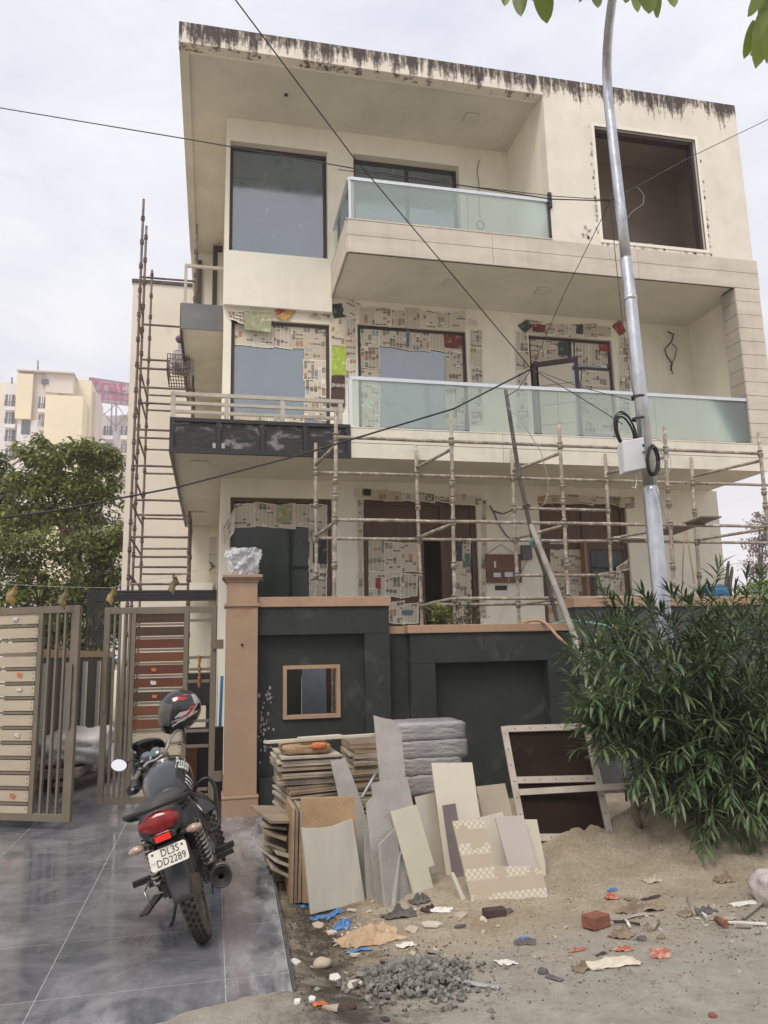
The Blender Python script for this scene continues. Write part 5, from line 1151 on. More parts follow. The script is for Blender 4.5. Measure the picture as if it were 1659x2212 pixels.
def smooth_loft(secs, n=20, e=2.6):
    """secs: (f, lc, uc, half width, half height) super-elliptic sections joined along f"""
    mb = MB(); vs = []
    for (f, lc, uc, hw, hh) in secs:
        for k in range(n):
            a = 2*math.pi*k/n; c, s = math.cos(a), math.sin(a)
            vs.append(Vector((f, lc+hw*math.copysign(abs(c)**(2/e), c), uc+hh*math.copysign(abs(s)**(2/e), s))))
    m = len(secs); fs = [(i*n+k, i*n+(k+1)%n, (i+1)*n+(k+1)%n, (i+1)*n+k) for i in range(m-1) for k in range(n)]
    mb.add(vs, fs, True); mb.f += [list(range(n-1, -1, -1)), list(range((m-1)*n, m*n))]; mb.sm += [False, False]; return mb
def wheel(cx, st=0.):
    """tyre with tread blocks, alloy rim with six spokes; st = steering turn"""
    R, r = .260, .047; T = Matrix.Rotation(st, 3, 'Z'); c = Vector((cx, 0, .306)); ax = T @ Vector((0, 1, 0))
    ty = MB(); n = 48; prof = [(R+r*math.cos(a)*.98, r*math.sin(a)) for a in [2*math.pi*k/14 for k in range(15)]]
    ty.lathe(c, prof, n, ax)
    tr_ = MB()
    for k in range(44):
        a = 2*math.pi*k/44
        for row, (off, w) in enumerate(((-.028, .018), (-.005, .02), (.02, .018))):
            aa = a+(.5 if row == 1 else 0)*2*math.pi/44
            e1 = T @ Vector((math.cos(aa), 0, math.sin(aa))); tg = T @ Vector((-math.sin(aa), 0, math.cos(aa)))
            rr = R+math.sqrt(max(0, r*r-(off*1.0)**2))-.003; p = c+e1*rr+ax*off; hh = .0105; q = .0105
            nn = (e1*math.cos(off/r)+ax*math.sin(off/r)*.9).normalized(); bx = ax-nn*ax.dot(nn); bx.normalize()
            tr_.hexa([p-tg*q-bx*w/2, p+tg*q-bx*w/2*.8, p+tg*q+bx*w/2*.8, p-tg*q+bx*w/2], [v+nn*hh for v in (p-tg*q-bx*w/2, p+tg*q-bx*w/2*.8, p+tg*q+bx*w/2*.8, p-tg*q+bx*w/2)])
    w = bp(ty, 'wheel', m_side)
    bp(tr_, 'tread', m_rub, w)
    rm = MB(); rm.lathe(c, [(.222, -.032), (.232, -.032), (.232, .032), (.222, .032), (.212, .02), (.212, -.02), (.222, -.032)], 40, ax); bp(rm, 'rim', m_mud, w)
    for k in range(6):
        a = 2*math.pi*k/6+.3; e1 = T @ Vector((math.cos(a), 0, math.sin(a))); s = MB()
        s.bar(c+e1*.05, c+e1*.216, .03, .022, up=ax); bp(s, 'spoke', m_mud, w)
    h = MB(); h.lathe(c, [(.0001, -.075), (.05, -.075), (.062, -.04), (.062, .04), (.05, .075), (.0001, .075)], 20, ax); bp(h, 'hub', m_mud, w)
    return w
wheel(0.); wheel(1.24, .62)
# swing arm, chain guard, axle, brake rod
for l in (-.105, .105): bp(MB().bar((-.03, l, .306), (.46, l*.85, .33), .026, .042), 'swing_arm', m_eng)
bp(MB().tube([(0, -.15, .306), (0, .15, .306)], .012, 8), 'axle', m_chr)
bp(MB().bar((-.12, .115, .36), (.42, .10, .44), .03, .07), 'chain_guard', m_pb)
bp(MB().tube([(.36, -.12, .26), (.06, -.12, .25), (-.02, -.115, .22)], .006, 6), 'brake_rod', m_eng)
# rear shock absorbers with springs
for l in (-.145, .145):
    a, b = Vector((.0, l, .345)), Vector((-.10, l*.95, .675)); d = (b-a).normalized(); L_ = (b-a).length
    o = bp(MB().tube([a, a.lerp(b, .35), a.lerp(b, .36), b], [.019, .019, .011, .011], 10), 'shock_absorber', m_eng)
    n1_ = d.cross(Vector((0, 1, 0))).normalized(); n2_ = d.cross(n1_); pts = []
    for i in range(9*12+1):
        t = i/(9*12); an = 2*math.pi*9*t; pts.append(a+d*L_*(.20+.75*t)+(n1_*math.cos(an)+n2_*math.sin(an))*.031)
    bp(MB().tube(pts, .0065, 6), 'spring', m_chr, o)
    bp(MB().lathe(a+d*L_*.13, [(.022, 0), (.033, .0), (.033, .02), (.022, .022)], 12, d), 'spring_seat', m_chr, o)
# rear mudguard, number plate, lamps
mg_ = MB(); n = 16
def mgf(u, v):
    a = R_(64+ (173-64)*v); rad = .365+.02*max(0, v-.55); w = .074-.016*v-.03*max(0, v-.86)*4
    k = (u-.5)*2; return Vector((math.cos(a)*rad-.015+(-.035*v), k*w, .306+math.sin(a)*rad-.045*abs(k)**2.5*(1-.2*v)*(.35 if v > .6 else 1)+(0.0)))
mg_.grid(mgf, 8, 22); g_ = bp(mg_, 'rear_mudguard', m_pg); sd_ = g_.modifiers.new('solid', 'SOLIDIFY'); sd_.thickness = .008
def plate_pt(l, h): return Vector((-.462+h*.34+.002, l, .600+h*.94))
nrm = Vector((-.94, 0, .34))
pl_ = MB(); co = []
for (sx_, sy_) in ((1, 1), (-1, 1), (-1, -1), (1, -1)):
    cx, cy = .1-.014, .05-.014
    for k in range(5):
        a0 = {(1, 1): 0, (-1, 1): 90, (-1, -1): 180, (1, -1): 270}[(sx_, sy_)]; a = R_(a0+22.5*k); co.append((sx_*cx+.014*math.cos(a), sy_*cy+.014*math.sin(a)))
pl_.prism([plate_pt(-x, y) for x, y in co], -nrm*.006)
plate = bp(pl_, 'number_plate', m_plate)
m_inkb = M('plate_letters', (.012, .012, .012), .6, var=.1)
right = Vector((0, -1, 0)); upp = Vector((.34, 0, .94)); RT = Matrix(((right.x, upp.x, nrm.x), (right.y, upp.y, nrm.y), (right.z, upp.z, nrm.z))).to_quaternion()
for body, x, y in (('DL3S', .012, .023), ('DD2289', .010, -.022)):
    t = text_mesh(body, .052, m_inkb, 'plate_lettering'); t.parent = plate; t.rotation_mode = 'QUATERNION'; t.rotation_quaternion = RT
    t.location = plate_pt(-x, y)+nrm*.0012; t.scale = (.86, 1, 1)
t = text_mesh('IND', .014, M('plate_small_print', (.4, .4, .42), .6), 'plate_lettering'); t.parent = plate; t.rotation_mode = 'QUATERNION'; t.rotation_quaternion = RT; t.location = plate_pt(.082, -.012)+nrm*.0012
for x in (-.078, .078): bp(MB().lathe(plate_pt(x, .033)+nrm*.001, [(.0001, .003), (.006, .002), (.006, -.002)], 8, nrm), 'plate_bolt', m_eng, plate)
bp(MB().bar((-.44, 0, .645), (-.36, 0, .66), .09, .03), 'plate_bracket', m_pb)
tl_ = MB()
def tlf(q):
    f = q.x
    return Vector((q.x*(1 if q.x < 0 else .6)-.12*abs(q.y)**1.6*3, q.y, q.z*(1-.9*abs(q.y)*2.2)+.02*abs(q.y)*2))
tl_.ball((-.425, 0, .772), (.045, .110, .066), 22, 14, squash=tlf)
lamp = bp(tl_, 'tail_lamp', m_redl)
bp(MB().bar((-.468, .04, .700), (-.468, -.04, .700), .012, .030), 'reflector', m_redr, lamp)
bp(smooth_loft([(-.435, 0, .745, .085, .05), (-.40, 0, .76, .118, .072), (-.30, 0, .77, .115, .075), (-.15, 0, .76, .10, .07)], 20), 'tail_cowl', m_pg)
bp(smooth_loft([(-.458, 0, .70, .06, .022), (-.42, 0, .705, .075, .035), (-.36, 0, .70, .07, .04)], 16), 'lamp_base', m_pb)
for s in (-1, 1):
    i_ = bp(MB().tube([(-.38, s*.06, .675), (-.385, s*.115, .675)], [.015, .013], 8), 'indicator', m_pb)
    lens = MB(); lens.ball((-.392, s*.155, .675), (.026, .044, .022), 14, 9, squash=lambda q: Vector((q.x*(1-.35*(abs(q.y)/.052)*(1 if q.y*s > 0 else 0)), q.y, q.z*(1-.3*(q.y*s > 0)*abs(q.y)/.052)))); bp(lens, 'lens', m_amb, i_)
# seat with raised rear, side panels, grab rail
seat = smooth_loft([(-.37, 0, .815, .085, .022), (-.34, 0, .835, .118, .035), (-.20, 0, .83, .135, .045), (-.02, 0, .795, .135, .045), (.10, 0, .775, .125, .045), (.22, 0, .775, .105, .045), (.31, 0, .79, .08, .04), (.345, 0, .80, .06, .025)], 22, 3.2)
bp(seat, 'seat', m_seat)
gr_ = MB(); gr_.tube([(.05, .16, .76), (-.15, .185, .80), (-.33, .172, .845), (-.425, .12, .855), (-.45, 0, .858), (-.425, -.12, .855), (-.33, -.172, .845), (-.15, -.185, .80), (.05, -.16, .76)], .014, 10); bp(gr_, 'grab_rail', m_blacksteel)
for s in (-1, 1):
    bp(smooth_loft([(-.36, s*.085, .72, .02, .03), (-.20, s*.11, .70, .026, .06), (.0, s*.125, .66, .03, .09), (.20, s*.125, .61, .03, .11), (.30, s*.11, .60, .02, .08)], 14, 2.8), 'side_panel', m_pg)
TK = [(.25, .765, .07, .05), (.31, .775, .115, .075), (.40, .795, .145, .10), (.50, .82, .16, .12), (.60, .84, .16, .13), (.68, .845, .14, .125), (.75, .835, .09, .09), (.78, .83, .05, .05)]
# tank with cap, knee stripes and script lettering
tank = smooth_loft([(q[0], 0, *q[1:]) for q in TK], 26, 2.5)
tk = bp(tank, 'fuel_tank', m_pb)
bp(MB().lathe((.64, 0, .968), [(.0001, .012), (.035, .012), (.042, .004), (.042, -.01)], 18, (.05, 0, 1)), 'fuel_cap', m_chr, tk)
m_silver = M('silver_decal', (.62, .62, .60), .4, var=.1)
def tanksurf(f, ang, k=1.012):
    s = TK
    for a, b in zip(s, s[1:]):
        if a[0] <= f <= b[0]:
            t = (f-a[0])/(b[0]-a[0]); v = [a[i]+(b[i]-a[i])*t for i in range(4)]; break
    c, sn = math.cos(ang), math.sin(ang); e = 2.5
    return Vector((f, v[2]*k*math.copysign(abs(c)**(2/e), c), v[1]+v[3]*k*math.copysign(abs(sn)**(2/e), sn)))
t = text_mesh('Passion', .135, m_silver, 'tank_lettering', shear=.35)
for v in t.data.vertices:                                   # wrap the script round the tank's right shoulder
    f = .49-v.co.x*.55; ang = R_(180-42)+v.co.y*4.2
    f = .52-(v.co.y)*.55+v.co.x*.02; ang = R_(180-47)+ (v.co.x)*1.55
    v.co = tanksurf(min(.74, max(.28, .525+v.co.y*1.7)), R_(180-44)+v.co.x*1.9, 1.02 if v.co.z > 0 else 1.005)
t.parent = tk
for i, (fa, a0, w) in enumerate(((.40, 160, .016), (.37, 163, .012), (.345, 166, .010))):
    st_ = MB(); st_.grid(lambda u, v: tanksurf(fa+(u-.5)*w+.05*v*v, R_(a0-10+ 40*v), 1.015), 2, 10); bp(st_, 'tank_stripe', m_silver, tk)
# engine, exhaust, foot pegs, crash guard, side stand
en = bp(MB().box(.40, .72, -.12, .12, .20, .42), 'engine', m_eng, bev=.02)
for i in range(7): bp(MB().box(.60, .78, -.085, .085, .43+i*.022, .438+i*.022), 'cooling_fin', m_eng, en)
bp(MB().lathe((.48, -.12, .31), [(.10, 0), (.10, -.03), (.07, -.045), (.0001, -.045)], 18, (0, 1, 0)), 'clutch_cover', m_eng, en)
bp(MB().box(.30, .46, -.10, .10, .42, .64), 'air_box', m_pb, bev=.02)
ex = MB(); ex.tube([(.70, -.05, .42), (.78, -.10, .32), (.66, -.15, .24), (.40, -.165, .24), (.20, -.175, .26)], .019, 10); muf = bp(ex, 'exhaust', m_chr)
ma, mb_ = Vector((.22, -.178, .262)), Vector((-.275, -.205, .352)); dm = (mb_-ma).normalized()
bp(MB().lathe(ma, [(.02, 0), (.045, .03), (.056, .07), (.057, (mb_-ma).length-.02), (.06, (mb_-ma).length-.018), (.06, (mb_-ma).length), (.05, (mb_-ma).length), (.048, (mb_-ma).length-.015), (.016, (mb_-ma).length-.014), (.015, (mb_-ma).length-.06)], 24, dm), 'muffler', m_blacksteel, muf)
bp(MB().lathe(ma, [(.0621, .2), (.0625, .2), (.0625, .44), (.0621, .44)], 24, dm), 'heat_shield', m_chr, muf)
for s in (-1, 1):
    bp(MB().tube([(.12, s*.12, .36), (.10, s*.17, .40), (.09, s*.20, .41)], .012, 8), 'peg_bracket', m_chr)
    bp(MB().bar((.09, s*.19, .41), (.07, s*.30, .415), .05, .028), 'foot_peg', m_rub)
    bp(MB().bar((.42, s*.12, .30), (.42, s*.27, .30), .035, .025), 'foot_peg', m_rub)
bp(MB().tube([(.30, .10, .24), (.27, .17, .10), (.24, .235, .02)], [.012, .011, .010], 8), 'side_stand', m_blacksteel)
cg = [BF(414, 1722, .72), BF(420, 1706, .72), BF(430, 1690, .72), BF(440, 1682, .72), BF(450, 1681, .72), BF(459, 1688, .72), BF(465, 1702, .71), BF(469, 1725, .70), BF(473, 1760, .68), BF(473, 1778, .66), BF(467, 1790, .64), BF(452, 1797, .58)]
bp(MB().tube(cg, .0135, 10), 'crash_guard', m_blacksteel)
cg2 = [Vector((p.x, -p.y*.86, p.z)) for p in cg]; bp(MB().tube(cg2, .0135, 10), 'crash_guard', m_blacksteel)
lg = MB(); lg.tube([(-.02, .13, .42), (-.08, .19, .43), (-.24, .20, .43), (-.26, .19, .36), (-.10, .19, .31), (-.02, .13, .33)], .006, 8); bp(lg, 'sari_guard', m_chr)
lg = MB(); lg.bar((-.02, .17, .33), (-.22, .24, .31), .05, .012); bp(lg, 'sari_step', m_blacksteel)
# front end, steered to the left
for s in (-1, 1):
    bp(MB().tube([BF(340 if s > 0 else 372, 1640, .95)+Vector((0, 0, -.02)), Vector((1.10, s*.07+.05, .62)), Vector((1.22, s*.09+.0, .33))], .018, 10), 'fork_leg', m_chr)
fm = MB(); T = Matrix.Rotation(.62, 3, 'Z')
fm.grid(lambda u, v: Vector((1.24, 0, .306)) + (T @ Vector((math.cos(R_(20+v*130))*.345, (u-.5)*.13, math.sin(R_(20+v*130))*.345-.06*abs(u-.5)**2))), 6, 16); fg = bp(fm, 'front_mudguard', m_pb); sd_ = fg.modifiers.new('solid', 'SOLIDIFY'); sd_.thickness = .006
hl = [BF(318, 1642, 1.03), BF(330, 1636, 1.06)]
cw = MB(); cc = BF(322, 1632, 1.03); T2 = Matrix.Rotation(.66, 3, 'Z')
def cowlf(u, v):
    a = (u-.5)*R_(200); h = -.19+.31*v; r = .165*(1-.35*max(0, v-.3)**1.5)*(1-.15*abs(u-.5)); return cc+T2 @ Vector((math.cos(a)*r*.85-.06*max(0, v-.5), math.sin(a)*r*.95, h*(1-.5*(abs(u-.5)*2)**2*(v > .5))+.0))
cw.grid(cowlf, 16, 10); cg_ = bp(cw, 'headlamp_cowl', m_pb); sd_ = cg_.modifiers.new('solid', 'SOLIDIFY'); sd_.thickness = .006
ip = MB(); ic = BF(322, 1640, .98); ip.ball(ic, (.06, .115, .035), 16, 8, squash=lambda q: T2 @ q); clus = bp(ip, 'instrument_panel', m_pb)
m_dial = M('instrument_glass', (.10, .12, .13), .08, var=.2, scale=30, coat=.6)
for (px, py, r) in ((315, 1637, .044), (335, 1624, .034)):
    c0 = BF(px, py, .945); bp(MB().lathe(c0, [(.0001, .006), (r, .005), (r+.006, .0), (r+.006, -.03)], 20, Vector((-.72, .15, .68))), 'dial', m_dial, clus)
m_grip = M('worn_grey_grip', (.20, .18, .155), .8, var=.3, scale=30, bump=.4, bscale=90)
hb = [BF(289, 1688, .735), BF(301, 1668, .83), BF(318, 1648, .90), BF(334, 1643, .92), BF(352, 1630, .94), BF(362, 1612, .98), BF(366, 1597, 1.02), BF(374, 1585, 1.06), BF(389, 1572, 1.10), BF(424, 1548, 1.16)]
bar_ = bp(MB().tube(hb, .0115, 10), 'handlebar', m_chr)
bp(MB().tube([hb[0], hb[0].lerp(hb[1], .25), hb[1]], [.019, .0175, .0165], 12), 'grip', m_grip, bar_)
bp(MB().tube([hb[-2].lerp(hb[-1], .15), hb[-1]], [.0165, .019], 12), 'grip', m_rub, bar_)
bp(MB().ball(hb[1].lerp(hb[2], .2), .028, 10, 8), 'switch_pod', m_pb, bar_)
bp(MB().tube([hb[1]+Vector((.03, .0, .0)), BF(284, 1690, .80), BF(274, 1709, .76)], [.006, .006, .007], 8), 'clutch_lever', m_blacksteel, bar_)
bp(MB().ball(BF(288, 1708, .80), (.035, .05, .03), 10, 7), 'front_indicator', m_pb, bar_)
bp(MB().tube([hb[1].lerp(hb[2], .3), BF(301, 1643, .84), BF(288, 1640, .83), BF(272, 1650, .82)], .0055, 8), 'mirror_stem', m_blacksteel, bar_)
mc = BF(257, 1653, .80); mn = (Vector((-1, .08, .22))).normalized()
rx = mn.cross(Vector((0, 0, 1))).normalized(); ry = rx.cross(mn)
def disc(mb, c, n_, a, b, th, rot=0):
    k = 24; ring = [c+(rx*math.cos(rot)+ry*math.sin(rot))*a*math.cos(2*math.pi*i/k)+(-rx*math.sin(rot)+ry*math.cos(rot))*b*math.sin(2*math.pi*i/k) for i in range(k)]
    mb.prism(ring, n_*th); return mb
mo = bp(disc(MB(), mc-mn*.02, mn, .058, .043, .019, .5), 'mirror', m_pb)
bp(disc(MB(), mc-mn*.0005, mn, .053, .038, .003, .5), 'mirror_glass', m_mir, mo)
# dried mud and a rag of cables round the head stock
bp(MB().ball(BF(352, 1627, .96), (.035, .04, .04), 12, 9, squash=lambda q: q*(1+.3*fbm(q.x*30, q.y*30, q.z*30, 3))), 'clamp_cluster', m_mud)
for (a, b, c) in (((366, 1600, 1.02), (350, 1640, 1.0), (345, 1668, .80)), ((330, 1642, .93), (352, 1655, .95), (365, 1650, .80)), ((305, 1664, .86), (335, 1672, .95), (350, 1690, .7))):
    bp(MB().tube([BF(*a), BF(*b), BF(*c)], .005, 6), 'control_cable', m_cable)

# helmet hung on the right grip
hc = P(390, 1531, 6.02); hR = .139
hel = thing('helmet', hc-Vector((0, 0, hR)), 'black full-face helmet with red and white graphics hung on the motorcycle handlebar', 'helmet')
m_hb = M('glossy_black_helmet', (.010, .010, .011), .16, var=.2, scale=8, coat=.8)
m_hr = M('glossy_red_decal', (.40, .012, .02), .2, var=.15, scale=14, coat=.7); m_ho = M('glossy_orange_decal', (.72, .07, .025), .2, var=.1, coat=.7); m_hs = M('silver_helmet_decal', (.40, .37, .36), .25, var=.15, scale=10, coat=.6); m_hw = M('white_helmet_decal', (.72, .70, .68), .25, var=.1, coat=.6)
# helmet axes: its top tips up and to the right, its face looks left
hu = (Vector((.15, -.12, 1))).normalized(); hf = Vector((-.95, -.25, .0)); hf = (hf-hu*hf.dot(hu)).normalized(); hl_ = hu.cross(hf)
def hpnt(az, el, k=1.0):
    """az from the face round towards the camera-side, el up"""
    c, s = math.cos(el), math.sin(el); q = Vector((math.cos(az)*c*1.08, math.sin(az)*c*.92, s*1.02))
    if s < 0: q.x *= 1+.10*(-s)*(1 if math.cos(az) > 0 else -.8); q.z *= 1.12+.45*max(0, math.cos(az)*.75+.25)
    return hc+(hf*q.x+hl_*q.y+hu*q.z)*hR*k
sh_ = MB(); sh_.grid(lambda u, v: hpnt(u*2*math.pi, R_(-52+142*v)), 32, 20); sh_.build('shell', m_hb, hel)
sg = -1 if (hl_.y > 0) else 1                                      # decals on the side turned to the camera
def patch(name, az0, az1, el0, el1, mat, sk=0., k=1.012):
    mb = MB(); mb.grid(lambda u, v: hpnt(sg*R_(az0+(az1-az0)*u+sk*v), R_(el0+(el1-el0)*v), k), 6, 8); mb.build(name, mat, hel)
patch('decal', 62, 92, -22, 6, m_hs, 46, 1.010); patch('decal', 80, 98, -10, 22, m_hr, 30, 1.014); patch('decal', 58, 66, -34, 0, m_hw, 55, 1.016); patch('decal', 99, 102, -10, 24, m_hw, 30, 1.016)
patch('decal', 150, 205, -16, 8, m_ho, 12, 1.012); patch('decal', 140, 146, -14, 40, m_hw, 30, 1.014); patch('decal', 120, 165, 26, 58, m_hs, 0, 1.010); patch('decal', 40, 80, 34, 46, m_hr, 20, 1.012); patch('decal', 60, 85, 50, 58, m_hr, 30, 1.012)
patch('decal', 170, 210, 44, 54, m_hw, 20, 1.014)
for i in range(5): patch('decal', 66+i*6, 69+i*6, -14+i*2, 0+i*2, m_hw, 12, 1.018)
ri = MB(); ri.grid(lambda u, v: hpnt(u*2*math.pi, R_(-52-18*v), 1.0-.10*v), 32, 3); ri.build('rim_trim', m_rub, hel)
ri = MB(); ri.grid(lambda u, v: hpnt(u*2*math.pi, R_(-12-3*v), 1.006+.012*math.sin(math.pi*v)), 32, 3); ri.build('seam', m_rub, hel)
vs_ = MB(); vs_.grid(lambda u, v: hpnt(R_(-55+110*u), R_(-30+48*v), 1.07), 10, 8)
mv, tv, bv, Nv, Lv = nodes('clear_visor'); trv = Nv('ShaderNodeBsdfTransparent'); trv.inputs[0].default_value = (.8, .8, .8, 1); mxv = Nv('ShaderNodeMixShader'); mxv.inputs[0].default_value = .14; bv.inputs['Base Color'].default_value = (.6, .6, .58, 1); bv.inputs['Roughness'].default_value = .1; Lv(trv.outputs[0], mxv.inputs[1]); Lv(bv.outputs[0], mxv.inputs[2]); Lv(mxv.outputs[0], tv.nodes['Material Output'].inputs[0])
vs_.build('visor', mv, hel)
st_ = MB(); st_.bar(P(393, 1566, 6.0), P(399, 1590, 5.95), .018, .006); st_.bar(P(399, 1590, 5.95), P(399, 1606, 5.95), .02, .008); st_.build('chin_strap', m_blacksteel, hel)

# ================================================================== STACKED AND LEANING BUILDING MATERIAL
m_t1 = M('grey_beige_tile_back', (.47, .44, .37), .7, var=.12, scale=4, dirt=(.56, .53, .46), dscale=5, dpos=.62, stretch=(2.5, 1, .5), bump=.1)
m_t2 = M('speckled_grey_tile', (.36, .335, .31), .75, var=.15, scale=4, dirt=(.27, .245, .225), dscale=38, dpos=.58, bump=.25, bscale=70)
m_t3 = M('pale_cream_tile', (.56, .53, .42), .6, var=.08, scale=3, dirt=(.62, .60, .50), dscale=3, dpos=.6)
m_t4 = M('cream_white_tile', (.60, .55, .46), .6, var=.07, scale=3, dirt=(.52, .47, .39), dscale=4, dpos=.66)
m_t5 = M('mauve_grey_tile', (.50, .45, .42), .65, var=.05, scale=3)
m_t6 = M('beige_tile', (.45, .38, .30), .6, var=.1, scale=3)
m_t7 = M('dark_brown_strip', (.15, .12, .12), .6, var=.15, scale=5)
def latticemat():
    m, t, b, N, L = nodes('lattice_printed_tile'); tc = N('ShaderNodeTexCoord')
    def mth(op, a, b_=None):
        x = N('ShaderNodeMath'); x.operation = op
        for i, q in enumerate((a, b_)):
            if q is None: continue
            if isinstance(q, (int, float)): x.inputs[i].default_value = q
            else: L(q, x.inputs[i])
        return x.outputs[0]
    s = N('ShaderNodeSeparateXYZ'); L(tc.outputs['Object'], s.inputs[0]); x, z = s.outputs['X'], s.outputs['Z']
    d1 = mth('ABSOLUTE', mth('SINE', mth('MULTIPLY', mth('ADD', x, z), 74))); d2 = mth('ABSOLUTE', mth('SINE', mth('MULTIPLY', mth('SUBTRACT', x, z), 74)))
    lat = mth('GREATER_THAN', mth('MINIMUM', d1, d2), .34)
    band = mth('GREATER_THAN', mth('SINE', mth('MULTIPLY', z, 42)), .15)
    n = N('ShaderNodeTexNoise'); n.inputs['Scale'].default_value = 7; n.inputs['Detail'].default_value = 6; L(tc.outputs['Object'], n.inputs['Vector'])
    k = mth('MULTIPLY', mth('MULTIPLY', lat, band), mth('GREATER_THAN', n.outputs[0], .44))
    r = N('ShaderNodeMix'); r.data_type = 'RGBA'; L(k, r.inputs[0]); r.inputs[6].default_value = (.43, .36, .265, 1); r.inputs[7].default_value = (.58, .54, .455, 1)
    L(r.outputs[2], b.inputs['Base Color']); b.inputs['Roughness'].default_value = .6; return m
m_lat = latticemat()
GZ = -.05
def lean(poly, bl, br, tilt, mat, label, name='stone_slab', cat='slab', th=.018, gz=GZ, group='slabs leaning in front of the boundary wall', bev=.002):
    """outline traced in pixels, laid on a real plane that stands on the ground line bl-br and tips back by tilt"""
    a, b = PZ(*bl, gz), PZ(*br, gz); d1 = (b-a).normalized(); back = Vector((-d1.y, d1.x, 0)); back = back if back.y > 0 else -back
    d2 = back*math.sin(R_(tilt))+Vector((0, 0, math.cos(R_(tilt)))); n = d1.cross(d2); n = n if n.y > 0 else -n
    pts = []
    for x, y in poly:
        d = ray(x, y); t = (a-CAMP).dot(n)/d.dot(n); pts.append(CAMP+d*t)
    return solo(MB().prism(list(reversed(pts)), n*th), name, mat, label, cat, group, bev)
# back to front
lean([(807, 1545), (820, 1549), (832, 1552), (847, 1554), (856, 1566), (867, 1580), (877, 1684), (893, 1880), (838, 1884)], (838, 1884), (893, 1880), 16, m_t2, 'tallest rough grey slab with broken top beside the wrapped bundles')
lean([(1029, 1699), (1091, 1692), (1107, 1759), (1128, 1852), (1062, 1858)], (1062, 1858), (1128, 1852), 14, m_t6, 'plain beige slab behind the tall cream slab, left of the leaning frame')
lean([(932, 1648), (1020, 1647), (1037, 1763), (1058, 1886), (964, 1893)], (964, 1893), (1058, 1886), 15, m_t4, 'tall wide cream slab at the centre of the leaning slabs')
lean([(899, 1721), (939, 1712), (961, 1880), (934, 1892)], (934, 1892), (961, 1882), 14, m_t4, 'narrow cream slab left of the tall wide cream slab')
lean([(1037, 1766), (1085, 1754), (1089, 1762), (1120, 1890), (1072, 1896)], (1072, 1896), (1120, 1890), 14, m_t4, 'pale slab edge showing behind the lattice-printed tile')
lean([(1132, 1770), (1160, 1770), (1178, 1865), (1180, 1898), (1150, 1900)], (1150, 1900), (1180, 1898), 13, m_t3, 'cream slab at the right end of the leaning slabs')
lean([(714, 1644), (746, 1637), (773, 1708), (793, 1773), (806, 1908), (776, 1912)], (776, 1912), (806, 1908), 15, m_t2, 'long narrow speckled slab leaning over the tile stack')
lean([(955, 1740), (984, 1735), (990, 1772), (1004, 1906), (978, 1902)], (978, 1904), (1004, 1904), 13, m_t7, 'narrow dark brown strip leaning on the tall cream slab')
lean([(1069, 1765), (1130, 1761), (1170, 1906), (1110, 1912)], (1110, 1912), (1170, 1906), 13, m_t5, 'mauve-grey tile standing behind the lattice-printed tile')
lean([(803, 1691), (880, 1680), (893, 1738), (900, 1800), (912, 1936), (812, 1952), (796, 1789), (791, 1736), (805, 1722)], (812, 1952), (912, 1936), 13, m_t2, 'broad chipped grey slab between the narrow strips')
lean([(785, 1806), (797, 1805), (809, 1943), (792, 1944)], (792, 1945), (809, 1943), 10, m_t2, 'thin speckled offcut standing right of the big front slab', th=.03)
lean([(844, 1753), (900, 1738), (939, 1869), (926, 1874), (940, 1931), (897, 1942)], (897, 1942), (940, 1932), 14, m_t3, 'long pale cream slab with a notched corner')
lean([(652, 1787), (664, 1789), (690, 1788), (720, 1784), (740, 1776), (762, 1768), (789, 1948), (672, 1975)], (672, 1975), (789, 1948), 12, m_t1, 'large drip-marked grey slab at the front left of the pile', th=.022)
lean([(974, 1885), (981, 1884), (1012, 1955), (1003, 1957)], (1003, 1957), (1012, 1955), 16, m_t4, 'pale slab edge left of the lattice-printed tile', th=.02)
lean([(977, 1773), (1046, 1769), (1069, 1871), (1169, 1871), (1184, 1932), (1181, 1941), (1028, 1959), (1020, 1952)], (1028, 1959), (1181, 1942), 17, m_lat, 'broken tile printed with bands of white lattice')
lean([(820, 1824), (856, 1787), (868, 1880), (891, 1904), (893, 1936), (845, 1967), (833, 1962)], (833, 1964), (893, 1938), 13, m_t2, 'pointed grey slab offcut at the front of the pile')
lean([(862, 1856), (867, 1836), (858, 1950), (852, 1960)], (845, 1966), (893, 1940), 15, m_t2, 'thin stone splinter leaning on the pointed grey slab', th=.03)

# stacks of loose tiles
m_edge = [M('tile_edge_%d' % i, c, .7, var=.25, scale=6, dirt=(.30, .25, .19), dscale=9, dpos=.6) for i, c in enumerate(((.40, .33, .25), (.31, .245, .17), (.48, .42, .33), (.24, .18, .125), (.36, .25, .15)))]
cart = M('cardboard', (.36, .235, .13), .8, var=.2, scale=5, bump=.2)
def flat_tile(c, w, d, th, rot, tx, ty, mat, label, group):
    h = th/2; q = Matrix.Rotation(rot, 3, 'Z') @ Matrix.Rotation(tx, 3, 'X') @ Matrix.Rotation(ty, 3, 'Y')
    lo = [c+q @ Vector((sx*w/2, sy*d/2, -h)) for sx, sy in ((-1, -1), (-1, 1), (1, 1), (1, -1))]; hi = [v+(q @ Vector((0, 0, th))) for v in lo]
    return solo(MB().hexa(lo, hi), 'tile', mat, label, 'tile', group)
_u = ['first', 'second', 'third', 'fourth', 'fifth', 'sixth', 'seventh', 'eighth', 'ninth', 'tenth', 'eleventh', 'twelfth', 'thirteenth', 'fourteenth', 'fifteenth', 'sixteenth', 'seventeenth', 'eighteenth', 'nineteenth']
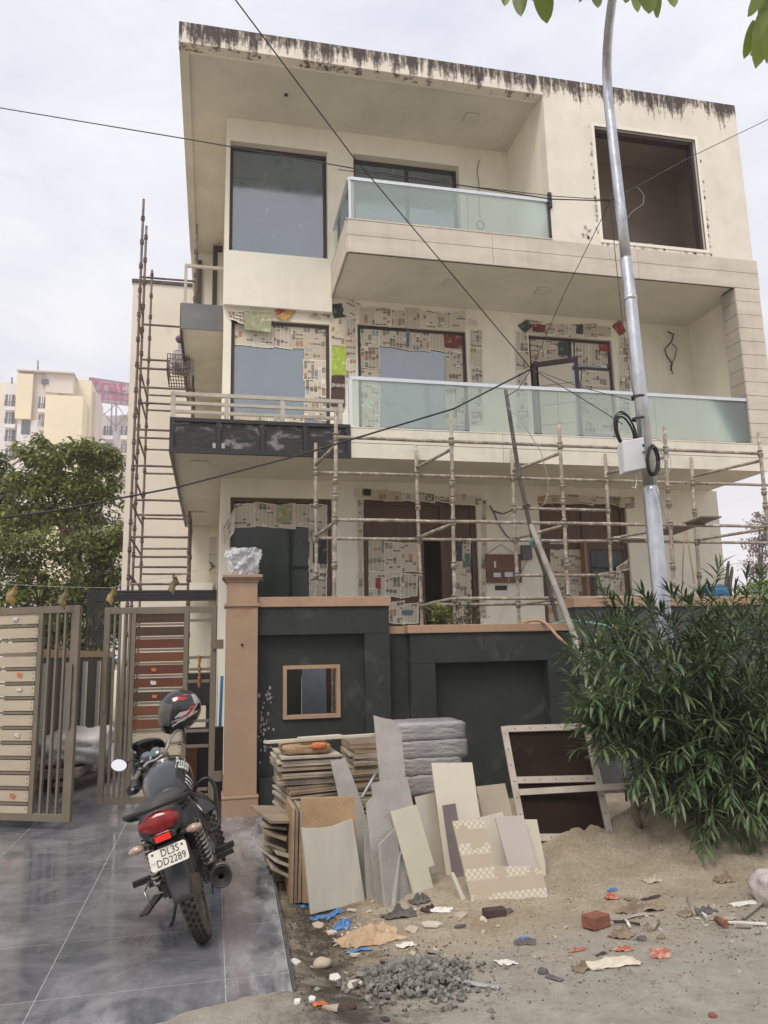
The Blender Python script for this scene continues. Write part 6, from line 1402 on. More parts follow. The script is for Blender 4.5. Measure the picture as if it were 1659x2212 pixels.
WORDS = ['lowest']+_u[1:]+['twentieth']+['twenty-'+q for q in _u[:9]]+['thirtieth']+['thirty-'+q for q in _u[:9]]+['fortieth']+['forty-'+q for q in _u[:9]]+['fiftieth']+['fifty-'+q for q in _u[:9]]
# front stack: a skewed lower pile, a tilted pack, a flat pack
xa, xb = P(604, 1700, 6.0).x, P(742, 1700, 6.0).x; xc = (xa+xb)/2
z = -.04; k = 0
ztop = P(650, 1640, 5.9).z
while z < ztop and k < 56:
    th = random.uniform(.014, .021); f = (z+.04)/(ztop+.04)
    if f < .45: rot, off, ty = random.uniform(-.10, .06), -.05+random.uniform(-.06, .03), -.0
    elif f < .75: rot, off, ty = .12+random.uniform(-.05, .05), .02, R_(-1.5)
    else: rot, off, ty = random.uniform(-.08, .05), -.02+random.uniform(-.02, .03), 0
    flat_tile(Vector((xc+off, 6.32+random.uniform(-.03, .03), z+th/2)), (xb-xa)*.97+random.uniform(-.03, .01), .60, th-.002, rot, R_(random.uniform(-.6, .6)), ty, random.choice(m_edge), WORDS[k]+' tile up from the ground in the front stack beside the driveway', 'tiles stacked flat beside the driveway')
    z += th+(.014 if k in (20, 30, 38) else .001); k += 1
zt1 = z
solo(lumpy(xa+.03, xb-.08, 6.05, 6.55, zt1, zt1+.07, .05, 5, 14, 10.), 'carton', cart, 'crushed brown carton lying on top of the front tile stack', 'carton')
solo(MB().bar((xa-.10, 6.15, zt1+.095), (xb+.35, 6.42, zt1+.085), .07, .018), 'lath', m_t4, 'long pale lath lying across the top of the front tile stack', 'lath')
solo(MB().bar((xa+.16, 6.10, zt1+.115), (xa+.50, 6.20, zt1+.112), .09, .018), 'wood_offcut', m_t4, 'short pale offcut on the lath on top of the front tile stack', 'offcut')
solo(lumpy(xa+.24, xa+.36, 6.0, 6.07, zt1+.045, zt1+.085, .3, 9, 8), 'orange_wrapper', m_orange, 'crumpled orange wrapper on the front tile stack', 'wrapper')
# back stack against the wall
xa2, xb2 = P(762, 1640, 7.1).x, P(818, 1640, 7.1).x; z = -.04; ztop = P(790, 1609, 7.0).z; k = 0
while z < ztop and k < 56:
    th = random.uniform(.016, .024)
    flat_tile(Vector(((xa2+xb2)/2+.06+random.uniform(-.02, .02), 7.35+random.uniform(-.02, .02), z+th/2)), .40, .60, th-.002, random.uniform(-.05, .05), 0, R_(random.uniform(-.5, .5)), random.choice(m_edge), WORDS[k]+' tile up from the ground in the back stack by the charcoal wall', 'tiles stacked flat by the wall'); z += th; k += 1
# tiles standing on edge in front of the stack
for i in range(9):
    x = P(622, 1900, 5.7).x+i*.026; h = .60-.012*i+random.uniform(-.012, .012); l = R_(random.uniform(3, 5))
    lo = [Vector((x, 5.55, -.06)), Vector((x, 6.0, -.06)), Vector((x+.02, 6.0, -.06)), Vector((x+.02, 5.55, -.06))]
    solo(MB().hexa(lo, [v+Vector((math.sin(l)*h*.5, .03, h)) for v in lo]), 'upright_tile', random.choice(m_edge), (WORDS[i] if i else 'first')+' tile from the driveway standing on edge before the stack', 'tile', 'tiles standing on edge')
for i in range(7):
    c = Vector((P(603, 1860, 5.9).x+random.uniform(-.035, .03), 6.0+random.uniform(-.06, .06), .09+i*.058+random.uniform(-.012, .012))); flat_tile(c, .20+random.uniform(-.03, .03), .5, .018, random.uniform(-.25, .25), R_(random.uniform(-3, 3)), R_(26-i*3+random.uniform(-7, 7)), random.choice(m_edge), (WORDS[i] if i else 'lowest')+' skewed tile poking out of the stack towards the driveway', 'skewed tiles beside the driveway')
x = P(660, 1800, 5.6).x; solo(MB().hexa([Vector((x-.03, 5.50, -.05)), Vector((x+.34, 5.44, -.05)), Vector((x+.34, 5.49, -.05)), Vector((x-.03, 5.55, -.05))], [Vector((x-.03, 5.60, .60)), Vector((x+.34, 5.54, .60)), Vector((x+.34, 5.59, .60)), Vector((x-.03, 5.65, .60))]), 'cardboard_sheet', cart, 'brown cardboard sheet standing behind the big front slab', 'cardboard')
wire([P(768, 1722, 6.7), P(782, 1722, 6.7), P(816, 1662, 6.9)], .012, m_alu, 'bent grey metal strip sticking out of the tile stack', 'strip', 'metal_strip', n=2)
# four bundles in dusty grey film
m_wrap = M('dusty_grey_wrap', (.34, .325, .325), .35, var=.18, scale=5, bump=.8, bscale=18, stretch=(.6, 1, 2.2), dirt=(.42, .40, .385), dscale=4, dpos=.58)
for i, (y0, y1, x0, x1, lb) in enumerate(((1562, 1599, 858, 1010, 'topmost'), (1599, 1637, 860, 1015, 'second'), (1637, 1674, 862, 1003, 'third'), (1674, 1715, 864, 1003, 'lowest'))):
    a, b = P(x0, y0, 7.4), P(x1, y1, 7.4)
    solo(lumpy(a.x, b.x, 7.4, 7.9, b.z+.004, a.z-.004, .022, 11+i*7, 18, 13.), 'wrapped_bundle', m_wrap, lb+' of four grey film-wrapped bundles stacked against the charcoal wall', 'bundle', 'film-wrapped bundles')
b = P(930, 1716, 7.4); solo(MB().box(P(862, 1716, 7.4).x, P(1005, 1716, 7.4).x, 7.42, 7.88, -.06, b.z+.002), 'support_crate', m_pbrn, 'dark crate carrying the film-wrapped bundles', 'crate')
# framed panel leaning on the wall
fa, fb = PZ(1128, 1816, .04), PZ(1326, 1808, .06); fb.z = fa.z
d1 = (fb-fa).normalized(); W_ = (fb-fa).length; bk_ = Vector((-d1.y, d1.x, 0)); H_ = 1.12
tlp = P(1083, 1569, 7.55); tilt = 20; d2 = bk_*math.sin(R_(tilt))+Vector((0, 0, math.cos(R_(tilt)))); sh_x = -.20
m_slat = M('screwed_grey_batten', (.44, .385, .33), .7, var=.15, scale=6, dirt=(.34, .28, .23), dscale=8, dpos=.6); m_ply2 = M('dark_brown_ply', (.026, .015, .010), .85, spec=.15, var=.3, scale=2, dirt=(.045, .028, .018), dscale=3, dpos=.55)
# solve the panel's height from the photographed top corner
n_ = d1.cross(d2); n_ = n_ if n_.y > 0 else -n_
dr = ray(1083, 1569); TLp = CAMP+dr*((fa-CAMP).dot(n_)/dr.dot(n_)); dr = ray(1272, 1563); TRp = CAMP+dr*((fa-CAMP).dot(n_)/dr.dot(n_))
fpn = thing('framed_panel', (fa+fb)/2, 'dark brown panel in a screwed batten frame leaning on the charcoal wall', 'panel')
FPt = lambda u, v: fa.lerp(fb, u).lerp(TLp.lerp(TRp, u), v)
MB().hexa([FPt(0, 0)+n_*.03, FPt(1, 0)+n_*.03, FPt(1, 1)+n_*.03, FPt(0, 1)+n_*.03], [FPt(0, 0)+n_*.042, FPt(1, 0)+n_*.042, FPt(1, 1)+n_*.042, FPt(0, 1)+n_*.042]).build('board', m_ply2, fpn)
def batten(u0, v0, u1, v1, w=.055):
    a, b = FPt(u0, v0), FPt(u1, v1); o = MB().bar(a+n_*.012, b+n_*.012, w, .032, up=n_).build('batten', m_slat, fpn); s = MB(); k = int((b-a).length/.13)
    for i in range(k): s.lathe(a.lerp(b, (i+.5)/k)-n_*.004, [(.0001, .002), (.006, .001), (.006, -.004)], 6, -n_)
    tag(s.build('screws', m_joint, o), kind='stuff')
batten(.03, .0, .03, 1); batten(.97, .0, .97, 1); batten(.06, .975, .94, .975); batten(.06, .025, .94, .025); batten(.06, .51, .94, .51)
solo(MB().bar(FPt(.06, .40)-n_*.02, FPt(1.75, .43)-n_*.12, .05, .02, up=n_), 'loose_batten', m_slat, 'loose pale batten lying across the framed panel into the bush', 'batten')
solo(MB().bar(P(1180, 1798, 7.8), P(1500, 1690, 8.1), .04, .03), 'wall_lath', m_t4, 'pale lath lying along the foot of the charcoal wall', 'lath')

# ------------------------------------------------------------------ litter on the sand
def onground(px, py, dz=0):
    p = PZ(px, py, -.03)
    for _ in range(4): p = PZ(px, py, gh(p.x, p.y))
    p.z = gh(p.x, p.y)+dz
    if p.x < .4 and p.y > 3.9: p.z = max(p.z, 0.002)
    return p
def shard(px, py, s, mat, label, name='tile_shard', cat='shard', group='shards on the sand', k=None, flat=.25):
    c = onground(px, py, .008); k = k or random.randint(3, 6); a0 = random.random()*6; t = Matrix.Rotation(random.uniform(-flat, flat), 3, 'X') @ Matrix.Rotation(random.uniform(-flat, flat), 3, 'Y')
    pts = [c+t @ Vector((s*random.uniform(.6, 1.)*math.cos(a0+2*math.pi*i/k), s*random.uniform(.6, 1.)*math.sin(a0+2*math.pi*i/k), .004)) for i in range(k)]
    solo(MB().prism(list(reversed(pts)), (0, 0, -.011)), name, mat, label, cat, group)
def crumple(px, py, sx, sy, h, mat, label, name='plastic_scrap', cat='scrap', rot=0., n=10, seed=None, group=None):
    c = onground(px, py, .004); s = seed or random.random()*50; ca, sa = math.cos(rot), math.sin(rot)
    def fn(u, v):
        a, b = (u-.5)*sx*(1+.35*nz(v*2.5+s, 1)), (v-.5)*sy*(1+.45*nz(u*2.5, s)); e = min(u, 1-u, v, 1-v)*2
        x, y = c.x+a*ca-b*sa, c.y+a*sa+b*ca
        return Vector((x, y, gh(x, y)+.004+h*abs(fbm(u*2.7+s, v*2.7, s, 4))*(.25+e)))
    solo(MB().grid(fn, n, n, False), name, mat, label, cat, group)
def stick(p0, p1, r, mat, label, name='stick', cat='stick', up=.006, flat=False):
    a, b = onground(*p0, r+up), onground(*p1, r+up)
    solo(MB().bar(a, b, r*2.2, r*.9) if flat else MB().tube([a, a.lerp(b, .5)+Vector((0, 0, .004)), b], r, 7), name, mat, label, cat)
def rock(px, py, s, mat, label, name='rock', cat='rock', sq=(1, .8, .55)):
    c = onground(px, py, s*sq[2]*.55); q0 = random.random()*40
    solo(MB().ball(c, (s*sq[0], s*sq[1], s*sq[2]), 10, 7, squash=lambda q: q*(1+.3*fbm(q.x/s*1.2+q0, q.y/s*1.2, q.z/s*1.2, 3))), name, mat, label, cat)
g6 = lambda u, v: (553+u/3, 1825+v/3); g7 = lambda u, v: (1106+u/3, 1825+v/3)
m_bluep2 = M('blue_polythene', (.07, .21, .47), .45, var=.3, scale=9, bump=.5, bscale=25, dirt=(.42, .36, .28), dscale=14, dpos=.55); m_sack = M('cement_sack_paper', (.47, .33, .205), .8, var=.2, scale=8, bump=.3); m_rag = M('dark_grey_rag', (.13, .115, .11), .9, var=.3, scale=9, bump=.4); m_rag2 = M('dark_maroon_rag', (.075, .045, .04), .9, var=.3, scale=9)
m_shard = M('cream_shard', (.60, .54, .43), .7, var=.1); m_redc = M('coral_red_cloth', (.48, .13, .09), .8, var=.25, scale=8, bump=.3, dirt=(.46, .34, .25), dscale=16, dpos=.47); m_whp = M('white_plaster_crumb', (.68, .65, .60), .8, var=.1); m_cardg = M('weathered_cardboard', (.26, .20, .135), .85, var=.3, scale=6, bump=.3); m_brick = M('red_brick', (.25, .10, .06), .85, var=.25, scale=9, bump=.4, dirt=(.4, .3, .22), dscale=6, dpos=.6)
m_wst = M('grey_wood_stick', (.33, .29, .24), .8, var=.25, scale=8)
for u, v, a, b, h, r, l in ((400, 480, .10, .05, .03, .2, 'small blue polythene scrap left of the big front slab'), (500, 455, .14, .07, .04, .5, 'blue polythene scrap at the foot of the big front slab'), (565, 525, .12, .10, .05, 1.1, 'blue polythene bunched beside the tan sack'), (668, 690, .15, .05, .03, -.5, 'blue polythene tongue in front of the tan sack'), (305, 405, .06, .03, .03, .3, 'tiny blue scrap beside the standing tiles')): crumple(*g6(u, v), a, b, h, m_bluep2, l, rot=r)
crumple(*g6(740, 600), .34, .26, .10, m_sack, 'crumpled tan cement sack in front of the slabs', 'cement_sack', 'sack', .3, 14)
crumple(*g6(930, 455), .22, .10, .10, m_rag, 'dark grey rag heap at the foot of the pointed slab', 'rag', 'rag', .2, 12)
crumple(*g6(1060, 365), .13, .10, .10, m_rag, 'small dark grey rag beside the notched cream slab', 'rag', 'rag', .4, 10)
crumple(*g6(1120, 425), .10, .07, .07, m_rag2, 'maroon rag right of the grey rag heap', 'rag', 'rag', .6, 9)
crumple(*g6(1190, 430), .16, .06, .04, m_whp, 'dirty white wrapper right of the rags', 'wrapper', 'wrapper', -.5, 9)
for u, v, s, mt, l in ((630, 430, .055, m_shard, 'cream shard in front of the big front slab'), (735, 435, .03, m_shard, 'small cream shard right of the big front slab'), (490, 572, .05, m_shard, 'cream shard left of the tan sack'), (718, 612, .06, m_shard, 'triangular cream shard on the tan sack'), (865, 585, .055, m_shard, 'cream shard right of the tan sack'), (1010, 425, .055, m_whp, 'white shard among the dark rags'), (1140, 520, .085, m_t4, 'large pale triangular shard on the sand'), (1325, 462, .06, m_t6, 'beige shard flat on the sand before the lattice tile'), (255, 767, .052, m_whp, 'white stone flake near the driveway corner'), (630, 920, .055, m_shard, 'beige shard left of the gravel heap'), (500, 1065, .055, m_t6, 'beige shard near the bottom edge of the photo'), (515, 870, .045, m_whp, 'pale sliver left of the gravel heap'), (1155, 700, .07, m_t2, 'grey shard standing behind the gravel heap'), (1320, 535, .045, m_rag, 'grey-brown flake on the pale sand'), (400, 530, .05, m_t6, 'beige shard near the blue scraps'), (1010, 555, .05, m_t6, 'beige flake behind the gravel heap'), (640, 722, .035, m_shard, 'cream flake in front of the blue polythene'), (268, 1025, .025, m_whp, 'small white flake at the bottom left of the sand'), (360, 1012, .022, m_whp, 'small white crumb near the orange scrap')): shard(*g6(u, v), s, mt, l)
rock(*g6(430, 788), .052, m_t6, 'fist-sized beige rock left of the gravel heap'); rock(*g6(615, 1058), .026, m_rag2, 'small dark stone near the bottom edge'); rock(*g6(835, 1138), .02, m_rag2, 'small brown stone at the bottom edge')
crumple(*g6(415, 1035), .07, .03, .02, m_orange, 'orange and white scrap near the bottom edge', rot=.4, n=6)
crumple(*g6(965, 660), .11, .06, .05, m_whp, 'white crumpled wrapper behind the gravel heap', 'wrapper', 'wrapper', .3, 9); crumple(*g6(1620, 770), .10, .10, .03, m_whp, 'whitish paper on the pale sand', 'paper_scrap', 'paper', .3, 8)
solo(MB().box(-.07, .07, -.035, .035, 0, .045), 'dark_block', m_rag2, 'small dark block lying on the pale sand', 'block', bev=.006).location = onground(*g6(1545, 460))
crumple(*g6(1640, 430), .05, .05, .04, m_rag, 'dark crumpled bit before the lattice tile', rot=.3, n=6)
a_, b_, c_2 = onground(*g6(1180, 860), .03), onground(*g6(1330, 930), .02), onground(*g6(1570, 940), .01)
solo(MB().grid(lambda u, v: ((a_*(1-u)**2+b_*2*u*(1-u)+c_2*u*u)+Vector((0, .035*(v-.5), .012*math.sin(v*3.1)))), 14, 3), 'plastic_strip', M('grey_plastic_strip', (.30, .29, .28), .5), 'grey plastic strip curling from the gravel heap', 'strip')
# right-hand litter
br_ = solo(MB().box(-.075, .075, -.05, .05, 0, .07), 'brick', m_brick, 'broken red brick lying on the sand', 'brick', bev=.006); br_.location = onground(*g7(545, 530)); br_.rotation_euler = (0, .05, .45)
crumple(*g7(650, 300), .075, .04, .05, m_bluep2, 'blue corner of the red wrapper on the sand', rot=.2, n=8); crumple(*g7(652, 350), .10, .06, .07, m_redc, 'red wrapper with a blue corner on the sand', 'wrapper', 'wrapper', -.2, 9)
crumple(*g7(830, 425), .30, .10, .12, m_cardg, 'curled sheet of weathered cardboard right of the brick', 'cardboard_scrap', 'cardboard', -.1, 12); crumple(*g7(760, 470), .30, .07, .03, m_wst, 'flattened grey cardboard behind the brick', 'cardboard_scrap', 'cardboard', -.05, 10)
stick(g7(735, 500), g7(765, 545), .009, m_whp, 'short white stick beside the brick'); stick(g7(660, 515), g7(830, 530), .008, m_rag2, 'dark stick behind the white stick'); stick(g7(950, 515), g7(915, 560), .011, m_wst, 'short grey wood bit right of the brick'); stick(g7(880, 535), g7(890, 572), .010, m_cardg, 'stubby brown wood bit right of the brick')
crumple(*g7(715, 590), .14, .12, .09, m_cardg, 'curled brown paper in front of the brick', 'paper_scrap', 'paper', .7, 10); crumple(*g7(720, 680), .10, .05, .05, m_redc, 'red cloth on the torn white sack', 'cloth_scrap', 'cloth', .1, 9); crumple(*g7(650, 775), .30, .12, .05, m_shard, 'torn off-white sack lying near the road', 'torn_sack', 'sack', .08, 12); crumple(*g7(450, 810), .09, .07, .06, m_cardg, 'small curled brown paper left of the torn sack', 'paper_scrap', 'paper', .6, 8)
crumple(*g7(960, 710), .10, .13, .03, m_redc, 'coral red strip of cloth on the sand', 'cloth_scrap', 'cloth', -.5, 9); crumple(*g7(430, 685), .12, .03, .02, m_redc, 'thin red scrap left of the torn sack', rot=.3, n=6); crumple(*g7(580, 712), .08, .02, .02, m_rag2, 'thin dark maroon scrap left of the torn sack', rot=.25, n=6)
crumple(*g7(65, 612), .09, .03, .02, m_bluep2, 'pale blue strip lying before the lattice tile', rot=.1, n=6); crumple(*g7(85, 640), .12, .06, .05, m_rag, 'brown crumpled bit under the pale blue strip', rot=-.3, n=8)
stick(g7(1330, 515), g7(1390, 545), .020, m_brick, 'short terracotta pipe stub near the right edge', 'pipe_stub', 'pipe'); stick(g7(1400, 520), g7(1650, 530), .010, m_whp, 'long white batten lying at the right edge', 'batten', 'batten', flat=True); stick(g7(1455, 540), g7(1545, 545), .012, m_wst, 'short grey batten below the long white one', 'batten', 'batten', flat=True)
stick(g7(1140, 360), g7(1185, 470), .009, m_wst, 'grey stick pointing at the litter near the right edge'); stick(g7(1185, 430), g7(1270, 480), .006, m_whp, 'white cable end in the litter near the right edge', 'cable_end', 'cable'); stick(g7(1500, 490), g7(1620, 395), .012, m_wst, 'grey plank end beside the printed sack', 'plank_end', 'plank', flat=True)
crumple(*g7(1250, 440), .16, .08, .06, m_rag, 'grey crumpled rag among the litter near the right edge', 'rag', 'rag', .2, 9); crumple(*g7(1340, 480), .18, .08, .05, m_wst, 'grey plastic sheet among the litter near the right edge', 'sheet_scrap', 'plastic', -.2, 9); crumple(*g7(1120, 450), .10, .07, .05, m_cardg, 'brown cardboard curl left of the grey rag', 'cardboard_scrap', 'cardboard', .4, 8); crumple(*g7(1520, 380), .22, .07, .03, m_whp, 'white sheet beside the printed sack', 'sheet_scrap', 'plastic', .05, 9)
crumple(*g7(910, 235), .14, .08, .05, m_t6, 'sandy flattened paper on the mound', 'paper_scrap', 'paper', .1, 9); crumple(*g7(1375, 235), .14, .08, .10, m_cardg, 'brown curled cardboard on the mound near the right edge', 'cardboard_scrap', 'cardboard', .1, 9); crumple(*g7(900, 350), .14, .03, .03, m_rag2, 'dark strip of bark on the sand', 'bark_strip', 'bark', .1, 6); crumple(*g7(770, 360), .09, .05, .06, m_cardg, 'sandy cardboard bit behind the curled sheet', 'cardboard_scrap', 'cardboard', .1, 7)
rock(*g7(845, 620), .03, m_rag, 'grey pebble right of the curled brown paper'); rock(*g7(965, 610), .028, m_cardg, 'brown pebble on the sand'); rock(*g7(200, 830), .028, m_rag, 'dark pebble right of the gravel heap'); crumple(*g7(275, 870), .05, .09, .02, m_rag, 'dark leaf-like scrap right of the gravel heap', rot=.5, n=6); rock(*g7(1300, 1115), .02, m_brick, 'small red stone on the road near the bottom edge')
# printed sack at the right edge
sx0 = PZ(1648, 1945, .0); m_psack = M('white_printed_sack', (.52, .46, .44), .6, var=.2, scale=6, bump=.6, bscale=14, dirt=(.40, .28, .26), dscale=5, dpos=.54)
so_ = solo(lumpy(sx0.x+.03, sx0.x+.36, sx0.y-.06, sx0.y+.22, gh(sx0.x, sx0.y)-.03, gh(sx0.x, sx0.y)+.20, .24, 21, 14, 3.5), 'printed_sack', m_psack, 'white printed sack standing at the right edge of the photo', 'sack')
t = text_mesh('NT', .09, m_inkb, 'lettering'); t.parent = so_; t.location = Vector((-.16, -.165, .21)); t.rotation_euler = (R_(82), R_(12), R_(-8)); t = text_mesh('SHO', .075, m_inkb, 'lettering'); t.parent = so_; t.location = Vector((-.09, -.165, .10)); t.rotation_euler = (R_(85), R_(30), R_(-4))
# gravel heap and pebbles
def gravel(name, spots, mat, label):
    mb = MB()
    for (x, y, z, s) in spots:
        a = [Vector((random.gauss(0, 1), random.gauss(0, 1), random.gauss(0, 1))).normalized() for _ in range(3)]; q0 = Matrix.Rotation(random.random()*6, 3, a[0])
        v = [q0 @ Vector(p)*s*random.uniform(.75, 1.25) for p in ((1, 0, 0), (-1, .1, 0), (0, .8, .1), (0, -.85, 0), (0, .1, .7), (.1, 0, -.7))]
        mb.add([p+Vector((x, y, z)) for p in v], [(0, 2, 4), (2, 1, 4), (1, 3, 4), (3, 0, 4), (2, 0, 5), (1, 2, 5), (3, 1, 5), (0, 3, 5)])
    tag(mb.build(name, mat), label, kind='stuff')
m_grav = M('crushed_blue_grey_stone', (.23, .22, .20), .85, var=.5, scale=14, world=True); m_grav2 = M('dark_soil_crumbs', (.105, .085, .065), .95, var=.4, scale=16, world=True)
gc = onground(*g6(1030, 870)); sp_ = []
for _ in range(1500):
    r = abs(random.gauss(0, .55)); a = random.random()*6.283; x, y = gc.x+.30*r*math.cos(a), gc.y+.26*r*math.sin(a)-.02*r
    sp_.append((x, y, gh(x, y)+.085*math.exp(-r*r*1.6)*random.uniform(.3, 1)+.006, random.uniform(.011, .025)))
gravel('gravel_heap', sp_, m_grav, 'heap of crushed grey stone near the road')
sp_ = []
for _ in range(800):
    u, v = random.choice(((random.gauss(420, 130), random.gauss(560, 110)), (random.uniform(150, 1600), random.uniform(620, 1080)), (random.gauss(330, 60), random.gauss(480, 60)))); p = onground(*g6(u, v)); sp_.append((p.x, p.y, p.z+.003, random.uniform(.003, .010)))
for _ in range(220):
    p = onground(*g7(random.uniform(0, 1650), random.gauss(560, 230))); sp_.append((p.x, p.y, p.z+.002, random.uniform(.003, .008)))
sp_ = [s for s in sp_ if s[0] > .43 or s[1] < 3.7]
fl_ = MB()
for _ in range(190):
    p = onground(*random.choice(((random.gauss(760, 90), random.gauss(2010, 30)), (random.uniform(640, 1640), random.gauss(2010, 45)), (random.gauss(1540, 70), random.gauss(1990, 25))))); s_ = random.uniform(.006, .022); a0 = random.random()*6; k_ = random.randint(3, 5); tl_t = Matrix.Rotation(random.uniform(-.6, .6), 3, 'X') @ Matrix.Rotation(random.uniform(-.6, .6), 3, 'Y')
    fl_.prism([p+Vector((0, 0, .006))+tl_t @ Vector((s_*random.uniform(.5, 1.3)*math.cos(a0+6.283*i/k_), s_*random.uniform(.5, 1.3)*math.sin(a0+6.283*i/k_), 0)) for i in range(k_)], (0, 0, -.004))
tag(fl_.build('litter_flakes', M('mixed_dusty_flakes', (.52, .45, .36), .85, var=.5, scale=3, world=True, dirt=(.25, .21, .17), dscale=4, dpos=.52)), 'small chips of tile, plaster and paper over the sand', kind='stuff')
cl_ = []
for _ in range(5200):
    p = onground(random.uniform(600, 1659), random.uniform(1790, 2190)); d_ = abs(nz(p.x*2.3, p.y*2.3, 9))
    if d_ < random.random()*.45 or (p.x < .45 and p.y > 3.6): continue
    cl_.append((p.x, p.y, p.z+.001, random.choice((random.uniform(.004, .009), random.uniform(.006, .016)))))
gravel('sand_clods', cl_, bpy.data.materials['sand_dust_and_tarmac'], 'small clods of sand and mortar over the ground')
gravel('soil_crumbs', sp_, m_grav2, 'dark crumbs and pebbles scattered over the sand')

# ================================================================== PLANTS
def leaf_geo(L_, w, droop=.25, n=4, fold=.25):
    """lanceolate leaf along +X, folded on its midrib; returns verts, faces"""
    vs, fs = [], []
    for i in range(n+1):
        t = i/n; ww = w*math.sin(math.pi*(t*.93+.04))**.75; z = -droop*L_*t*t
        vs += [(L_*t, -ww/2, z+ww*fold), (L_*t, 0, z), (L_*t, ww/2, z+ww*fold)]
        if i: o = 3*(i-1); fs += [(o, o+1, o+4, o+3), (o+1, o+2, o+5, o+4)]
    return [Vector(v) for v in vs], fs
def frame(d, up=Vector((0, 0, 1))):
    d = d.normalized(); s = up.cross(d)
    s = s.normalized() if s.length > 1e-3 else Vector((0, 1, 0)); return Matrix((d, s, d.cross(s))).transposed()
rng = random.Random(11)
# oleander
bush = thing('oleander_bush', (4.5, 6.05, 0), 'large oleander bush growing round the foot of the lamp post', 'bush')
poly = [(1204, 1408), (1242, 1372), (1290, 1340), (1345, 1330), (1385, 1345), (1420, 1345), (1465, 1330), (1510, 1340), (1556, 1305), (1600, 1315), (1640, 1300), (1760, 1300), (1800, 1560), (1760, 1830), (1640, 1865), (1560, 1850), (1500, 1850), (1440, 1800), (1390, 1730), (1320, 1660), (1258, 1610), (1228, 1540), (1214, 1470)]
def inside(x, y):
    c = False; j = len(poly)-1
    for i in range(len(poly)):
        (xi, yi), (xj, yj) = poly[i], poly[j]
        if (yi > y) != (yj > y) and x < (xj-xi)*(y-yi)/(yj-yi)+xi: c = not c
        j = i
    return c
leaves = []; stems = []
tips = []
for x, y in [(1222, 1408), (1243, 1365), (1292, 1285), (1330, 1300), (1387, 1300), (1424, 1330), (1468, 1285), (1512, 1300), (1557, 1240), (1590, 1290), (1640, 1248), (1228, 1560), (1245, 1620), (1660, 1280), (1360, 1330), (1270, 1345), (1442, 1290), (1536, 1290), (1615, 1262), (1310, 1330), (1400, 1320), (1490, 1310)]: tips.append((x, y-rng.uniform(6, 24)*(y < 1500), rng.uniform(5.5, 6.2), True))
while len(tips) < 430:
    x, y = rng.uniform(1200, 1790), rng.uniform(1250, 1850)
    if inside(x, y): tips.append((x, y, rng.choice((rng.uniform(5.2, 5.8), rng.uniform(5.4, 7.0))), False))
for (x, y, Y, lead) in tips:
    tip = P(x, y, Y); base = Vector((4.35+rng.gauss(0, .28)+(tip.x-4.4)*.22, 6.05+rng.gauss(0, .16), gh(4.4, 6)-.02))
    low = tip.z < 1.0
    mid = base.lerp(tip, .5)+Vector((-(tip.x-base.x)*.18, 0, .30+(.35 if low else .05)))
    pts = [base*(1-t)**2+mid*2*t*(1-t)+tip*t*t for t in [i/10 for i in range(11)]]
    stems.append(pts); L_ = sum((b-a).length for a, b in zip(pts, pts[1:])); span = .62 if lead else rng.uniform(.35, .5)
    nwh = int(span/.042)
    for k in range(nwh):
        s = k*.042/L_; t = 1-s
        if t < .1: break
        c = base*(1-t)**2+mid*2*t*(1-t)+tip*t*t; d = ((mid-base)*(1-t)+(tip-mid)*t).normalized(); age = k/max(1, nwh-1)
        a0 = rng.random()*6.28
        for q in range(3):
            if rng.random() < .08+.25*age: continue
            a = a0+q*2.094; u_ = d.orthogonal().normalized(); w_ = d.cross(u_); out = u_*math.cos(a)+w_*math.sin(a)
            ang = R_(18+58*min(1, age*1.6)+rng.uniform(-10, 12)); dr = d*math.cos(ang)+out*math.sin(ang)+Vector((0, 0, .22-.24*age))
            leaves.append((c, dr.normalized(), rng.uniform(.10, .19)*(.6 if k < 1 else 1)))
leaves.sort(key=lambda l: (l[0]+l[1]*l[2]*.5-CAMP).length)
def in_view(p):
    v = p-CAMP; d = v.dot(fwd); return abs(v.dot(r2)/d) < .5*IW/FPX
near = [l for l in leaves if in_view(l[0])][:300]; ids = {id(l) for l in near}
lm = [MB() for _ in range(3)]; proto = []
for i, dr_ in enumerate((.03, .15, .30)):
    v, f = leaf_geo(1, .165, dr_); lm[i].add(v, f, True); proto.append(lm[i].mesh('leaf', m_leaf_ol))
for l in near:
    o = bpy.data.objects.new('leaf', rng.choice(proto)); C.objects.link(o); o.parent = bush
    F = frame(l[1]).to_4x4(); F.translation = l[0]-bush.location; o.matrix_local = F @ Matrix.Scale(l[2], 4)
rest = MB()
for l in leaves:
    if id(l) in ids: continue
    v, f = leaf_geo(l[2], l[2]*.155, rng.uniform(.0, .34), 3); F = frame(l[1]); rest.add([l[0]+F @ p for p in v], f, True)
tag(rest.build('foliage', m_leaf_ol, bush), kind='stuff')
m_stem = M('oleander_stem', (.10, .10, .06), .8, var=.3, scale=20)
sm = MB()
for pts in stems: sm.tube(pts, [.011-.008*i/10 for i in range(11)], 5, cap=False)
tag(sm.build('stems', m_stem, bush), kind='stuff')
for (px, py, x1, y1, Y) in ((1388, 1815, 1352, 1690, 6.0), (1560, 1800, 1570, 1640, 6.0), (1500, 1800, 1480, 1650, 6.1)):
    a, b = P(px, py, Y), P(x1, y1, Y-.1); MB().tube([Vector((a.x, a.y, gh(a.x, a.y)-.03)), a, a.lerp(b, .5)+Vector((.02, 0, 0)), b], [.03, .028, .024, .02], 8).build('trunk', m_bark, bush)

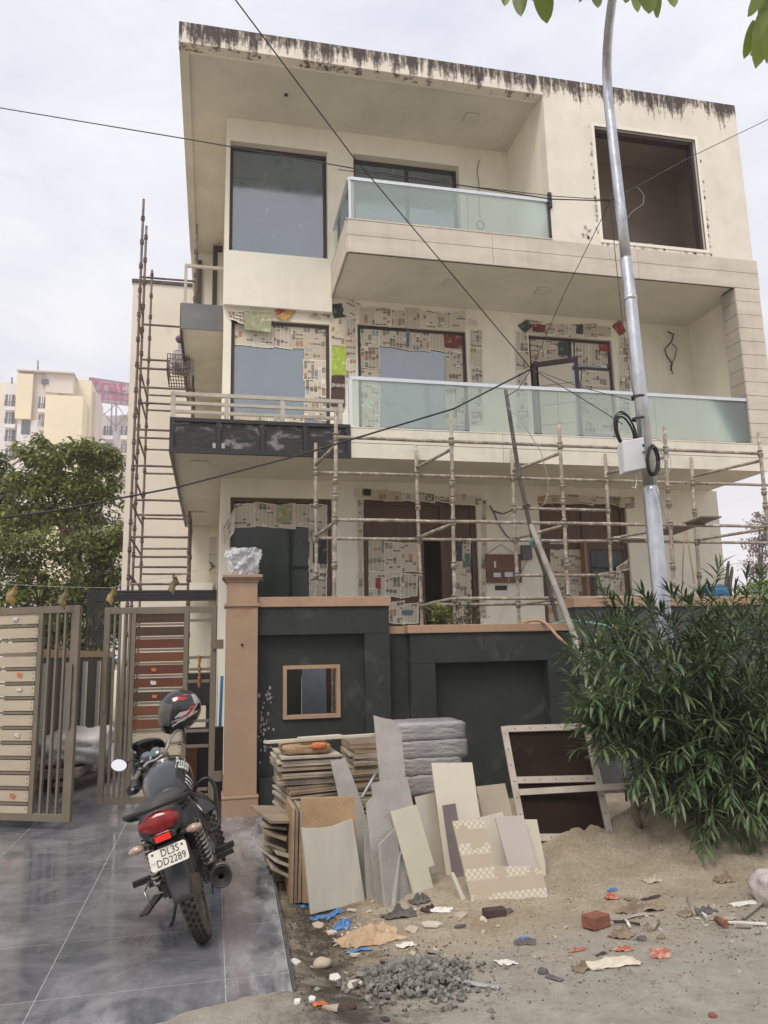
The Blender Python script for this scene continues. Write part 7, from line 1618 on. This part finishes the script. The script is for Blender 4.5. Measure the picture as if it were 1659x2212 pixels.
# small shrubs behind the coping
def shrub(px0, px1, py0, py1, Y, n, ls, label, mat=None):
    a, b = P(px0, py1, Y), P(px1, py0, Y); t = thing('small_plant', Vector(((a.x+b.x)/2, Y, a.z-.3)), label, 'plant'); fm_ = MB(); st = MB()
    for k in range(n):
        c = Vector((rng.uniform(a.x, b.x), Y+rng.uniform(-.10, .10), a.z+(b.z-a.z)*rng.random()**.8)); 
        st.tube([Vector(((a.x+b.x)/2+rng.uniform(-.05, .05), Y, a.z-.3)), c], .003, 4, cap=False)
        for q in range(16):
            v, f = leaf_geo(ls*rng.uniform(.6, 1.1), ls*.45, .2, 2); d = Vector((rng.gauss(0, 1), rng.gauss(0, 1), rng.gauss(.2, .8))); F = frame(d); p0 = c+Vector((rng.gauss(0, .035), rng.gauss(0, .035), rng.gauss(0, .04))); fm_.add([p0+F @ p for p in v], f, True)
    tag(fm_.build('foliage', mat or m_leaf_tree, t), kind='stuff'); tag(st.build('stems', m_stem, t), kind='stuff')
shrub(934, 968, 1310, 1345, 8.75, 22, .055, 'small bushy plant behind the coping of the lower charcoal wall, left')
shrub(984, 1032, 1305, 1345, 8.75, 18, .05, 'small straggly plant behind the coping of the lower charcoal wall, right', leafmat('dull_leaf', (.06, .06, .035), (.17, .15, .09)))

# branch of a broad-leaved tree hanging into the top of the picture
br = thing('tree_branch', P(1300, -60, 2.9), 'twig of broad green leaves hanging into the top edge', 'branch', 'overhead branches')
def hang(root, lst, Y, mat=m_leaf_top):
    for (x0, y0, x1, y1, w) in lst:
        a, b = P(x0, y0, Y+rng.uniform(-.1, .1)), P(x1, y1, Y+rng.uniform(-.1, .1)); d = b-a; L_ = d.length; mb = MB(); n = 8; k = w/1643*Y*1.1; tw = rng.uniform(-.5, .5)
        sd0 = d.cross(fwd).normalized(); sd1 = (sd0*math.cos(tw)+fwd*math.sin(tw)); nn = d.normalized().cross(sd1)
        def fn(u, v):
            ww = k*(math.sin(math.pi*min(1, v*.86+.12)))**.7*(1 if v < .97 else .2); q = (u-.5)
            return a+d*v+sd1*q*ww+nn*(-.10*ww*(1-abs(q)*2)+.05*L_*math.sin(v*2.5))
        mb.grid(fn, 4, n); mb.build('leaf', mat, root)
hang(br, [(1098, -30, 1090, 15, 26), (1122, -40, 1126, 38, 40), (1166, -45, 1181, 52, 50), (1146, -60, 1150, 5, 44), (1255, -30, 1250, 8, 22), (1284, -25, 1291, 21, 32), (1206, -50, 1196, -6, 40), (1372, -22, 1378, 30, 26), (1396, -30, 1401, 32, 48), (1415, -26, 1420, 38, 34), (1352, -22, 1350, 10, 28), (1448, -28, 1457, 18, 30), (1330, -45, 1322, 2, 36)], 2.9)
MB().tube([P(1060, -75, 2.9), P(1200, -58, 2.9), P(1330, -62, 2.95), P(1480, -70, 3.0)], [.004, .006, .007, .009], 6).build('twig', m_bark, br)
br2 = thing('tree_branch', P(1680, 20, 2.9), 'cluster of broad green leaves hanging at the top right corner', 'branch', 'overhead branches')
hang(br2, [(1648, -30, 1612, 39, 36), (1655, 20, 1629, 153, 54), (1632, 45, 1605, 129, 34), (1652, -10, 1640, 72, 46), (1668, 50, 1655, 140, 40), (1640, 95, 1622, 120, 18), (1672, -30, 1658, 60, 44)], 2.9)
MB().tube([P(1720, -60, 2.9), P(1680, -10, 2.9), P(1660, 60, 2.9)], [.007, .005, .004], 6).build('twig', m_bark, br2)

# trees beyond the compound wall
def tree(name, label, base, trunk_top, clumps, nleaf, ls, mat, group='trees beyond the compound', limbs=True):
    t = thing(name, base, label, 'tree', group); tk_ = MB(); top = Vector(trunk_top)
    tk_.tube([base, base.lerp(top, .5)+Vector((.1, 0, 0)), top], [.20, .15, .09], 8)
    for (c, r) in clumps:
        if limbs: tk_.tube([base.lerp(top, rng.uniform(.55, 1)), (Vector(c)+top)/2+Vector((rng.gauss(0, .2), 0, -.2)), Vector(c)], [.07, .045, .015], 5, cap=False)
    tk_.build('trunk', m_bark, t); cr = MB(); tot = sum(r.x*r.z for c, r in clumps)
    for (c, r) in clumps:
        sub = [(Vector((rng.gauss(0, .5), rng.gauss(0, .5), rng.gauss(0, .5))), rng.uniform(.22, .42)) for _ in range(16)]
        for _ in range(int(nleaf*r.x*r.z/tot)):
            s, sr = rng.choice(sub); q = s+Vector((rng.gauss(0, sr), rng.gauss(0, sr), rng.gauss(0, sr)))*.75
            if q.length > 1.15: continue
            p0 = Vector(c)+Vector((q.x*r.x, q.y*r.y, q.z*r.z)); d = Vector((rng.gauss(0, 1), rng.gauss(-.3, 1), rng.gauss(-.25, .6))); F = frame(d); L_ = ls*rng.uniform(.6, 1.25)
            v = [Vector((0, 0, 0)), Vector((L_*.5, -L_*.24, .04*L_)), Vector((L_, 0, -.18*L_)), Vector((L_*.5, L_*.24, .04*L_))]; cr.add([p0+F @ p for p in v], [(0, 1, 2), (0, 2, 3)])
    tag(cr.build('crown', mat, t), kind='stuff'); return t
def cl(px, py, rx, rz, Y, ry=None): k = Y*1.02/1643; return (P(px, py, Y), Vector((rx*k, (ry or rx)*k, rz*k)))
YT = 22.
tb = P(165, 1300, YT); tb.z = 0
tree('broadleaf_tree', 'tall leafy tree standing before the pale apartment block', tb, P(160, 1120, YT), [cl(70, 975, 34, 34, YT), cl(110, 1000, 50, 34, YT), cl(180, 985, 60, 36, YT), cl(235, 1000, 36, 36, YT), cl(80, 1050, 60, 40, YT), cl(160, 1055, 70, 40, YT), cl(228, 1060, 44, 44, YT), cl(60, 1115, 60, 40, YT), cl(190, 1130, 70, 38, YT), cl(120, 1110, 60, 40, YT+1)], 15000, .19, m_leaf_tree)
tree('broadleaf_tree', 'leafy tree cut off by the left edge of the photo', Vector((-7.0, 23, 0)), (-7.0, 23, 4.), [cl(-10, 1020, 40, 40, 23), cl(10, 1080, 40, 40, 23), cl(-20, 1140, 50, 40, 23), cl(15, 1150, 40, 40, 23)], 4000, .19, m_leaf_tree)
YT2 = 19.5
tb2 = P(90, 1300, YT2); tb2.z = 0; tb3 = P(215, 1300, YT2); tb3.z = 0
tree('broadleaf_tree', 'low dense tree just behind the gate, left', tb2, P(95, 1240, YT2), [cl(20, 1200, 60, 44, YT2), cl(90, 1190, 70, 44, YT2), cl(40, 1265, 70, 44, YT2), cl(120, 1270, 70, 46, YT2), cl(20, 1330, 70, 46, YT2), cl(100, 1340, 70, 46, YT2), cl(30, 1400, 70, 46, YT2), cl(120, 1400, 70, 46, YT2)], 10000, .17, m_leaf_tree)
tree('broadleaf_tree', 'low dense tree between the gate and the rear building', tb3, P(210, 1240, YT2), [cl(180, 1190, 56, 44, YT2), cl(235, 1180, 40, 50, YT2), cl(200, 1250, 60, 44, YT2), cl(245, 1260, 34, 50, YT2), cl(190, 1330, 66, 46, YT2), cl(240, 1340, 50, 46, YT2), cl(200, 1400, 66, 46, YT2)], 9000, .17, m_leaf_tree)
YT3 = 34.
tb = P(1640, 1300, YT3); tb.z = 0
tree('bare_crowned_tree', 'sparse mauve-brown tree beyond the right end of the house', tb, P(1640, 1200, YT3), [cl(1640, 1130, 34, 28, YT3), cl(1632, 1180, 36, 36, YT3), cl(1640, 1230, 40, 36, YT3), cl(1665, 1150, 30, 40, YT3), cl(1650, 1260, 40, 30, YT3)], 2400, .22, leafmat('mauve_dusty_leaf', (.10, .075, .075), (.26, .2, .19)))
shrub(1600, 1668, 1262, 1300, 10.6, 34, .09, 'yellow-green shrub at the right end of the house', leafmat('yellow_green_leaf', (.16, .22, .03), (.42, .48, .08)))

# street trees across the road, behind the viewer: seen only as reflections in the lower windows
for k, (x, y, lb) in enumerate(((-4.2, -14.5, 'leafy street tree across the road, reflected in the ground-floor left window'), (2.2, -15.5, 'second leafy street tree across the road, reflected in the ground-floor windows'))):
    cs = [(Vector((x+rng.uniform(-1.8, 1.8), y+rng.uniform(-1, 1), rng.uniform(2.6, 7.2))), Vector((1.5, 1.2, 1.1))) for _ in range(7)]
    tree('street_tree', lb, Vector((x, y, -.06)), (x, y, 3.2), cs, 2600, .3, m_leaf_tree, 'street trees across the road')

# ================================================================== FAR BUILDINGS AND HOARDING
YA = 120.
m_ay = M('yellow_apartment_paint', (.74, .65, .47), .9, var=.08, scale=.2); m_aw = M('white_apartment_paint', (.70, .67, .69), .9, var=.07, scale=.2); m_ag = M('beige_apartment_paint', (.60, .53, .48), .9, var=.07, scale=.2); m_adk = M('apartment_window_glass', (.10, .11, .13), .2, var=.2, scale=1)
m_awf = M('white_window_frame', (.6, .6, .62), .6, var=.05)
ap = thing('apartment_block', P(90, 1400, YA)*1.0, 'pale yellow and white apartment block beyond the trees', 'building', 'far apartment blocks'); ap.location.z = 0
def blk(root, tl, br, y0, d, mat, name='wall'):
    x0, x1, z0, z1 = RC(tl, br, y0); return MB().box(x0, x1, y0, y0+d, z0, z1).build(name, mat, root)
blk(ap, (-40, 824), (12, 1290), YA+4, 10, m_ay); blk(ap, (8, 828), (36, 1290), YA+2, 10, m_aw)
blk(ap, (36, 797), (160, 806), YA-.2, 12, m_ag, 'roof_parapet')
blk(ap, (38, 806), (66, 905), YA, 12, m_ay); blk(ap, (38, 906), (66, 1290), YA+.5, 12, m_aw); blk(ap, (67, 807), (98, 1290), YA+.8, 12, m_ag); blk(ap, (99, 852), (158, 1290), YA-1.5, 12, m_ay); blk(ap, (100, 807), (157, 850), YA+.5, 12, m_ag); blk(ap, (159, 820), (175, 1290), YA+3, 12, m_ay); blk(ap, (175, 845), (187, 1290), YA+5, 8, m_ag)
def awin(root, x0, y0, x1, y1, Y, bal=True):
    w = blk(root, (x0, y0), (x1, y1), Y-.25, .3, m_adk, 'window'); xm = (x0+x1)/2
    for xx in (x0+.35*(x1-x0), x0+.65*(x1-x0)): a = RC((xx-.6, y0), (xx+.6, y1), Y-.3); MB().box(a[0], a[1], Y-.32, Y-.26, a[2], a[3]).build('window_frame', m_awf, w)
    if bal:
        blk(root, (x0-2, y1), (x1+2, y1+9), Y-1.6, 1.3, m_aw if rng.random() < .6 else m_ag, 'balcony')
        r_ = RC((x0-2, y1-11), (x1+2, y1), Y-1.5); rl = MB()
        for i in range(9): x = r_[0]+(r_[1]-r_[0])*i/8; rl.box(x-.03, x+.03, Y-1.5, Y-1.44, r_[2], r_[3])
        rl.box(r_[0], r_[1], Y-1.5, Y-1.44, r_[3]-.06, r_[3]); rl.build('balcony_rail', m_adk, root)
for y in (852, 890, 928, 968, 1008, 1046): awin(ap, 12, y, 30, y+25, YA+2)
for y in (857, 896, 935, 975): awin(ap, 84, y, 98, y+25, YA+.8)
blk(ap, (47, 907), (64, 938), YA+.4, .2, m_adk, 'window'); blk(ap, (90, 818), (104, 829), YA+.3, .3, m_adk, 'window')
for y in (862, 900, 938): blk(ap, (159.5, y), (161.5, y+14), YA+2.8, .3, m_adk, 'window')
for y in (856, 902): blk(ap, (176, y), (188, y+18), YA+4, 3, m_ay, 'balcony')
for x, y0, y1 in ((82, 779, 806), (26, 815, 832)): a, b = P(x, y1, YA+3), P(x, y0, YA+3); MB().tube([a, b], .12, 5).build('roof_mast', m_adk, ap)
for y in (801, 803.5): a, b = P(82, y, YA+2), P(118, y+1.5, YA+2); MB().tube([a, b], .06, 4).build('roof_rail', m_adk, ap)
YC = 150.
a2_ = thing('apartment_block', P(230, 1400, YC), 'lower white apartment block behind the billboard, partly hidden by the rear building', 'building', 'far apartment blocks'); a2_.location.z = 0
blk(a2_, (184, 903), (214, 1290), YC+3, 10, m_ag); blk(a2_, (213, 897), (243, 1290), YC, 10, m_aw); blk(a2_, (243, 897), (262, 1290), YC+1, 10, m_aw); blk(a2_, (259, 896), (310, 1290), YC-.5, 10, m_ag)
for y in (920, 958, 996): awin(a2_, 224, y, 241, y+20, YC); awin(a2_, 262, y, 274, y+20, YC-.5); awin(a2_, 190, y+4, 211, y+24, YC+3, False)
YH = 146.
bb = thing('billboard', P(235, 1400, YH), 'faded pink billboard on a lattice frame above the far apartment block', 'billboard'); bb.location.z = P(235, 900, YH).z
m_pink = M('faded_pink_board', (.60, .46, .56), .8, var=.06, scale=.3); m_letr = M('faded_red_letters', (.36, .09, .15), .8, var=.06, scale=.5); m_lat2 = M('weathered_steel_lattice', (.28, .25, .28), .8)
q = [P(193, 816, YH), P(330, 836, YH+4), P(330, 882, YH+4), P(192, 866, YH)]
MB().hexa(q, [v+Vector((0, .3, 0)) for v in q]).build('board', m_pink, bb)
bq = lambda u, v: q[0].lerp(q[1], u).lerp(q[3].lerp(q[2], u), v)+Vector((0, -.15, 0))
for v in (0, .5, .54, 1): MB().tube([bq(0, v), bq(1, v)], .09, 5).build('frame_rail', m_lat2, bb)
for u in [i/10 for i in range(11)]: MB().tube([bq(u, 0), bq(u, 1)], .06, 4).build('frame_rail', m_lat2, bb)
for u in (.06, .13, .35, .42, .62, .7, .9): MB().tube([bq(u, .98), bq(u, 1)+Vector((0, .8, -5.2))], .14, 5).build('support', m_lat2, bb)
for (ua, ub) in ((.06, .42), (.42, .06), (.42, .7), (.7, .42)): MB().tube([bq(ua, 1), bq(ub, 1)+Vector((0, .8, -4.4))], .08, 4).build('brace', m_lat2, bb)
ang = math.atan2(q[1].z-q[0].z, (q[1]-q[0]).length); yaw_ = math.atan2(q[1].y-q[0].y, q[1].x-q[0].x)
for s, (x0, y0), (x1, y1), sz in (('Prat', (193, 816), (272, 846), 3.5), ('Lau', (219, 842), (282, 866), 3.3)):
    t = text_mesh(s, 1, m_letr, 'letters', .04, align='LEFT', bold=.025); xs = [v.co.x for v in t.data.vertices]; zs = [v.co.y for v in t.data.vertices]; w = max(xs)-min(xs); h = max(zs)-min(zs)
    A_, B2 = P(x0, (y0+y1)/2-2, YH-.4), P(x1, (y0+y1)/2+4, YH-.4+1.6); L_ = (B2-A_).length; hh = P(x0, y0, YH).z-P(x0, y1-3, YH).z
    dx_ = (B2-A_).normalized(); F = Matrix((dx_, Vector((0, 0, 1))-dx_*dx_.z, dx_.cross(Vector((0, 0, 1))))).transposed()
    for v in t.data.vertices: v.co = A_+F @ Vector(((v.co.x-min(xs))*L_/w, (v.co.y-(max(zs)+min(zs))/2)*hh/h, v.co.z))-bb.location
    t.parent = bb

# ================================================================== WORKER BEHIND THE BALCONY GRILLE
Yp = 13.4
cgx0, cgx1 = P(361, 790, Yp).x, -.50; cz1, cz0 = P(378, 765, Yp).z, P(378, 805, Yp).z
cage = thing('iron_grille', Vector((cgx0, Yp, cz0-.5)), 'rusty iron grille basket projecting from the side balcony', 'grille')
for i in range(9): x = cgx0+(cgx1-cgx0)*i/8; MB().tube([(x, Yp, cz0), (x, Yp, cz1)], .008, 5).build('bar', m_scaf2, cage); MB().tube([(x, Yp, cz0), (x+.0, Yp+.75, cz0-.02)], .008, 5).build('floor_bar', m_scaf2, cage)
for i in range(5): z = cz0+(cz1-cz0)*i/4; MB().tube([(cgx0, Yp, z), (cgx1, Yp, z)], .009, 5).build('cross_bar', m_scaf2, cage)
for i in range(5): MB().tube([(cgx0, Yp+.18*i, cz0-.01), (cgx1, Yp+.18*i, cz0-.01)], .009, 5).build('cross_bar', m_scaf2, cage); MB().tube([(cgx0, Yp+.18*i, cz0), (cgx0, Yp+.18*i, cz1)], .008, 5).build('side_bar', m_scaf2, cage)
wk = thing('person', Vector((-.62, Yp+.35, cz0+.01)), 'crouching worker in purple cap and striped shirt behind the side grille', 'person')
bpy_me = bpy.data.meshes.new('body'); V_ = [(0, 0, .16), (0, -.02, .34), (-.02, -.03, .50), (-.03, -.03, .58), (-.05, -.04, .70), (-.15, -.05, .47), (-.20, -.12, .28), (-.08, -.22, .24), (.12, -.05, .47), (.16, -.14, .30), (.05, -.24, .24), (-.10, .0, .14), (-.16, -.22, .30), (-.14, -.16, .04), (-.15, -.26, .03), (.10, .0, .14), (.13, -.22, .30), (.12, -.16, .04), (.12, -.26, .03)]
E_ = [(0, 1), (1, 2), (2, 3), (3, 4), (2, 5), (5, 6), (6, 7), (2, 8), (8, 9), (9, 10), (0, 11), (11, 12), (12, 13), (13, 14), (0, 15), (15, 16), (16, 17), (17, 18)]
bpy_me.from_pydata(V_, E_, []); m_shirt = M('striped_shirt', (.50, .48, .50), .9, var=.3, scale=22, stretch=(.1, .1, 3), dirt=(.12, .11, .13), dscale=9, dpos=.5); bpy_me.materials.append(m_shirt)
bo_ = bpy.data.objects.new('body', bpy_me); C.objects.link(bo_); bo_.parent = wk; sk = bo_.modifiers.new('skin', 'SKIN')
for i, r in enumerate((.14, .14, .13, .05, .085, .06, .045, .035, .06, .045, .035, .085, .065, .04, .035, .085, .065, .04, .035)): bpy_me.skin_vertices[0].data[i].radius = (r, r)
bpy_me.skin_vertices[0].data[0].use_root = True; sb_ = bo_.modifiers.new('sub', 'SUBSURF'); sb_.levels = 1; sb_.render_levels = 2
MB().ball(wk.location+Vector((-.05, -.045, .755)), (.10, .11, .075), 12, 8).build('cap', M('purple_cap', (.22, .10, .20), .8, var=.15), wk)

# ================================================================== SMALL THINGS
m_hose = M('orange_garden_hose', (.42, .24, .16), .55, var=.2, scale=8); m_hoseg = M('teal_hose', (.20, .42, .36), .5, var=.15, scale=8)
def hose(pts, r, mat, label):
    out = []
    for i in range(len(pts)-1):
        p0, p1, p2, p3 = pts[max(i-1, 0)], pts[i], pts[i+1], pts[min(i+2, len(pts)-1)]
        for k in range(6):
            t = k/6; out.append(.5*((2*p1)+(p2-p0)*t+(2*p0-5*p1+4*p2-p3)*t*t+(3*p1-p0-3*p2+p3)*t**3))
    out.append(pts[-1]); solo(MB().tube(out, r, 8), 'hose', mat, label, 'hose')
hose([P(1128, 1348, 8.45), P(1150, 1340, 8.35), P(1178, 1346, 8.22), P(1208, 1378, 8.0), P(1236, 1398, 7.7), P(1262, 1404, 7.5)], .018, m_hose, 'dusty orange hose hanging over the lower charcoal wall coping')
hose([P(1196, 1347, 8.5), P(1230, 1341, 8.3), P(1270, 1345, 8.1), P(1310, 1352, 7.9), P(1330, 1364, 7.8)], .013, m_hoseg, 'teal hose lying over the wall coping into the bush')
hose([P(1318, 1348, 7.85), P(1330, 1356, 7.8), P(1334, 1372, 7.8)], .018, m_hose, 'curved orange hose end poking out of the bush')
hose([P(1478, 1125, 9.9), P(1480, 1140, 9.88), P(1476, 1200, 9.86), P(1474, 1262, 9.86)], .009, M('yellow_rope', (.46, .33, .16), .9), 'yellow rope hanging from the scaffold at the right')
hose([P(1482, 1125, 9.9), P(1486, 1170, 9.86), P(1496, 1230, 9.86), P(1500, 1262, 9.86)], .009, bpy.data.materials['yellow_rope'], 'second yellow rope slanting beside the first on the scaffold')
m_tarp = M('blue_tarpaulin', (.035, .17, .36), .5, var=.3, scale=7, bump=.5, bscale=16)
c = P(1550, 1282, 8.75); solo(lumpy(c.x-.10, c.x+.12, 8.65, 8.9, 2.12, c.z+.10, .22, 31, 12), 'blue_bundle', m_tarp, 'crumpled blue tarpaulin bundle behind the right boundary wall', 'tarpaulin')
for i, (x, y0, lb) in enumerate(((1570, 1212, 'taller'), (1578, 1224, 'shorter'))):
    solo(MB().tube([P(x-1, 1300, 9.0), P(x-1, 1260, 9.0), P(x+3, y0+8, 9.02), P(x+4, y0, 9.0)], [.028, .026, .022, .012], 7), 'dark_stake', m_bam2, lb+' of two dark stakes standing at the right end of the wall', 'stake', 'dark stakes')
c = P(1560, 1297, 8.9); solo(MB().bar((c.x-.3, 8.9, 2.13), (c.x+.9, 8.9, 2.10), .05, .05), 'wall_batten', m_woodl, 'wooden batten lying on the right boundary wall', 'batten')

# ================================================================== HAZE
hz_ = MB().box(-284, 284, -284, 284, -1.2, 60); mh = bpy.data.materials.new('thin_winter_haze'); mh.use_nodes = True; th_ = mh.node_tree; th_.nodes.clear()
oh = th_.nodes.new('ShaderNodeOutputMaterial'); pv = th_.nodes.new('ShaderNodeVolumePrincipled'); pv.inputs['Color'].default_value = (.93, .92, .97, 1); pv.inputs['Density'].default_value = .0014; pv.inputs['Anisotropy'].default_value = .2; th_.links.new(pv.outputs[0], oh.inputs['Volume'])
tag(hz_.build('haze', mh), 'thin pale winter haze', kind='stuff')
